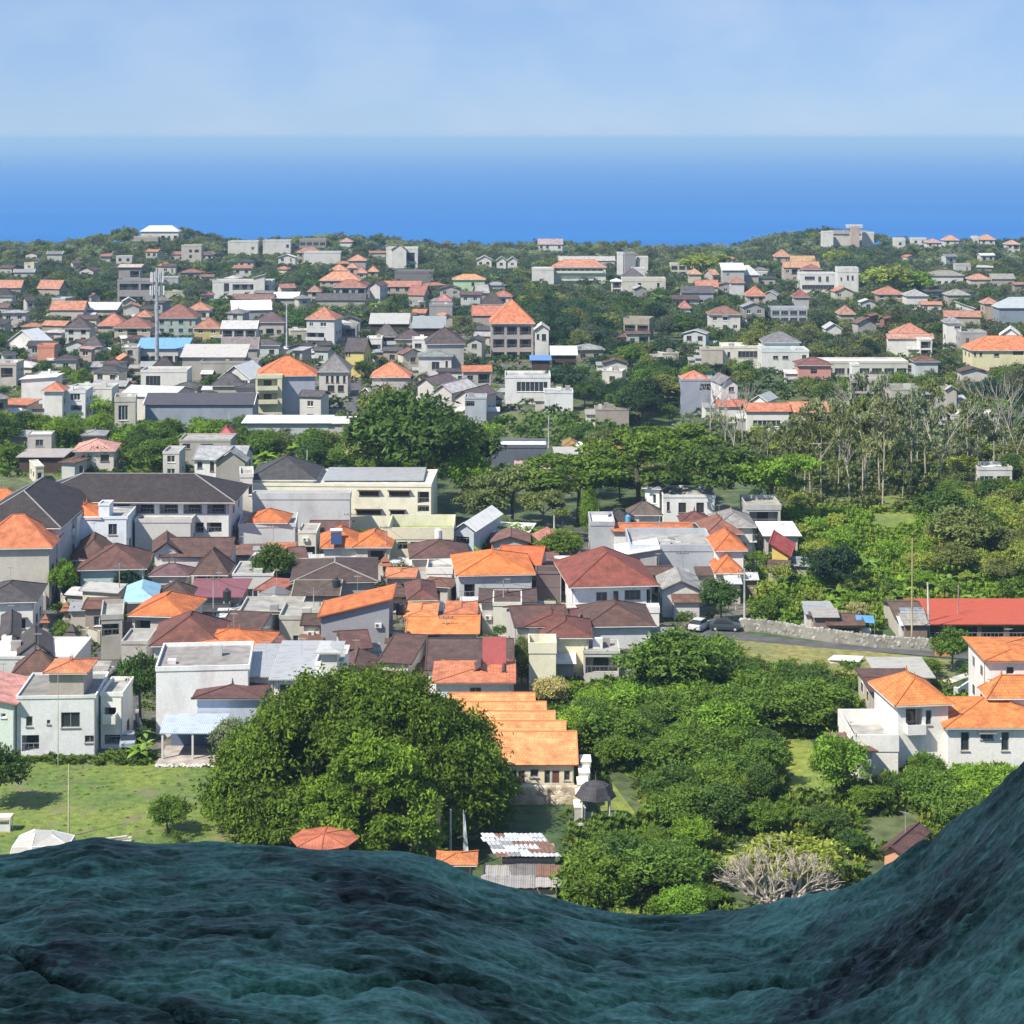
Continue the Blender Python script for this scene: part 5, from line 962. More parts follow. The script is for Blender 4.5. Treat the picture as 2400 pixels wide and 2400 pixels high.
# tin roofed shack with loose sheets
def tin_shack(label, xl, xr, yt, yb, skew, h, sheets_x, sheets_y, c0, seed, drop):
    X, D = ground_at((xl + xr) / 2, yb + h * 24); D -= 0; g = random.Random(seed); W = (xr - xl) * D / F; t = empty('tin_shack', (X, D, 0), label, 'shack')
    dep = 4.5; MB().box((-W / 2 + .4, .4, -.3), (W / 2 - .4, dep - .4, h - .25)).build('wall', mat('wall', (.30, .26, .22)), t)
    rise = drop; sw, sh_ = W / sheets_x, dep / sheets_y
    for i in range(sheets_x):
        for j in range(sheets_y):
            z = h + rise * (j / sheets_y) + g.uniform(0, .10); z2 = h + rise * ((j + 1) / sheets_y) + g.uniform(0, .08)
            x0 = -W / 2 + i * sw + skew * j + g.uniform(-.15, .15); y0 = j * sh_
            mb = MB(); n = 6
            for k in range(n):
                a, b = x0 + (sw + .12) * k / n, x0 + (sw + .12) * (k + 1) / n; za, zb = (.05 if k % 2 else 0), (0 if k % 2 else .05)
                mb.poly([(a, y0, z + za), (b, y0, z + zb), (b + skew, y0 + sh_ + .25, z2 + zb), (a + skew, y0 + sh_ + .25, z2 + za)], [(a, y0), (b, y0), (b, y0 + sh_), (a, y0 + sh_)])
            v = g.uniform(.75, 1.1) if g.random() > .2 else .45; o = mb.build('tin_sheet', mat('metal', tuple(q * v for q in c0) if g.random() > .18 else (.22, .12, .08)), t); s_ = o.modifiers.new('s', 'SOLIDIFY'); s_.thickness = .03
    return t
tin_shack('shack roofed with overlapping pale tin sheets and rusty gaps near the bottom middle', 1166, 1312, 1957, 2018, -.28, 2.8, 5, 6, (.62, .64, .68), 3, .35)
tin_shack('grey tin roof directly below the overlapping pale sheets', 1128, 1316, 2036, 2090, .05, 2.0, 3, 2, (.40, .37, .35), 8, .15)
# black pavilion below the stepped terrace
X, D = ground_at(1396, 1925); t = empty('garden_pavilion', (X, D, 0), 'small garden pavilion with a black many sided roof below the stepped terrace', 'pavilion'); mb = MB(); n = 8; rb, rt = 2.0, .35
for k in range(n):
    a, b = 2 * math.pi * k / n, 2 * math.pi * (k + 1) / n; P0 = [(math.cos(q) * rb, math.sin(q) * rb * .9, 2.4) for q in (a, b)]; P1 = [(math.cos(q) * 1.3, math.sin(q) * 1.2, 3.5) for q in (a, b)]; mb.poly([P0[0], P0[1], P1[1], P1[0]]); mb.poly([P1[0], P1[1], (0, 0, 4.0)])
mb.build('roof', mat('tile', (.055, .052, .06)), t); MB().bar((0, 0, 3.9), (0, 0, 4.7), .10, .02).build('finial', mat('wall', (.1, .1, .1)), t)
for sx in (-1.3, 1.3):
    for sy in (-1.1, 1.1): MB().bar((sx, sy, 0), (sx, sy, 2.45), .09, n=6).build('post', mat('wall', (.6, .58, .54)), t)
MB().box((-1.9, -1.6, -.2), (1.9, 1.6, .35)).build('plinth', mat('concrete', (.5, .48, .44)), t)
# side wall and garden stones of the terrace
X, D = ground_at(1356, 1905); t = empty('garden_wall', (X, D, 0), 'white topped grey garden wall stepping down right of the terrace doors', 'wall')
for k in range(5): MB().box((-.5 + .22 * k, -3.4 + 2.1 * k, -.2), (.5 + .22 * k, -1.303 + 2.1 * k, 1.6 + .42 * k)).build('wall_section', mat('wall', (.55, .52, .46)), t); MB().box((-.56 + .22 * k, -3.45 + 2.1 * k, 1.605 + .42 * k), (.56 + .22 * k, -1.31 + 2.1 * k, 1.72 + .42 * k)).build('coping', mat('wall', WH), t)
X, D = ground_at(1270, 1885); t = empty('retaining_wall', (X, D, 0), 'pinkish rubble retaining wall under the terrace doors', 'wall'); g = random.Random(5); MB().box((-3.5, .3, -.3), (3.2, 1.2, 1.7)).build('core', mat('concrete', (.4, .35, .28)), t)
sme = []
for k in range(4):
    mb = MB(); A_ = [[(q * .5 * math.cos(a * 1.047 + k), -.22 + (0 if z_ else 0) + zo, q * .42 * math.sin(a * 1.047 + k)) for a in range(6)] for z_, q, zo in ((0, 1, .22), (0, .95, .0), (1, .6, -.1))]
    for a, b in zip(A_, A_[1:]):
        for j in range(6): mb.poly([a[j], b[j], b[(j + 1) % 6], a[(j + 1) % 6]])
    mb.poly(A_[-1]); me = bpy.data.meshes.new('stone'); me.from_pydata(mb.v, [], mb.f); me.materials.append(mat('concrete', [(.55, .44, .32), (.50, .40, .30), (.60, .52, .40), (.45, .36, .27)][k])); sme.append(me)
for i in range(13):
    for j in range(4): o = bpy.data.objects.new('stone', sme[g.randrange(4)]); col.objects.link(o); o.parent = t; o.location = (-3.3 + .52 * i + .26 * (j % 2), .22 + g.uniform(-.05, .05), .2 + .42 * j); o.scale = (g.uniform(.95, 1.15), 1, g.uniform(.9, 1.1))
# round orange roof, small orange roof and plastic tent at the ledge
def cone_roof(label, x, yt, ye, wpx, h, c, n, name, cat, rise=None):
    D = F * (CH - h) / (ye - YH); X = (x - XC) / F * D; R = wpx * D / F / 2; t = empty(name, (X, D + R, 0), label, cat); r = rise or (CH - h - (yt - YH) * (D + R) / F); mb = MB()
    for k in range(n):
        a, b = 2 * math.pi * k / n, 2 * math.pi * (k + 1) / n; p0, p1 = (math.cos(a) * R, math.sin(a) * R, h), (math.cos(b) * R, math.sin(b) * R, h); q0, q1 = (math.cos(a) * R * .5, math.sin(a) * R * .5, h + r * .58), (math.cos(b) * R * .5, math.sin(b) * R * .5, h + r * .58)
        l = (Vector(p1) - Vector(p0)).length; mb.poly([p0, p1, q1, q0], [(0, 0), (l, 0), (l * .75, R * .55), (l * .25, R * .55)]); mb.poly([q0, q1, (0, 0, h + r)], [(l * .25, R * .55), (l * .75, R * .55), (l * .5, R * 1.1)])
    ro = mb.build('roof', mat('tile', c), t); cp = MB(); [cp.bar((math.cos(2 * math.pi * k / n) * R, math.sin(2 * math.pi * k / n) * R, h), (math.cos(2 * math.pi * k / n) * R * .5, math.sin(2 * math.pi * k / n) * R * .5, h + r * .58), .07) for k in range(n)]; [cp.bar((math.cos(2 * math.pi * k / n) * R * .5, math.sin(2 * math.pi * k / n) * R * .5, h + r * .58), (0, 0, h + r), .07) for k in range(n)]
    cp.build('ridge_cap', mat('wall', tuple(v * .7 for v in c)), ro); MB().bar((0, 0, -.3), (0, 0, h), R * .72, n=n).build('wall', mat('wall', (.22, .19, .15)), t); return t
cone_roof('terracotta many sided pavilion roof just above the dark ledge', 752, 1953, 1994, 165, 5.0, (.50, .15, .08), 8, 'round_pavilion', 'pavilion')
house('small bright orange roof by the white pole above the ledge', 1036, 1105, 2026, 3.0, 2004, 'hip', (.62, .22, .08), (.2, .17, .13), d=2.2, clutter=False, win='n', yv=2025)
X, D = ground_at(98, 2006); t = empty('plastic_greenhouse', (X, D, 0), 'faceted translucent white plastic greenhouse at the lower left', 'greenhouse'); w_ = 2.7
mb = MB(); A = [(-w_, -1.4, 0), (-.7, -2.0, 0), (w_, -1.2, 0), (w_, 2.2, 0), (-w_, 2.2, 0)]; B = [(-w_ * .9, -1.0, 1.15), (-.6, -1.4, 1.3), (w_ * .95, -.8, 1.2), (w_ * .95, 1.8, 1.2), (-w_ * .9, 1.8, 1.2)]; T_ = [(-.9, -.2, 2.1), (-.55, -.3, 2.15), (.9, .1, 1.9), (.6, 1.2, 1.9), (-.9, 1.2, 2.0)]
for k in range(5): mb.poly([A[k], A[(k + 1) % 5], B[(k + 1) % 5], B[k]]); mb.poly([B[k], B[(k + 1) % 5], T_[(k + 1) % 5], T_[k]])
mb.poly(T_); mb.build('cover', mat('wall', (.45, .44, .42)), t); fb = MB(); [fb.bar(A[k], B[k], .06) for k in range(5)]; [fb.bar(B[k], T_[k], .06) for k in range(5)]; [fb.bar(B[k], B[(k + 1) % 5], .05) for k in range(5)]; fb.build('frame', mat('wall', (.8, .8, .8)), t)
X, D = ground_at(235, 1985); t = empty('timber_pile', (X, D, 0), 'pile of pale boards on the ground right of the plastic greenhouse', 'pile of boards'); g = random.Random(4)
for k in range(9): MB().box((-2.2, -.12, 0), (2.2, .12, .1)).build('board', mat('concrete', (.62, .58, .52)), t, (g.uniform(-.6, .6), g.uniform(-1, 1), .12 * k * .6), g.uniform(-.5, .5))
X, D = ground_at(8, 1948); t = empty('pink_stall', (X, D, 0), 'tiny white and pink stall at the left edge of the field', 'stall'); MB().box((-.9, -.5, 1.2), (.8, .7, 1.45)).build('roof', mat('wall', (.75, .6, .6)), t); lg = MB(); [lg.bar((a, b, 0), (a, b, 1.2), .05) for a in (-.8, .7) for b in (-.4, .6)]; lg.build('leg', mat('wall', WH), t); MB().box((-.7, -.3, .05), (.6, .5, .7)).build('counter', mat('wall', (.7, .7, .7)), t)
# carport with stone terrace
D = F * (CH - 3.2) / (1722 - YH); D = F * CH / (1785 - YH); s_ = D / F; X = (440 - XC) * s_; t = empty('open_carport', (X, D, 0), 'open carport with a blue grey metal roof and dark interior beside the big tree', 'carport')
mb = MB().poly([(-3.0, .2, 2.9), (3.6, .2, 2.9), (3.6, 5.2, 3.5), (-3.3, 5.2, 3.5)]); ro = mb.build('roof', mat('metal', (.42, .48, .58)), t); sm = ro.modifiers.new('s', 'SOLIDIFY'); sm.thickness = .1
for px_ in (-2.7, .45, 3.3): MB().box((px_ - .1, .3, -.2), (px_ + .1, .5, 2.9)).build('post', mat('wall', (.62, .60, .56)), t)
MB().box((-2.6, 4.9, -.2), (3.4, 5.1, 3.3)).box((3.3, .6, -.2), (3.5, 4.9, 2.95)).build('back_wall', mat('wall', (.12, .16, .24)), t)
MB().box((-3.1, -1.4, -.3), (3.8, 4.8, .18)).build('slab', mat('concrete', (.42, .37, .34)), t)
g = random.Random(6); sm_ = MB()
for k in range(34):
    p = Vector((-3.0 + 6.6 * k / 33 + g.uniform(-.1, .1), -1.75 + g.uniform(-.25, .2), .05)); q = p + Vector((g.uniform(-.3, .3), .1, .22)); sm_.bar(p, q, .22, .12, 5)
X2, D2 = ground_at(445, 1800); r_ = sm_.build('rubble', mat('concrete', (.62, .60, .56)), None, (X, D, 0)); tag(r_, 'heap of pale rubble stones along the front of the carport slab', 'rubble', kind='stuff')
FOOT.append((X, D + 2, 4, 4)); KEEP.append((372, 1695, 480, 1785, D))
# water tanks on roofs
def tank(label, x, y, h, c=(.03, .035, .04), s=1.0):
    D = F * (CH - h) / (y - YH); X = (x - XC) / F * D; t = empty('water_tank', (X, D, h), label, 'water tank'); mb = MB().bar((0, 0, 0), (0, 0, 1.3 * s), .55 * s, .55 * s, 12).bar((0, 0, 1.3 * s), (0, 0, 1.55 * s), .5 * s, .18 * s, 12); mb.build('drum', mat('paint', c, .4), t); MB().bar((0, 0, 1.55 * s), (0, 0, 1.65 * s), .2 * s, n=10).build('lid', mat('paint', c, .4), t); st = MB(); [st.box((a - .05, b - .05, -1.2), (a + .05, b + .05, 0)) for a in (-.4, .4) for b in (-.4, .4)]; st.build('stand', mat('concrete', (.4, .4, .4)), t)
tank('black water tank against the plum metal roof', 532, 1408, 4.0)
tank('black water tank above the bright orange ridge roof', 938, 1440, 5.2)
tank('dark water tank left of the dark brown gabled row', 957, 1512, 4.0)
tank('black water tank below the wide brown hip roof', 788, 1382, 4.2)
tank('white water tank on the mossy green roof', 1027, 1262, 5.1, WH)
tank('small blue water tank beside the slate pyramid roof', 1472, 1225, 4.4, (.1, .35, .6), .8)
# air conditioners on the villa
X, D = (2304 - XC) * 0, 0
# compound walls of the lanes
def lane_wall(label, P, h, c=(.52, .49, .43)):
    W = [ground_at(*p) for p in P]; o3 = Vector((*W[0], 0)); t = empty('compound_wall', (W[0][0], W[0][1], 0), label, 'wall')
    for a, b in zip(W, W[1:]):
        d = (Vector(b) - Vector(a)); L_ = d.length; MB().box((.003, -.1, -.2), (L_ - .003, .1, h)).build('wall_panel', mat('wall', c), t, (a[0] - o3.x, a[1] - o3.y, 0), math.atan2(d.y, d.x))
    for a in W: MB().box((-.2, -.2, -.2), (.2, .2, h + .25)).build('pillar', mat('wall', tuple(v * .9 for v in c)), t, (a[0] - o3.x, a[1] - o3.y, 0))
lane_wall('pale compound wall curving along the right side of the upper lane', [(135, 1395), (150, 1430), (163, 1462), (200, 1465)], 1.6)
lane_wall('low wall crossing the end of the upper lane', [(160, 1505), (205, 1500), (232, 1508)], 1.4)
lane_wall('grey wall along the left side of the upper lane', [(80, 1330), (98, 1395), (105, 1430)], 1.8, (.40, .38, .36))
lane_wall('pale kerb wall right of the lower street', [(322, 1690), (338, 1740)], 1.0)
lane_wall('low plaster wall before the white long wall by the carport', [(1240, 1600), (1330, 1592), (1360, 1560)], 1.6)
lane_wall('white garden wall beside the footpath below the tower house', [(2240, 1640), (2300, 1600)], 1.2, WH)
lane_wall('cream garden wall left of the yellow column tree', [(1130, 1478), (1190, 1470), (1235, 1462)], 1.6)
lane_wall('grey yard wall below the dark gabled row', [(560, 1500), (640, 1512), (700, 1500)], 1.8, (.45, .45, .44))
lane_wall('whitish yard wall at the foot of the pale pink walled house', [(880, 1415), (960, 1452), (1000, 1450)], 1.6)

for i, (x, yb, hp) in enumerate([(500, 1500, 150), (735, 1500, 120), (905, 1360, 130), (1180, 1480, 120), (640, 1330, 100), (1045, 1560, 120), (820, 1300, 100), (1600, 1420, 130), (1545, 1330, 110), (280, 1440, 120)]):
    t_ = pole('thin grey street pole rising between the old town roofs', x, yb - hp, yb, .09, (.40, .40, .39), arms=1); t_[0]['group'] = 'street poles of the old town'
cable([(top_of(500, 1354, 1500), top_of(735, 1384, 1500)), (top_of(735, 1384, 1500), top_of(905, 1234, 1360)), (top_of(905, 1234, 1360), top_of(1180, 1364, 1480)), (top_of(500, 1354, 1500), top_of(280, 1324, 1440)), (top_of(1180, 1364, 1480), top_of(1461, 1348, 1395))], 'sagging power lines over the old town roofs')
# ------------------------------------------------------------------ trees
def leaf_cloud(lobes, ncl, nlf, lf, seed, droop=.35, flat=1.0, spread=.35, asp=2.4, low=-.25):
    """lobes: (x,y,z,r). leaves sit in clumps spread over and just inside the lobes. returns quads and tone"""
    g = np.random.default_rng(seed); lobes = np.array(lobes, float)
    k = g.choice(len(lobes), ncl, p=lobes[:, 3] ** 2 / (lobes[:, 3] ** 2).sum())
    d = g.normal(size=(ncl, 3)); d /= np.linalg.norm(d, axis=1)[:, None]; bad = d[:, 2] < low; d[bad, 2] *= -1
    rr = lobes[k, 3] * (1 - g.random(ncl) ** 2 * .45)
    C = lobes[k, :3] + d * rr[:, None] * np.array([1, 1, flat])
    tone = np.clip(g.normal(.5, .2, ncl) + (g.random(len(lobes)) - .5)[k] * .35, 0, 1)
    C2 = np.repeat(C, nlf, 0); D2 = np.repeat(d, nlf, 0); cr = np.repeat(rr, nlf) * spread
    off = g.normal(size=(ncl * nlf, 3)); P = C2 + off * (cr * .55)[:, None] * np.array([1, 1, .75])
    ax = D2 * .7 + g.normal(size=P.shape) * .75; ax[:, 2] -= droop; ax /= np.linalg.norm(ax, axis=1)[:, None]
    n = D2 + g.normal(size=P.shape) * .55; n[:, 2] += .35
    b = np.cross(n, ax); b /= np.linalg.norm(b, axis=1)[:, None] + 1e-9
    l = (lf * (.6 + .8 * g.random(len(P))))[:, None]; wd = l / asp
    V = np.stack([P - ax * l * .5, P + b * wd * .5, P + ax * l * .5, P - b * wd * .5], 1)
    T = np.clip(np.repeat(tone, nlf) + g.normal(0, .09, len(P)), 0, 1)
    return V, T
def cloud_mesh(name, V, T, m=None):
    n = len(V); return np_mesh(name, V.reshape(-1, 3), np.arange(n * 4).reshape(-1, 4), T, m)
def lobes_for(shape, seed):
    g = np.random.default_rng(seed); out = []
    if shape == 'round':
        for i in range(15):
            a = i * 2.4 + g.random() * .8; r = .10 + .25 * g.random(); z = .40 + .36 * g.random() * (1.15 - r * 1.6)
            out.append((r * math.cos(a), r * math.sin(a), z, .15 + .07 * g.random()))
        out.append((0, 0, .66, .24)); out.append((.05, 0, .45, .26))
    elif shape == 'bush':
        for i in range(11):
            a = i * 2.4 + g.random(); r = .05 + .28 * g.random(); out.append((r * math.cos(a), r * math.sin(a), .25 + .42 * g.random(), .20 + .08 * g.random()))
    elif shape == 'umbrella':
        for i in range(15):
            a = i * 2.4 + g.random(); r = .08 + .36 * math.sqrt(g.random()); out.append((r * math.cos(a), r * math.sin(a), .84 - .5 * r * r * 3 * g.random() - .32 * (i % 3 == 0) * g.random(), .12 + .05 * g.random()))
    elif shape == 'thin':
        for i in range(19):
            a = i * 2.4 + g.random(); z = .42 + .54 * i / 19; r = (.46 - .5 * max(0, z - .55)) * math.sqrt(g.random()) + .03; out.append((r * math.cos(a), r * math.sin(a), z, .08 + .06 * g.random()))
    elif shape == 'column':
        for i in range(9): out.append((.05 * g.normal(), .05 * g.normal(), .15 + .75 * i / 9, .20 + .16 * math.sin(math.pi * (i + 1) / 10)))
    return out
PROTO = {}
def proto(shape, lod, seed):
    key = (shape, lod, seed)
    if key in PROTO: return PROTO[key]
    ncl, nlf, lf = {0: (560, 15, .055), 1: (260, 10, .075), 2: (150, 8, .085)}[lod]
    flat = .38 if shape in ('umbrella',) else (.55 if shape == 'thin' else .9)
    if shape == 'thin': ncl = int(ncl * .34)
    V, T = leaf_cloud(lobes_for(shape, seed), ncl, nlf, lf, seed + 5, flat=flat, droop=.1 if shape in ('umbrella', 'thin') else .3)
    PROTO[key] = cloud_mesh('crown', V, T, mat('leaf', (.05, .1, .03))); return PROTO[key]
def branches(mb, p, d, ln, r, depth, g, n=3, spread=.7, up=.15):
    q = p + d * ln; mb.bar(p, q, r, r * .68, 5)
    if depth == 0: return
    for k in range(n if depth > 1 else max(2, n - 1)):
        e = Vector((g.gauss(0, 1), g.gauss(0, 1), g.gauss(0, .5))).normalized(); nd = (d + e * spread + Vector((0, 0, up))).normalized()
        branches(mb, q, nd, ln * g.uniform(.62, .88), r * .62, depth - 1, g, n, spread, up)
TRUNK = {}
def trunk(shape, seed):
    key = (shape, seed)
    if key in TRUNK: return TRUNK[key]
    g = random.Random(seed); mb = MB(); hz_ = {'round': .42, 'bush': .25, 'umbrella': .5, 'thin': .5, 'column': .3}[shape]
    r = .028 if shape != 'thin' else .017
    lean = Vector((g.uniform(-.04, .04), g.uniform(-.04, .04), hz_)); mb.bar((0, 0, -.03), lean, r, r * .75, 6)
    if shape == 'thin': mb.bar(lean, lean + Vector((g.uniform(-.03, .03), 0, .44)), r * .75, r * .2, 5)
    for k in range(5):
        a = k * 1.3 + g.random(); e = lean + Vector((math.cos(a) * .3, math.sin(a) * .3, .16 + .16 * g.random())); mb.bar(lean + (Vector((0, 0, .3 * k / 5)) if shape == 'thin' else Vector((0, 0, 0))), e, r * .5, r * .18, 4)
    me = bpy.data.meshes.new('trunk'); me.from_pydata(mb.v, [], mb.f); me.materials.append(mat('bark', (.13, .10, .075))); TRUNK[key] = me; return me
LEAFC = {'dark': (.055, .105, .026), 'deep': (.028, .056, .028), 'mid': (.088, .155, .026), 'bright': (.130, .23, .028), 'yellow': (.19, .25, .05), 'olive': (.125, .160, .052), 'grey': (.17, .21, .12), 'blue': (.045, .088, .050), 'far': (.080, .105, .062), 'pale': (.30, .30, .14)}  # 'far' is a muted green with distance haze put into it
def tree(label, x, yb, wpx, hpx, shape='round', c='mid', lod=1, group=None, seed=None, cat='tree', name=None, bark=(.13, .10, .075), loc=None):
    if loc is None: X, D = ground_at(x, yb); W, H = wpx * D / F, hpx * D / F
    else: X, D, W, H = loc
    seed = rnd.randrange(3) if seed is None else seed
    t = empty(name or {'thin': 'tall_tree', 'umbrella': 'spreading_tree', 'bush': 'bush'}.get(shape, 'broadleaf_tree'), (X, D, gz(X, D)), label, cat, group, rnd.random() * 6.28)
    for nm, me, m in (('trunk', trunk(shape, seed), mat('bark', bark)), ('crown', proto(shape, lod, seed), mat('leaf', LEAFC[c]))):
        o = bpy.data.objects.new(nm, me); col.objects.link(o); o.parent = t; o.scale = (W, W, H) if nm == 'crown' else (H, H, H)
        o.material_slots[0].link = 'OBJECT'; o.material_slots[0].material = m
        if nm == 'trunk': o.scale = (W * .6 + H * .25, W * .6 + H * .25, H)
    return t
def big_tree():
    X, D = ground_at(845, 1945); t = empty('rain_tree', (X, D, 0), 'huge dome shaped dark green tree filling the lower middle of the view', 'tree')
    g = np.random.default_rng(11); lob = []
    def lobes(n, rx, ry, z0, zt, r0, pw=1.0, cx=0, cy=0):
        for i in range(n):
            a = i * 2.39996; q = math.sqrt((i + .5) / n); z = z0 + (zt - z0) * math.sqrt(max(0, 1 - (q * .985) ** 2)) ** pw
            lob.append((cx + rx * q * math.cos(a) + g.normal() * .4, cy + ry * q * math.sin(a) + g.normal() * .4, z + g.normal() * .45, r0 * (.75 + .5 * g.random())))
    lobes(95, 12.8, 9.2, 1.8, 13.0, 1.9, 1.3)
    for i in range(46):
        a = i / 46 * 2 * math.pi; lob.append((12.9 * math.cos(a) + g.normal() * .5, 9.5 * math.sin(a) + g.normal() * .5, 1.2 + 2.2 * g.random(), 1.7))
        lob.append((12.4 * math.cos(a + .1), 9 * math.sin(a + .1), 5.0 + g.normal() * .6, 1.7))
    lob = [q for q in lob if not (3.4 < q[0] < 8.5 and q[1] < -4 and q[2] - q[3] < 3.6)]
    lob = [q for q in lob if not (-8.5 < q[0] < 6 and q[1] < -3.0 and 5.2 < q[2] < 9.2)]
    for i in range(40): lob.append((g.uniform(-11, 11), g.uniform(.5, 5), g.uniform(2, 9.5), 2.0))
    V, T = leaf_cloud(lob, 7400, 20, .44, 21, droop=.8, spread=.42, asp=2.4)
    mb = MB(); gg = random.Random(5)
    for (bx, by, rr) in ((5.6, -5.2, .8), (6.6, -4.6, .6), (-3, 1, .8), (1.5, 0, .7)): mb.bar((bx, by, -.4), (bx * .9, by * .8, 5), rr, rr * .6, 8)
    for k in range(14): a = k * .9; mb.bar((0, 0, 3), (math.cos(a) * 6, 1 + abs(math.sin(a)) * 5, 7 + gg.random() * 3), .3, .08, 5)
    mb.build('trunk', mat('bark', (.20, .16, .12)), t)
    o = bpy.data.objects.new('crown', cloud_mesh('crown', V, T, mat('leaf', (.078, .135, .019)))); col.objects.link(o); o.parent = t
    FOOT.append((X, D, 14, 9.5))
    X2, D2 = ground_at(880, 2010); t2 = empty('leafy_tree', (X2, D2 - 2.5, 0), 'brighter yellow green tree standing in front of the huge dome shaped tree', 'tree')
    lob = []
    for i in range(34):
        a = i * 2.4; q = math.sqrt((i + .5) / 34); lob.append((5.6 * q * math.cos(a), 3 * q * math.sin(a), 1.6 + 8.6 * math.sqrt(1 - (.97 * q) ** 2) + g.normal() * .5, 1.25 * (.7 + .5 * g.random())))
        lob.append((5.4 * math.cos(a), 3.8 * math.sin(a), 1 + 4.5 * g.random(), 1.2))
    V, T = leaf_cloud(lob, 2100, 18, .38, 31, droop=.5, spread=.42, asp=2.2)
    mb = MB(); mb.bar((0, 0, -.4), (0, 0, 5), .4, .2, 7); mb.build('trunk', mat('bark', (.16, .12, .09)), t2)
    o = bpy.data.objects.new('crown', cloud_mesh('crown', V, T, mat('leaf', (.125, .20, .022)))); col.objects.link(o); o.parent = t2
    mb = MB(); g3 = random.Random(9)      # cut trunk stumps with pale bark
    X3, D3 = ground_at(1000, 2010); t3 = empty('pale_trunk', (X3, D3 - 3, 0), 'pale cut off double trunk in the shade right of the bright tree', 'tree trunk')
    mb.bar((-.5, 0, -.3), (-.45, 0, 5.6), .95, .75, 9); mb.bar((.9, .1, -.3), (.95, .1, 6.4), .5, .42, 8); mb.build('trunk', mat('bark', (.36, .27, .17)), t3)
big_tree()
tree('dark green tree cut off by the left edge beside the field', -12, 1893, 150, 165, 'round', 'dark', 0)
tree('big glossy round tree in the garden right of the parked cars', 1585, 1660, 262, 205, 'round', 'mid', 0, seed=1)
tree('towering olive dark tree behind the cream school', 985, 1195, 330, 300, 'round', 'dark', 0, seed=0)
tree('dark lower tree joined to the left of the towering dark tree', 880, 1150, 180, 190, 'round', 'olive', 0, seed=2)
tree('dark tree filling in right of the towering dark tree', 1085, 1150, 190, 190, 'round', 'dark', 0, seed=1)
tree('olive crown rising left behind the towering dark tree', 905, 1075, 150, 195, 'round', 'olive', 0, seed=2)
tree('fresh green tree leaning on the right side of the towering dark tree', 1105, 1205, 120, 165, 'round', 'bright', 0, seed=1)
tree('olive tree at the foot of the fresh green tree', 1140, 1245, 150, 130, 'round', 'olive', 0, seed=2)
for i, (x, yb, wp, hp, c, lb) in enumerate([(1200, 1235, 190, 150, 'olive', 'leftmost flat crowned spreading tree of the central grove'), (1355, 1225, 250, 170, 'mid', 'second flat crowned spreading tree, above the slate pyramid roof'),
     (1500, 1205, 280, 215, 'mid', 'tallest flat crowned spreading tree, over the half hidden villa'), (1670, 1230, 270, 200, 'dark', 'dark spreading tree right behind the half hidden villa'),
     (1815, 1235, 200, 185, 'bright', 'light green layered spreading tree at the right of the grove'), (1570, 1120, 220, 130, 'mid', 'far spreading tree between the grove and the bare trees'), (1270, 1270, 120, 130, 'olive', 'olive spreading tree over the dark lane')]):
    tree(lb, x, yb, wp, hp, 'umbrella', c, 0, seed=i % 3)
tree('slim bright green column tree beside the dark lane', 1382, 1245, 55, 98, 'column', 'bright', 0)
tree('dark blue green round tree in the thicket', 1945, 1398, 150, 130, 'round', 'deep', 0)
tree('dark tree on the meadow edge at the right', 2215, 1270, 160, 140, 'round', 'dark', 0)
tree('yellow olive tree right of the meadow', 2270, 1330, 190, 150, 'round', 'olive', 0)
tree('pale flowering frangipani above the stepped orange terrace', 1285, 1655, 105, 75, 'bush', 'pale', 0, bark=(.4, .38, .33))
tree('white flowering bare limbed tree by the thatched hut', 2008, 1472, 62, 66, 'umbrella', 'pale', 0, bark=(.4, .38, .33))
tree('bright green tree at the lane bend', 150, 1420, 78, 122, 'round', 'bright', 0)
tree('dark round tree before the teal walled house', 305, 1400, 95, 85, 'round', 'deep', 0)
tree('dark tall tree leaning over the street by the white box house', 330, 1700, 125, 190, 'round', 'dark', 0)
tree('dense dark green tree in the middle of the brown roofs', 640, 1400, 120, 140, 'round', 'dark', 0)
tree('round clipped green tree in front of the yellow house', 848, 895, 50, 58, 'round', 'dark', 1)
tree('yellow green column tree by the pale yellow wall', 1222, 1602, 58, 108, 'column', 'olive', 0)
tree('grey leaved small tree beside the carport under the pale blue wall', 540, 1790, 110, 120, 'round', 'grey', 0)
tree('dense green hedge tree in front of the long white roof', 1240, 1300, 260, 70, 'bush', 'mid', 0)
tree('green tree left of the bright orange hip roof gap', 1310, 1335, 120, 100, 'round', 'mid', 0)
tree('light round crown on top of the left hill', 292, 585, 42, 52, 'round', 'olive', 1)
tree('broad yellow green tree beside the white barn', 1640, 655, 120, 66, 'round', 'yellow', 1)
tree('pale yellow green round tree behind the white barn', 1690, 636, 60, 48, 'round', 'yellow', 1)
tree('broad sunlit yellow green tree right of the bright white modern house', 2075, 705, 150, 92, 'round', 'yellow', 1)
tree('sunlit yellow green tree, second right of the bright white modern house', 2150, 700, 100, 75, 'round', 'bright', 1)
tree('yellow green tree on the slope under the monument', 1960, 625, 70, 46, 'round', 'yellow', 1)
tree('dark leafy tree at the corner of the stone wall', 2230, 1570, 110, 110, 'round', 'mid', 0)
tree('dark green tree by the roadside poles', 1690, 1462, 110, 115, 'round', 'dark', 0)
tree('lime green shrub tree by the white villa wall', 1965, 1880, 150, 190, 'bush', 'bright', 0)
tree('small dark tree in the field near the big tree', 395, 1955, 110, 105, 'bush', 'mid', 0)
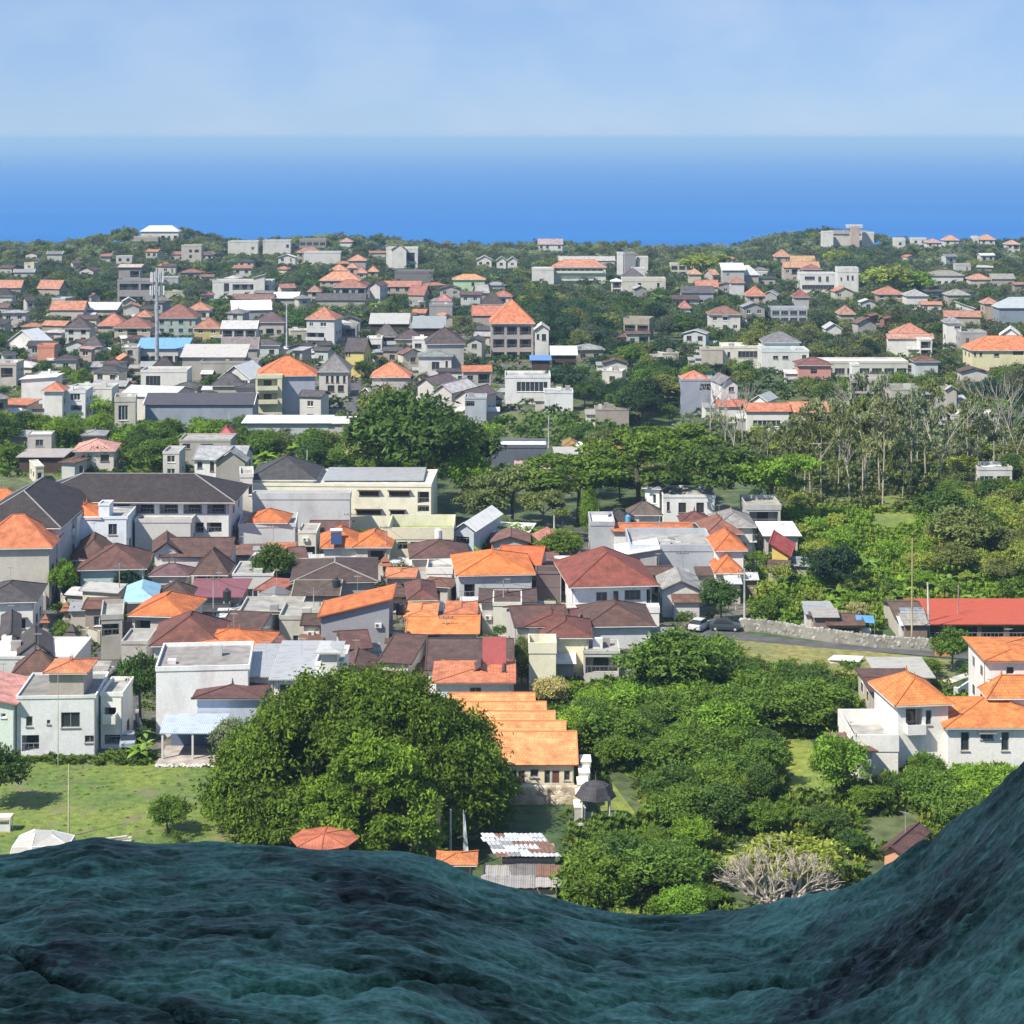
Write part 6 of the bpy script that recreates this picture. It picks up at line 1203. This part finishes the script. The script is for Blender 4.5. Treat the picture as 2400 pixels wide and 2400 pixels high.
# bare spreading tree at the bottom right
def bare_tree(label, x, yb, hpx, spread=.75, depth=6, c=(.45, .38, .33), n=3, r=.3, up=.1, seed=4, cat='tree'):
    X, D = ground_at(x, yb); H = hpx * D / F; t = empty('bare_tree', (X, D, gz(X, D)), label, cat); g = random.Random(seed); mb = MB()
    if depth >= 5:
        for k in range(6):
            a = k * 1.05 + .2; branches(mb, Vector((0, 0, -.2)), Vector((math.cos(a) * .9, math.sin(a) * .6, .75)).normalized(), H * .30, r, depth - 1, g, n, spread, up)
    else: branches(mb, Vector((0, 0, -.3)), Vector((0, 0, 1)), H * .42, r, depth, g, n, spread, up)
    o = mb.build('trunk', mat('bark', c), t); return t
bare_tree('leafless grey tree with a fan of tangled branches at the bottom right', 1825, 2138, 165, .62, 6, n=3, r=.22)
tree('yellow green tree wrapped around the leafless grey tree', 1850, 2095, 270, 150, 'round', 'yellow', 0)
for i, (x, yb, hp) in enumerate([(1665, 1045, 130), (1700, 1055, 110), (1740, 1040, 120), (2030, 1150, 210), (2330, 1100, 190), (2385, 1130, 180)]):
    bare_tree(['bare pale tree before the blue grey tower house', 'second bare pale tree before the red strip roof', 'bare tree below the white gable', 'tall pale bare tree among the tall thin trunks', 'bare tree left of the right edge thicket', 'spreading bare tree at the right edge'][i], x, yb, hp, .62, 4, (.36, .33, .30), 3, .17, .3, seed=20 + i)
for i, (x, yb, hp) in enumerate([(1720, 1075, 90), (1925, 1090, 130), (2150, 1090, 140), (2205, 1150, 170), (2360, 1085, 120), (1990, 1178, 130)]):
    bare_tree('pale leafless tree in the thin wood at the right', x, yb, hp, .62, 4, (.40, .38, .33), 3, .15, .3, seed=40 + i)['group'] = 'leafless trees of the thin wood'
G_T = 'tall thin trunked trees at the wood edge'
for i, (x, yb, hp) in enumerate([(1885, 1165, 200), (1900, 1165, 230), (1925, 1180, 190), (1965, 1140, 210), (2022, 1160, 230), (2030, 1125, 250), (2062, 1162, 240), (2068, 1186, 250), (2114, 1187, 140), (2135, 1165, 260), (2170, 1120, 230), (2272, 1138, 200), (2290, 1128, 210), (1800, 1085, 95), (1840, 1095, 100), (1865, 1120, 120), (1960, 1075, 110), (2100, 1090, 150), (2240, 1095, 150), (2350, 1085, 140)]):
    tree('tall tree with a pale bare trunk and thin %s crown at the wood edge' % ['olive', 'greyish', 'olive', 'greyish'][i % 4], x, yb, hp * .5, hp, 'thin', ['olive', 'grey', 'olive', 'grey'][i % 4], 0, G_T, i % 3, bark=(.40, .36, .30))
# filler vegetation by area; pieces alike share a label
def inpoly(x, y, P):
    c = False; j = len(P) - 1
    for i in range(len(P)):
        if (P[i][1] > y) != (P[j][1] > y) and x < (P[j][0] - P[i][0]) * (y - P[i][1]) / (P[j][1] - P[i][1]) + P[i][0]: c = not c
        j = i
    return c
CLEAR = [(1835, 1735, 1985, 1862), (1415, 1820, 1495, 1935), (10, 1790, 470, 1940), (1180, 975, 1300, 1035), (2035, 1205, 2150, 1238), (1760, 1478, 2230, 1532), (95, 1330, 120, 1480), (225, 1535, 262, 1600), (290, 1640, 330, 1720), (1195, 1790, 1350, 1900), (1345, 1850, 1440, 1930), (1150, 1955, 1315, 2110), (668, 1950, 828, 1995), (970, 1900, 1110, 2060), (2035, 1915, 2165, 2000), (1700, 1975, 1965, 2140), (815, 895, 850, 960), (1370, 1260, 1400, 1300)]
AREAS = [
 ('ridge', [(-60, 560), (2460, 560), (2460, 640), (-60, 640)], 7.2, (5.5, 8.5), 'round', ['far', 'far', 'olive', 'blue', 'grey'], 'small tree in the hazy woods along the far ridge'),
 ('far slope', [(-60, 640), (2460, 640), (2460, 772), (-60, 772)], 7.6, (5.5, 9), 'round', ['far', 'dark', 'olive', 'far', 'blue', 'mid'], 'tree on the far slope among the distant roofs'),
 ('centre wood', [(1180, 700), (1800, 700), (1800, 900), (1560, 1000), (1340, 1000), (1300, 900), (1260, 860)], 7.0, (7, 11), 'round', ['dark', 'deep', 'dark', 'mid', 'blue', 'olive'], 'tree of the dense wood right of the unfinished building'),
 ('left wood', [(-60, 790), (330, 800), (330, 905), (130, 905), (-60, 850)], 6.2, (7, 10), 'round', ['dark', 'deep', 'blue'], 'tree of the wood left of the blue roof'),
 ('left grove', [(-60, 960), (260, 975), (420, 1010), (420, 1110), (-60, 1110)], 5.2, (4, 8), 'round', ['mid', 'bright', 'dark', 'mid'], 'tree of the grove around the pale pink cottage'),
 ('centre grove', [(340, 985), (1180, 1010), (1180, 1110), (900, 1130), (600, 1090), (340, 1010)], 5.4, (4, 8), 'round', ['mid', 'dark', 'bright', 'olive'], 'tree of the green belt behind the school'),
 ('mid slope', [(-60, 772), (1250, 772), (1250, 980), (-60, 960)], 9.0, (4, 7.5), 'round', ['dark', 'mid', 'far'], 'tree squeezed between the houses of the middle town'),
 ('right slope', [(1800, 772), (2460, 772), (2460, 960), (1900, 960)], 6.4, (6, 10), 'round', ['dark', 'olive', 'far', 'mid', 'deep'], 'tree of the right hand slope around the white pavilion'),
 ('bare wood', [(1560, 985), (2460, 970), (2460, 1100), (1850, 1100), (1640, 1080)], 8.5, (3, 5.5), 'round', ['olive', 'grey', 'bright', 'grey', 'yellow'], 'tree in the thin wood at the right'),
 ('grove skirt', [(1080, 1040), (1640, 1060), (1640, 1200), (1080, 1180)], 6.5, (5, 8), 'round', ['mid', 'olive', 'dark'], 'tree filling the central grove'),
 ('thicket', [(1870, 1200), (2040, 1270), (2460, 1290), (2460, 1420), (2150, 1400), (1760, 1470), (1760, 1330), (1850, 1300)], 5.4, (2.2, 4.6), 'bush', ['bright', 'yellow', 'bright', 'mid', 'yellow', 'bright'], 'bush of the tangled thicket above the stone wall'),
 ('right edge thicket', [(2230, 1130), (2460, 1130), (2460, 1400), (2250, 1390), (2170, 1290)], 4.6, (4, 7.5), 'round', ['mid', 'olive', 'yellow', 'dark'], 'tree of the thicket by the right edge'),
 ('orchard', [(1240, 1600), (1460, 1600), (1760, 1560), (1990, 1660), (2010, 1800), (1830, 1700), (1820, 1880), (2060, 1880), (2260, 1780), (2420, 1800), (2250, 1990), (2000, 2080), (1900, 2160), (1500, 2200), (1330, 2150), (1420, 1940), (1380, 1830), (1360, 1720)], 4.1, (3.6, 6.6), 'bush', ['mid', 'dark', 'mid', 'bright', 'mid', 'dark'], 'leafy tree of the orchard right of the stepped terrace'),
 ('verge', [(1680, 1545), (2280, 1590), (2280, 1640), (1980, 1680), (1720, 1600)], 4.2, (1.5, 3.2), 'bush', ['olive', 'mid', 'yellow'], 'shrub on the verge between road and orchard'),
 ('shore strip', [(1290, 1990), (1480, 1990), (1480, 2200), (1290, 2180)], 3.2, (1.6, 3.4), 'bush', ['bright', 'yellow', 'mid'], 'low sunlit shrub beside the tin roofed shack'),
 ('town', [(-20, 1270), (1760, 1270), (1700, 1440), (1480, 1560), (1240, 1600), (640, 1600), (640, 1740), (-20, 1780)], 6.0, (2.2, 4.6), 'bush', ['mid', 'dark', 'olive', 'mid'], 'garden bush between the brown roofs of the old town'),
 ('field edge', [(180, 1930), (560, 1900), (560, 2000), (100, 1985)], 4.0, (1.2, 2.8), 'bush', ['olive', 'mid', 'bright'], 'low scrub along the lower edge of the field'),
]
cand = []
def scatter(name, P, sp, hr, shape, cols, label, tries=30):
    W = [ground_at(*p) for p in P]; xs = [p[0] for p in W]; ys = [p[1] for p in W]; grid = {}; g = random.Random(len(name) * 77 + int(sp * 10))
    A = (max(xs) - min(xs)) * (max(ys) - min(ys)); n = int(A / (sp * sp) * 2.2)
    for _ in range(n):
        X, Y = g.uniform(min(xs), max(xs)), g.uniform(min(ys), max(ys))
        px, py = XC + X / Y * F, YH + (CH - gz(X, Y)) / Y * F
        if px < -70 or px > 2470 or not inpoly(px, py, P): continue
        k = (int(X // sp), int(Y // sp))
        if any((X - q[0]) ** 2 + (Y - q[1]) ** 2 < (sp * .8) ** 2 for i in (-1, 0, 1) for j in (-1, 0, 1) for q in grid.get((k[0] + i, k[1] + j), ())): continue
        if any(abs(X - f[0]) < f[2] and abs(Y - f[1]) < f[3] for f in FOOT): continue
        H = g.uniform(*hr); Wd = min(H * 1.25, sp * g.uniform(1.15, 1.7)) if shape != 'bush' else H * g.uniform(1.0, 1.5); s_ = F / Y; ok = True
        for shrink in (1, .72, .5, .33):
            h2, w2 = H * shrink, Wd * shrink; x0, x1, y0 = px - w2 * s_ * .42, px + w2 * s_ * .42, py - h2 * s_ * .92; bad = False
            for (a, b, c, d, DD) in KEEP:
                if DD > Y and x1 > a and x0 < c and y0 < d and py > b: bad = True; break
            if not bad:
                for (a, b, c, d) in CLEAR:
                    if x1 > a and x0 < c and y0 < d and py > b: bad = True; break
            if not bad: break
        if bad: continue
        grid.setdefault(k, []).append((X, Y)); cc_ = g.choice(cols); cc_ = {'mid': 'far', 'bright': 'mid', 'yellow': 'olive'}.get(cc_, cc_) if Y > 560 else cc_; cand.append((h2 * w2 * s_ * s_, X, Y, w2, h2, shape, cc_, label, name))  # far crowns swap to duller leaves, distance haze put into the leaf colour
for A_ in AREAS: scatter(*A_)
AX = {A_[0]: (max(0, min(p[0] for p in A_[1])), min(2400, max(p[0] for p in A_[1]))) for A_ in AREAS}
CW = {'dark': 'dark green', 'deep': 'blackish green', 'mid': 'mid green', 'bright': 'bright green', 'yellow': 'yellowish', 'olive': 'olive', 'grey': 'greyish', 'blue': 'bluish green', 'far': 'dull green'}
cand.sort(key=lambda c: -c[0])
for c in cand[:300]:
    pxx = XC + c[1] / c[2] * F; w3 = ('left', 'middle', 'right')[min(2, max(0, int((pxx - AX[c[8]][0]) / (AX[c[8]][1] - AX[c[8]][0]) * 3)))]
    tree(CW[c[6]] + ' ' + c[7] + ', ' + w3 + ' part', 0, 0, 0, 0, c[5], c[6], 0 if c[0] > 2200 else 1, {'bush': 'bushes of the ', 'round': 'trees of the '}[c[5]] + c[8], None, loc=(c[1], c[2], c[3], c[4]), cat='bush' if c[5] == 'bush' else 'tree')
rest = cand[300:]

print('filler', len(cand))
# the remaining small crowns: one object per area and leaf colour
lowp = [leaf_cloud(lobes_for('round', s), 62, 6, .13, s + 50, flat=.9) for s in range(4)]
midp = [leaf_cloud(lobes_for('bush', s), 130, 8, .085, s + 60, flat=.9) for s in range(3)]
bk = {}
for c in rest: bk.setdefault((c[8], c[6]), []).append(c)
for (an, cn), L_ in bk.items():
    VV, TT = [], []
    for c in L_:
        big = c[0] > 500; V, T = (midp[rnd.randrange(3)] if (big or c[5] == 'bush') else lowp[rnd.randrange(4)]); a = rnd.random() * 6.28; ca, sa = math.cos(a), math.sin(a)
        x = V[..., 0] * c[3]; y = V[..., 1] * c[3]
        VV.append(np.stack([x * ca - y * sa + c[1], x * sa + y * ca + c[2], V[..., 2] * c[4] + gz(c[1], c[2])], -1)); TT.append(np.clip(T + rnd.gauss(0, .12), 0, 1))
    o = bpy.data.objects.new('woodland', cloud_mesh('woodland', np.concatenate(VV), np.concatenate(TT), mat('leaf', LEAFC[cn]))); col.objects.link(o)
    tag(o, 'distant crowns of the %s read as one mass, %s leaves' % (an, cn), 'woodland', kind='stuff')
# undergrowth
def undergrowth(label, P, n, size, cn, avoid=True):
    g = np.random.default_rng(len(label)); V0, T0 = leaf_cloud([(0, 0, .3, .5), (.3, .2, .2, .35), (-.3, .1, .2, .4)], 16, 6, .28, 3); VV, TT = [], []
    W = [ground_at(*p) for p in P]; xs = [p[0] for p in W]; ys = [p[1] for p in W]; k = 0
    for _ in range(n * 4):
        X, Y = g.uniform(min(xs), max(xs)), g.uniform(min(ys), max(ys)); px, py = XC + X / Y * F, YH + (CH - gz(X, Y)) / Y * F
        if not inpoly(px, py, P) or any(abs(X - f[0]) < f[2] and abs(Y - f[1]) < f[3] for f in FOOT): continue
        if avoid and any(a < px < c and b < py < d + 5 for a, b, c, d in CLEAR): continue
        s = size * g.uniform(.5, 1.3); VV.append(V0 * s + np.array([X, Y, gz(X, Y) - .1])); TT.append(np.clip(T0 + g.normal(0, .15), 0, 1)); k += 1
        if k >= n: break
    o = bpy.data.objects.new('undergrowth', cloud_mesh('undergrowth', np.concatenate(VV), np.concatenate(TT), mat('leaf', LEAFC[cn]))); col.objects.link(o); tag(o, label, 'undergrowth', kind='stuff')
undergrowth('low green undergrowth of the orchard', [(1240, 1600), (1760, 1560), (2300, 1640), (2420, 1800), (2250, 2050), (1900, 2200), (1300, 2200), (1350, 1750)], 2300, 1.5, 'mid')
undergrowth('yellowish weeds in the openings of the orchard', [(1240, 1600), (1760, 1560), (2300, 1640), (2420, 1800), (2250, 2050), (1900, 2200), (1300, 2200), (1350, 1750)], 700, 1.2, 'yellow')
undergrowth('low yellow green scrub of the thicket', [(1760, 1200), (2460, 1200), (2460, 1480), (1760, 1480)], 2600, 1.6, 'bright')
undergrowth('yellow weeds among the scrub of the thicket', [(1760, 1200), (2460, 1200), (2460, 1460), (1760, 1460)], 900, 1.4, 'yellow')
undergrowth('rough shrubs on the far meadow', [(1150, 985), (1480, 985), (1480, 1040), (1150, 1035)], 110, 2.4, 'mid', False)
undergrowth('pale scrub under the thin trees at the right', [(1640, 1030), (2460, 985), (2460, 1200), (1860, 1200)], 1300, 2.0, 'olive')
undergrowth('dark weeds in the gaps of the town', [(-20, 1270), (1760, 1270), (1700, 1440), (1480, 1560), (1240, 1600), (640, 1600), (640, 1740), (-20, 1780)], 900, 1.0, 'mid')
undergrowth('thick dark ground cover of the middle slope', [(-60, 760), (2460, 760), (2460, 1180), (-60, 1120)], 2600, 2.3, 'dark')
undergrowth('bright banana like ground cover of the groves', [(-60, 960), (420, 980), (1180, 1010), (1180, 1120), (-60, 1120)], 900, 1.8, 'bright')
undergrowth('ground cover of the far slope', [(-60, 585), (2460, 585), (2460, 760), (-60, 760)], 3200, 3.2, 'far')
undergrowth('tufts of rough grass in the field', [(0, 1775), (500, 1775), (480, 2000), (-50, 2000)], 420, .28, 'bright', False)
undergrowth('weeds at the foot of the front houses', [(0, 1758), (420, 1768), (400, 1800), (0, 1790)], 150, .8, 'mid', False)

def frond_plant(label, x, yb, h, kind, group):
    key = (kind, rnd.randrange(3))
    if key not in PROTO:
        g = random.Random(key[1] + 40); V, T = [], []; n = 13 if kind == 'palm' else 9; zt = .62 if kind == 'palm' else .30
        for k in range(n):
            a = k * 2.4 + g.uniform(-.3, .3); el = g.uniform(.1, 1.1) if kind == 'palm' else g.uniform(.6, 1.25); p = Vector((0, 0, zt)); d_ = Vector((math.cos(a) * math.cos(el), math.sin(a) * math.cos(el), math.sin(el))); L_ = g.uniform(.36, .48) if kind == 'palm' else g.uniform(.45, .7); w_ = .075 if kind == 'palm' else .10; tn = g.uniform(.35, 1)
            sd_ = Vector((-math.sin(a), math.cos(a), 0)); prev = (p, .25)
            for j in range(6):
                q = prev[0] + d_ * (L_ / 6); d_ = (d_ + Vector((0, 0, -.26 if kind == 'palm' else -.30))).normalized(); wq = [.8, 1, 1, .85, .6, .12][j]
                for s in (-1, 1):
                    dr = Vector((0, 0, -.35)) * w_
                    V.append([prev[0], q, q + sd_ * s * w_ * wq + dr * wq, prev[0] + sd_ * s * w_ * prev[1] + dr * prev[1]]); T.append(tn)
                prev = (q, wq)
        V = np.array([[tuple(v) for v in q] for q in V]); PROTO[key] = cloud_mesh('crown', V, np.array(T), mat('leaf', LEAFC['bright']))
        mb = MB(); mb.bar((0, 0, -.03), (0, 0, zt), .028 if kind == 'palm' else .035, .018, 6); me = bpy.data.meshes.new('trunk'); me.from_pydata(mb.v, [], mb.f); me.materials.append(mat('bark', (.26, .22, .16))); TRUNK[key] = me
    X, D = ground_at(x, yb); t = empty(kind + ('_tree' if kind == 'palm' else '_plant'), (X, D, gz(X, D)), label, kind, group, rnd.random() * 6)
    for nm, me in (('trunk', TRUNK[key]), ('crown', PROTO[key])):
        o = bpy.data.objects.new(nm, me); col.objects.link(o); o.parent = t; o.scale = (h, h, h)
        if nm == 'crown': o.material_slots[0].link = 'OBJECT'; o.material_slots[0].material = mat('leaf', rnd.choice([LEAFC['bright'], LEAFC['mid'], (.12, .20, .05)]))
for lab, grp, P, n, kind, hh in (('banana plant in the grove left of the pale pink cottage', 'banana plants left of the pink cottage', (0, 150, 985, 1105), 16, 'banana', 4.2), ('banana plant in the grove right of the pale pink cottage', 'banana plants right of the pink cottage', (285, 430, 985, 1100), 20, 'banana', 4.2),
        ('banana plant in the belt behind the long black roof and school', 'banana plants behind the school', (570, 860, 1035, 1108), 26, 'banana', 4.5), ('palm among the houses of the town lanes', 'palms of the town lanes', (480, 1240, 1290, 1480), 9, 'palm', 5.5),
        ('palm on the slope of the distant roofs', 'palms of the far slope', (560, 2350, 665, 790), 26, 'palm', 8), ('banana plant of the thicket above the stone wall', 'banana plants of the thicket', (1800, 2390, 1330, 1455), 22, 'banana', 3.6),
        ('palm in the front garden of the white villa at the left', 'palms by the left white villa', (200, 330, 950, 1000), 5, 'palm', 6), ('banana plant between the field edge and carport', 'banana plants by the lower street', (300, 372, 1735, 1785), 6, 'banana', 2.6)):
    k = 0
    for _ in range(n * 12):
        x, y = rnd.uniform(P[0], P[1]), rnd.uniform(P[2], P[3]); X, D = ground_at(x, y); hh2 = hh * rnd.uniform(.7, 1.15); sp = hh2 * F / D
        if any(abs(X - f[0]) < f[2] and abs(D - f[1]) < f[3] for f in FOOT) or any(DD > D and x + sp * .25 > a and x - sp * .25 < c and y - sp * .9 < dd and y > b for a, b, c, dd, DD in KEEP): continue
        frond_plant(lab, x, y, hh2, kind, grp); k += 1
        if k >= n: break
tree('dense palm crown in front of the pale pink cottage', 222, 1108, 75, 72, 'bush', 'dark', 1)
# small family shrines of the old town
for i in range(34):
    for _ in range(30):
        x, y = rnd.uniform(20, 1500), rnd.uniform(1290, 1590); X, D = ground_at(x, y)
        if not any(abs(X - f[0]) < f[2] and abs(D - f[1]) < f[3] for f in FOOT): break
    else: continue
    s = rnd.uniform(.8, 1.3); t = empty('shrine', (X, D, 0), 'small stone family shrine with a dark cap between the town roofs', 'shrine', 'family shrines of the town', rnd.uniform(-.4, .4))
    MB().box((-.55 * s, -.55 * s, -.2), (.55 * s, .55 * s, .9 * s)).box((-.3 * s, -.3 * s, .903 * s), (.3 * s, .3 * s, 2.0 * s)).build('plinth', mat('concrete', (.40, .36, .31)), t)
    m3 = MB(); z = 2.003 * s
    for q in (.75, .5): m3.poly([(-q * s, -q * s, z), (q * s, -q * s, z), (0, 0, z + .7 * s)]); m3.poly([(q * s, -q * s, z), (q * s, q * s, z), (0, 0, z + .7 * s)]); m3.poly([(q * s, q * s, z), (-q * s, q * s, z), (0, 0, z + .7 * s)]); m3.poly([(-q * s, q * s, z), (-q * s, -q * s, z), (0, 0, z + .7 * s)]); z += .45 * s
    m3.build('roof', mat('wall', rnd.choice([(.07, .06, .055), (.30, .12, .07)])), t)
# ------------------------------------------------------------------ the copper drapery of the statue that carries the viewpoint
RIM = [(-700, 2040), (-300, 2020), (0, 1999), (100, 1986), (230, 1964), (290, 1976), (420, 1980), (600, 1974), (700, 1980), (900, 1988), (1000, 2006), (1130, 2060), (1250, 2092), (1400, 2130), (1500, 2141), (1600, 2143), (1700, 2138), (1850, 2118), (1950, 2085), (2050, 2040), (2150, 1975), (2250, 1903), (2330, 1848), (2400, 1782), (2600, 1560), (2900, 1300), (3100, 1200)]
def drapery():
    t = empty('statue_drapery', (0, 3, CH - 1.2), 'dark teal green hammered copper drapery of the statue curving across the bottom of the view', 'statue')
    rx = np.array([p[0] for p in RIM], float); ry = np.array([p[1] for p in RIM], float); nu, nv = 860, 620
    U = np.linspace(-350, 2750, nu); Dr = 3.3 - .55 * np.clip((U - 1700) / 900, 0, 1); R = np.interp(U, rx, ry)
    ksz = 15; pad = np.pad(R, (ksz, ksz), 'edge'); R = np.convolve(pad, np.ones(ksz) / ksz, 'same')[ksz:-ksz]
    RX = (U - XC) / F * Dr; RZ = -(R - YH) / F * Dr            # rim relative to the lens
    v = np.linspace(0, 1.2, nv)[None, :]; RX, RZ, Dr = RX[:, None], RZ[:, None], Dr[:, None]
    Y = Dr * (1 - .56 * np.clip(v, 0, 1)) ; Y = np.where(v > 1, Dr * .44 - (v - 1) * .8, Y)
    X = RX * (1 - .30 * v)
    # sheet falls away gently from the rim towards the viewer, higher on the right
    ramp_ = np.clip((RX - .35) / .5, 0, 1)
    Z = RZ + .03 - (.03 + .02) * 0 - .10 * np.sin(np.clip(v, 0, 1) * math.pi / 2) * 0
    lift = RZ + 1.19
    Z = -1.19 + lift * (1 - .55 * v) + .36 * v * v * .42 + .008 * np.sin(v * 9 + RX * 2) * np.clip(v * 4, 0, 1)
    Z = Z - .10 * np.exp(-((v) / .012) ** 2)* 0
    a, b = X * 1.0, Y * 1.0
    warp = fbm(a * 1.3 + 5, b * 2.2, 3, 1) * .5
    n1 = fbm(a * 2.0 + warp, b * 5.5 + warp, 4, 0); n2 = fbm(a * 7 + 9 + warp * 2, b * 15 + warp * 3, 4, 2); n3 = fbm(a * 14 + n2, b * 44 + n2, 2, 4)
    rid = 1 - np.abs(fbm(a * 3.2 + 40 + warp * 2, b * 8 + warp * 3, 3, 3)) * 3.2; rid = np.clip(rid, 0, 1) ** 3
    crease = np.exp(-((Y - (1.86 + .10 * np.sin(X * 2.2 + 1.2) + .05 * np.sin(X * 7) + .12 * X)) / .012) ** 2)
    n4 = fbm(a * 7.5 + warp, b * 25 + warp, 3, 5)
    dZ = .008 * n1 + .005 * n2 + .006 * n4 + .004 * n3 + .003 * fbm(a * 52, b * 80, 2, 1) + 0 * rid
    fade = 1 - np.exp(-(v / .05) ** 2) * .55
    Z = Z + dZ * fade
    pxx, pyy = XC + X / Y * F, YH - Z / Y * F; gp = np.random.default_rng(8)
    for cx_, cy_ in (([-200, 0, 150, 330, 470, 560], [2140, 2215, 2290, 2345, 2385, 2410]), ([540, 620, 750, 830, 950, 1080, 1230, 1390, 1600, 1800, 2000], [2318, 2308, 2312, 2298, 2290, 2296, 2325, 2346, 2330, 2302, 2270])):
        cy = np.interp(pxx, cx_, cy_, left=9e3, right=9e3) + 7 * fbm(pxx / 60, pxx * 0, 3, 2); st = np.clip(.75 + .8 * fbm(pxx / 260, pxx * 0 + 3, 2, 1), .35, 1); dd = (pyy - cy - 2 * fbm(pxx / 14, pxx * 0, 2, 4)) / 6.0
        Z = Z - .024 * st * np.exp(-dd * dd) + .007 * st * np.exp(-(dd / 2 + 1.8) ** 2)
    for _ in range(240):
        x_, y_, s_ = gp.uniform(-.9, 1.2), gp.uniform(1.2, 3.1), gp.uniform(.006, .018); q = ((X - x_) / (s_ * 2.2)) ** 2 + ((Y - y_) / s_) ** 2; Z = Z - s_ * 1.0 * np.exp(-q)
    for _ in range(4200):      # hammered dents with one sharp lip each
        i0, j0 = int(gp.integers(0, nu)), int(gp.integers(4, nv)); wi, wj = gp.uniform(4, 17), gp.uniform(1.8, 5.0); A = gp.uniform(.002, .009) * (wj / 3.6)
        ia, ib, ja, jb = max(0, int(i0 - 2.4 * wi)), min(nu, int(i0 + 2.4 * wi) + 1), max(0, int(j0 - 2.6 * wj)), min(nv, int(j0 + 2.8 * wj) + 1)
        ii = (np.arange(ia, ib)[:, None] - i0) / wi; jj = (np.arange(ja, jb)[None] - j0) / wj + .45 * ii * ii * gp.choice([-1, 1]) + .3 * ii * gp.normal()
        Z[ia:ib, ja:jb] -= A * np.where(jj < 0, np.exp(-(jj / .42) ** 2), np.exp(-jj * jj)) * np.exp(-ii * ii)
    V = np.stack([X, Y + n2 * .02, Z], -1)
    # the rim rolls over and hangs down on the far side
    roll = []
    for k in range(1, 26):
        s = k / 25.; roll.append(np.stack([V[:, 0, 0], V[:, 0, 1] + .10 * math.sin(min(1, s * 3) * math.pi / 2) + .02 * n1[:, 0], V[:, 0, 2] - .05 * s - 1.6 * s ** 1.6 + .01 * n2[:, 0]], -1))
    V = np.concatenate([np.stack(roll[::-1], 1), V], 1); nn = V.shape[1]
    i = np.arange(nu - 1)[:, None] * nn + np.arange(nn - 1)[None]; Q = np.stack([i, i + 1, i + nn + 1, i + nn], -1).reshape(-1, 4)
    m = mat('patina', (.175, .355, .26))
    o = bpy.data.objects.new('drapery_edge', np_mesh('drapery_edge', V.reshape(-1, 3), Q, None, m, True)); col.objects.link(o); o.parent = t; o.location = (0, -3, 1.2)
    # body of the statue behind and left of the viewer: it throws its shade over the ledge
    n1_, n2_ = 90, 60; S = np.linspace(-10, 4.0, n1_)[:, None]; Hh = np.linspace(-4, 11.8, n2_)[None]
    yy = -1.3 + .25 * np.sin(S * 2.3 + Hh * .3) + .12 * np.sin(S * 5.1 + 1) - .05 * (Hh - 2) ** 2 * .05
    W = np.stack([S + 0 * Hh, yy + 0 * S, Hh + 0 * S], -1); i = np.arange(n1_ - 1)[:, None] * n2_ + np.arange(n2_ - 1)[None]; Q = np.stack([i, i + 1, i + n2_ + 1, i + n2_], -1).reshape(-1, 4)
    o = bpy.data.objects.new('drapery_body', np_mesh('drapery_body', W.reshape(-1, 3), Q, None, m, True)); col.objects.link(o); o.parent = t; o.location = (0, -3, 1.2)
drapery()
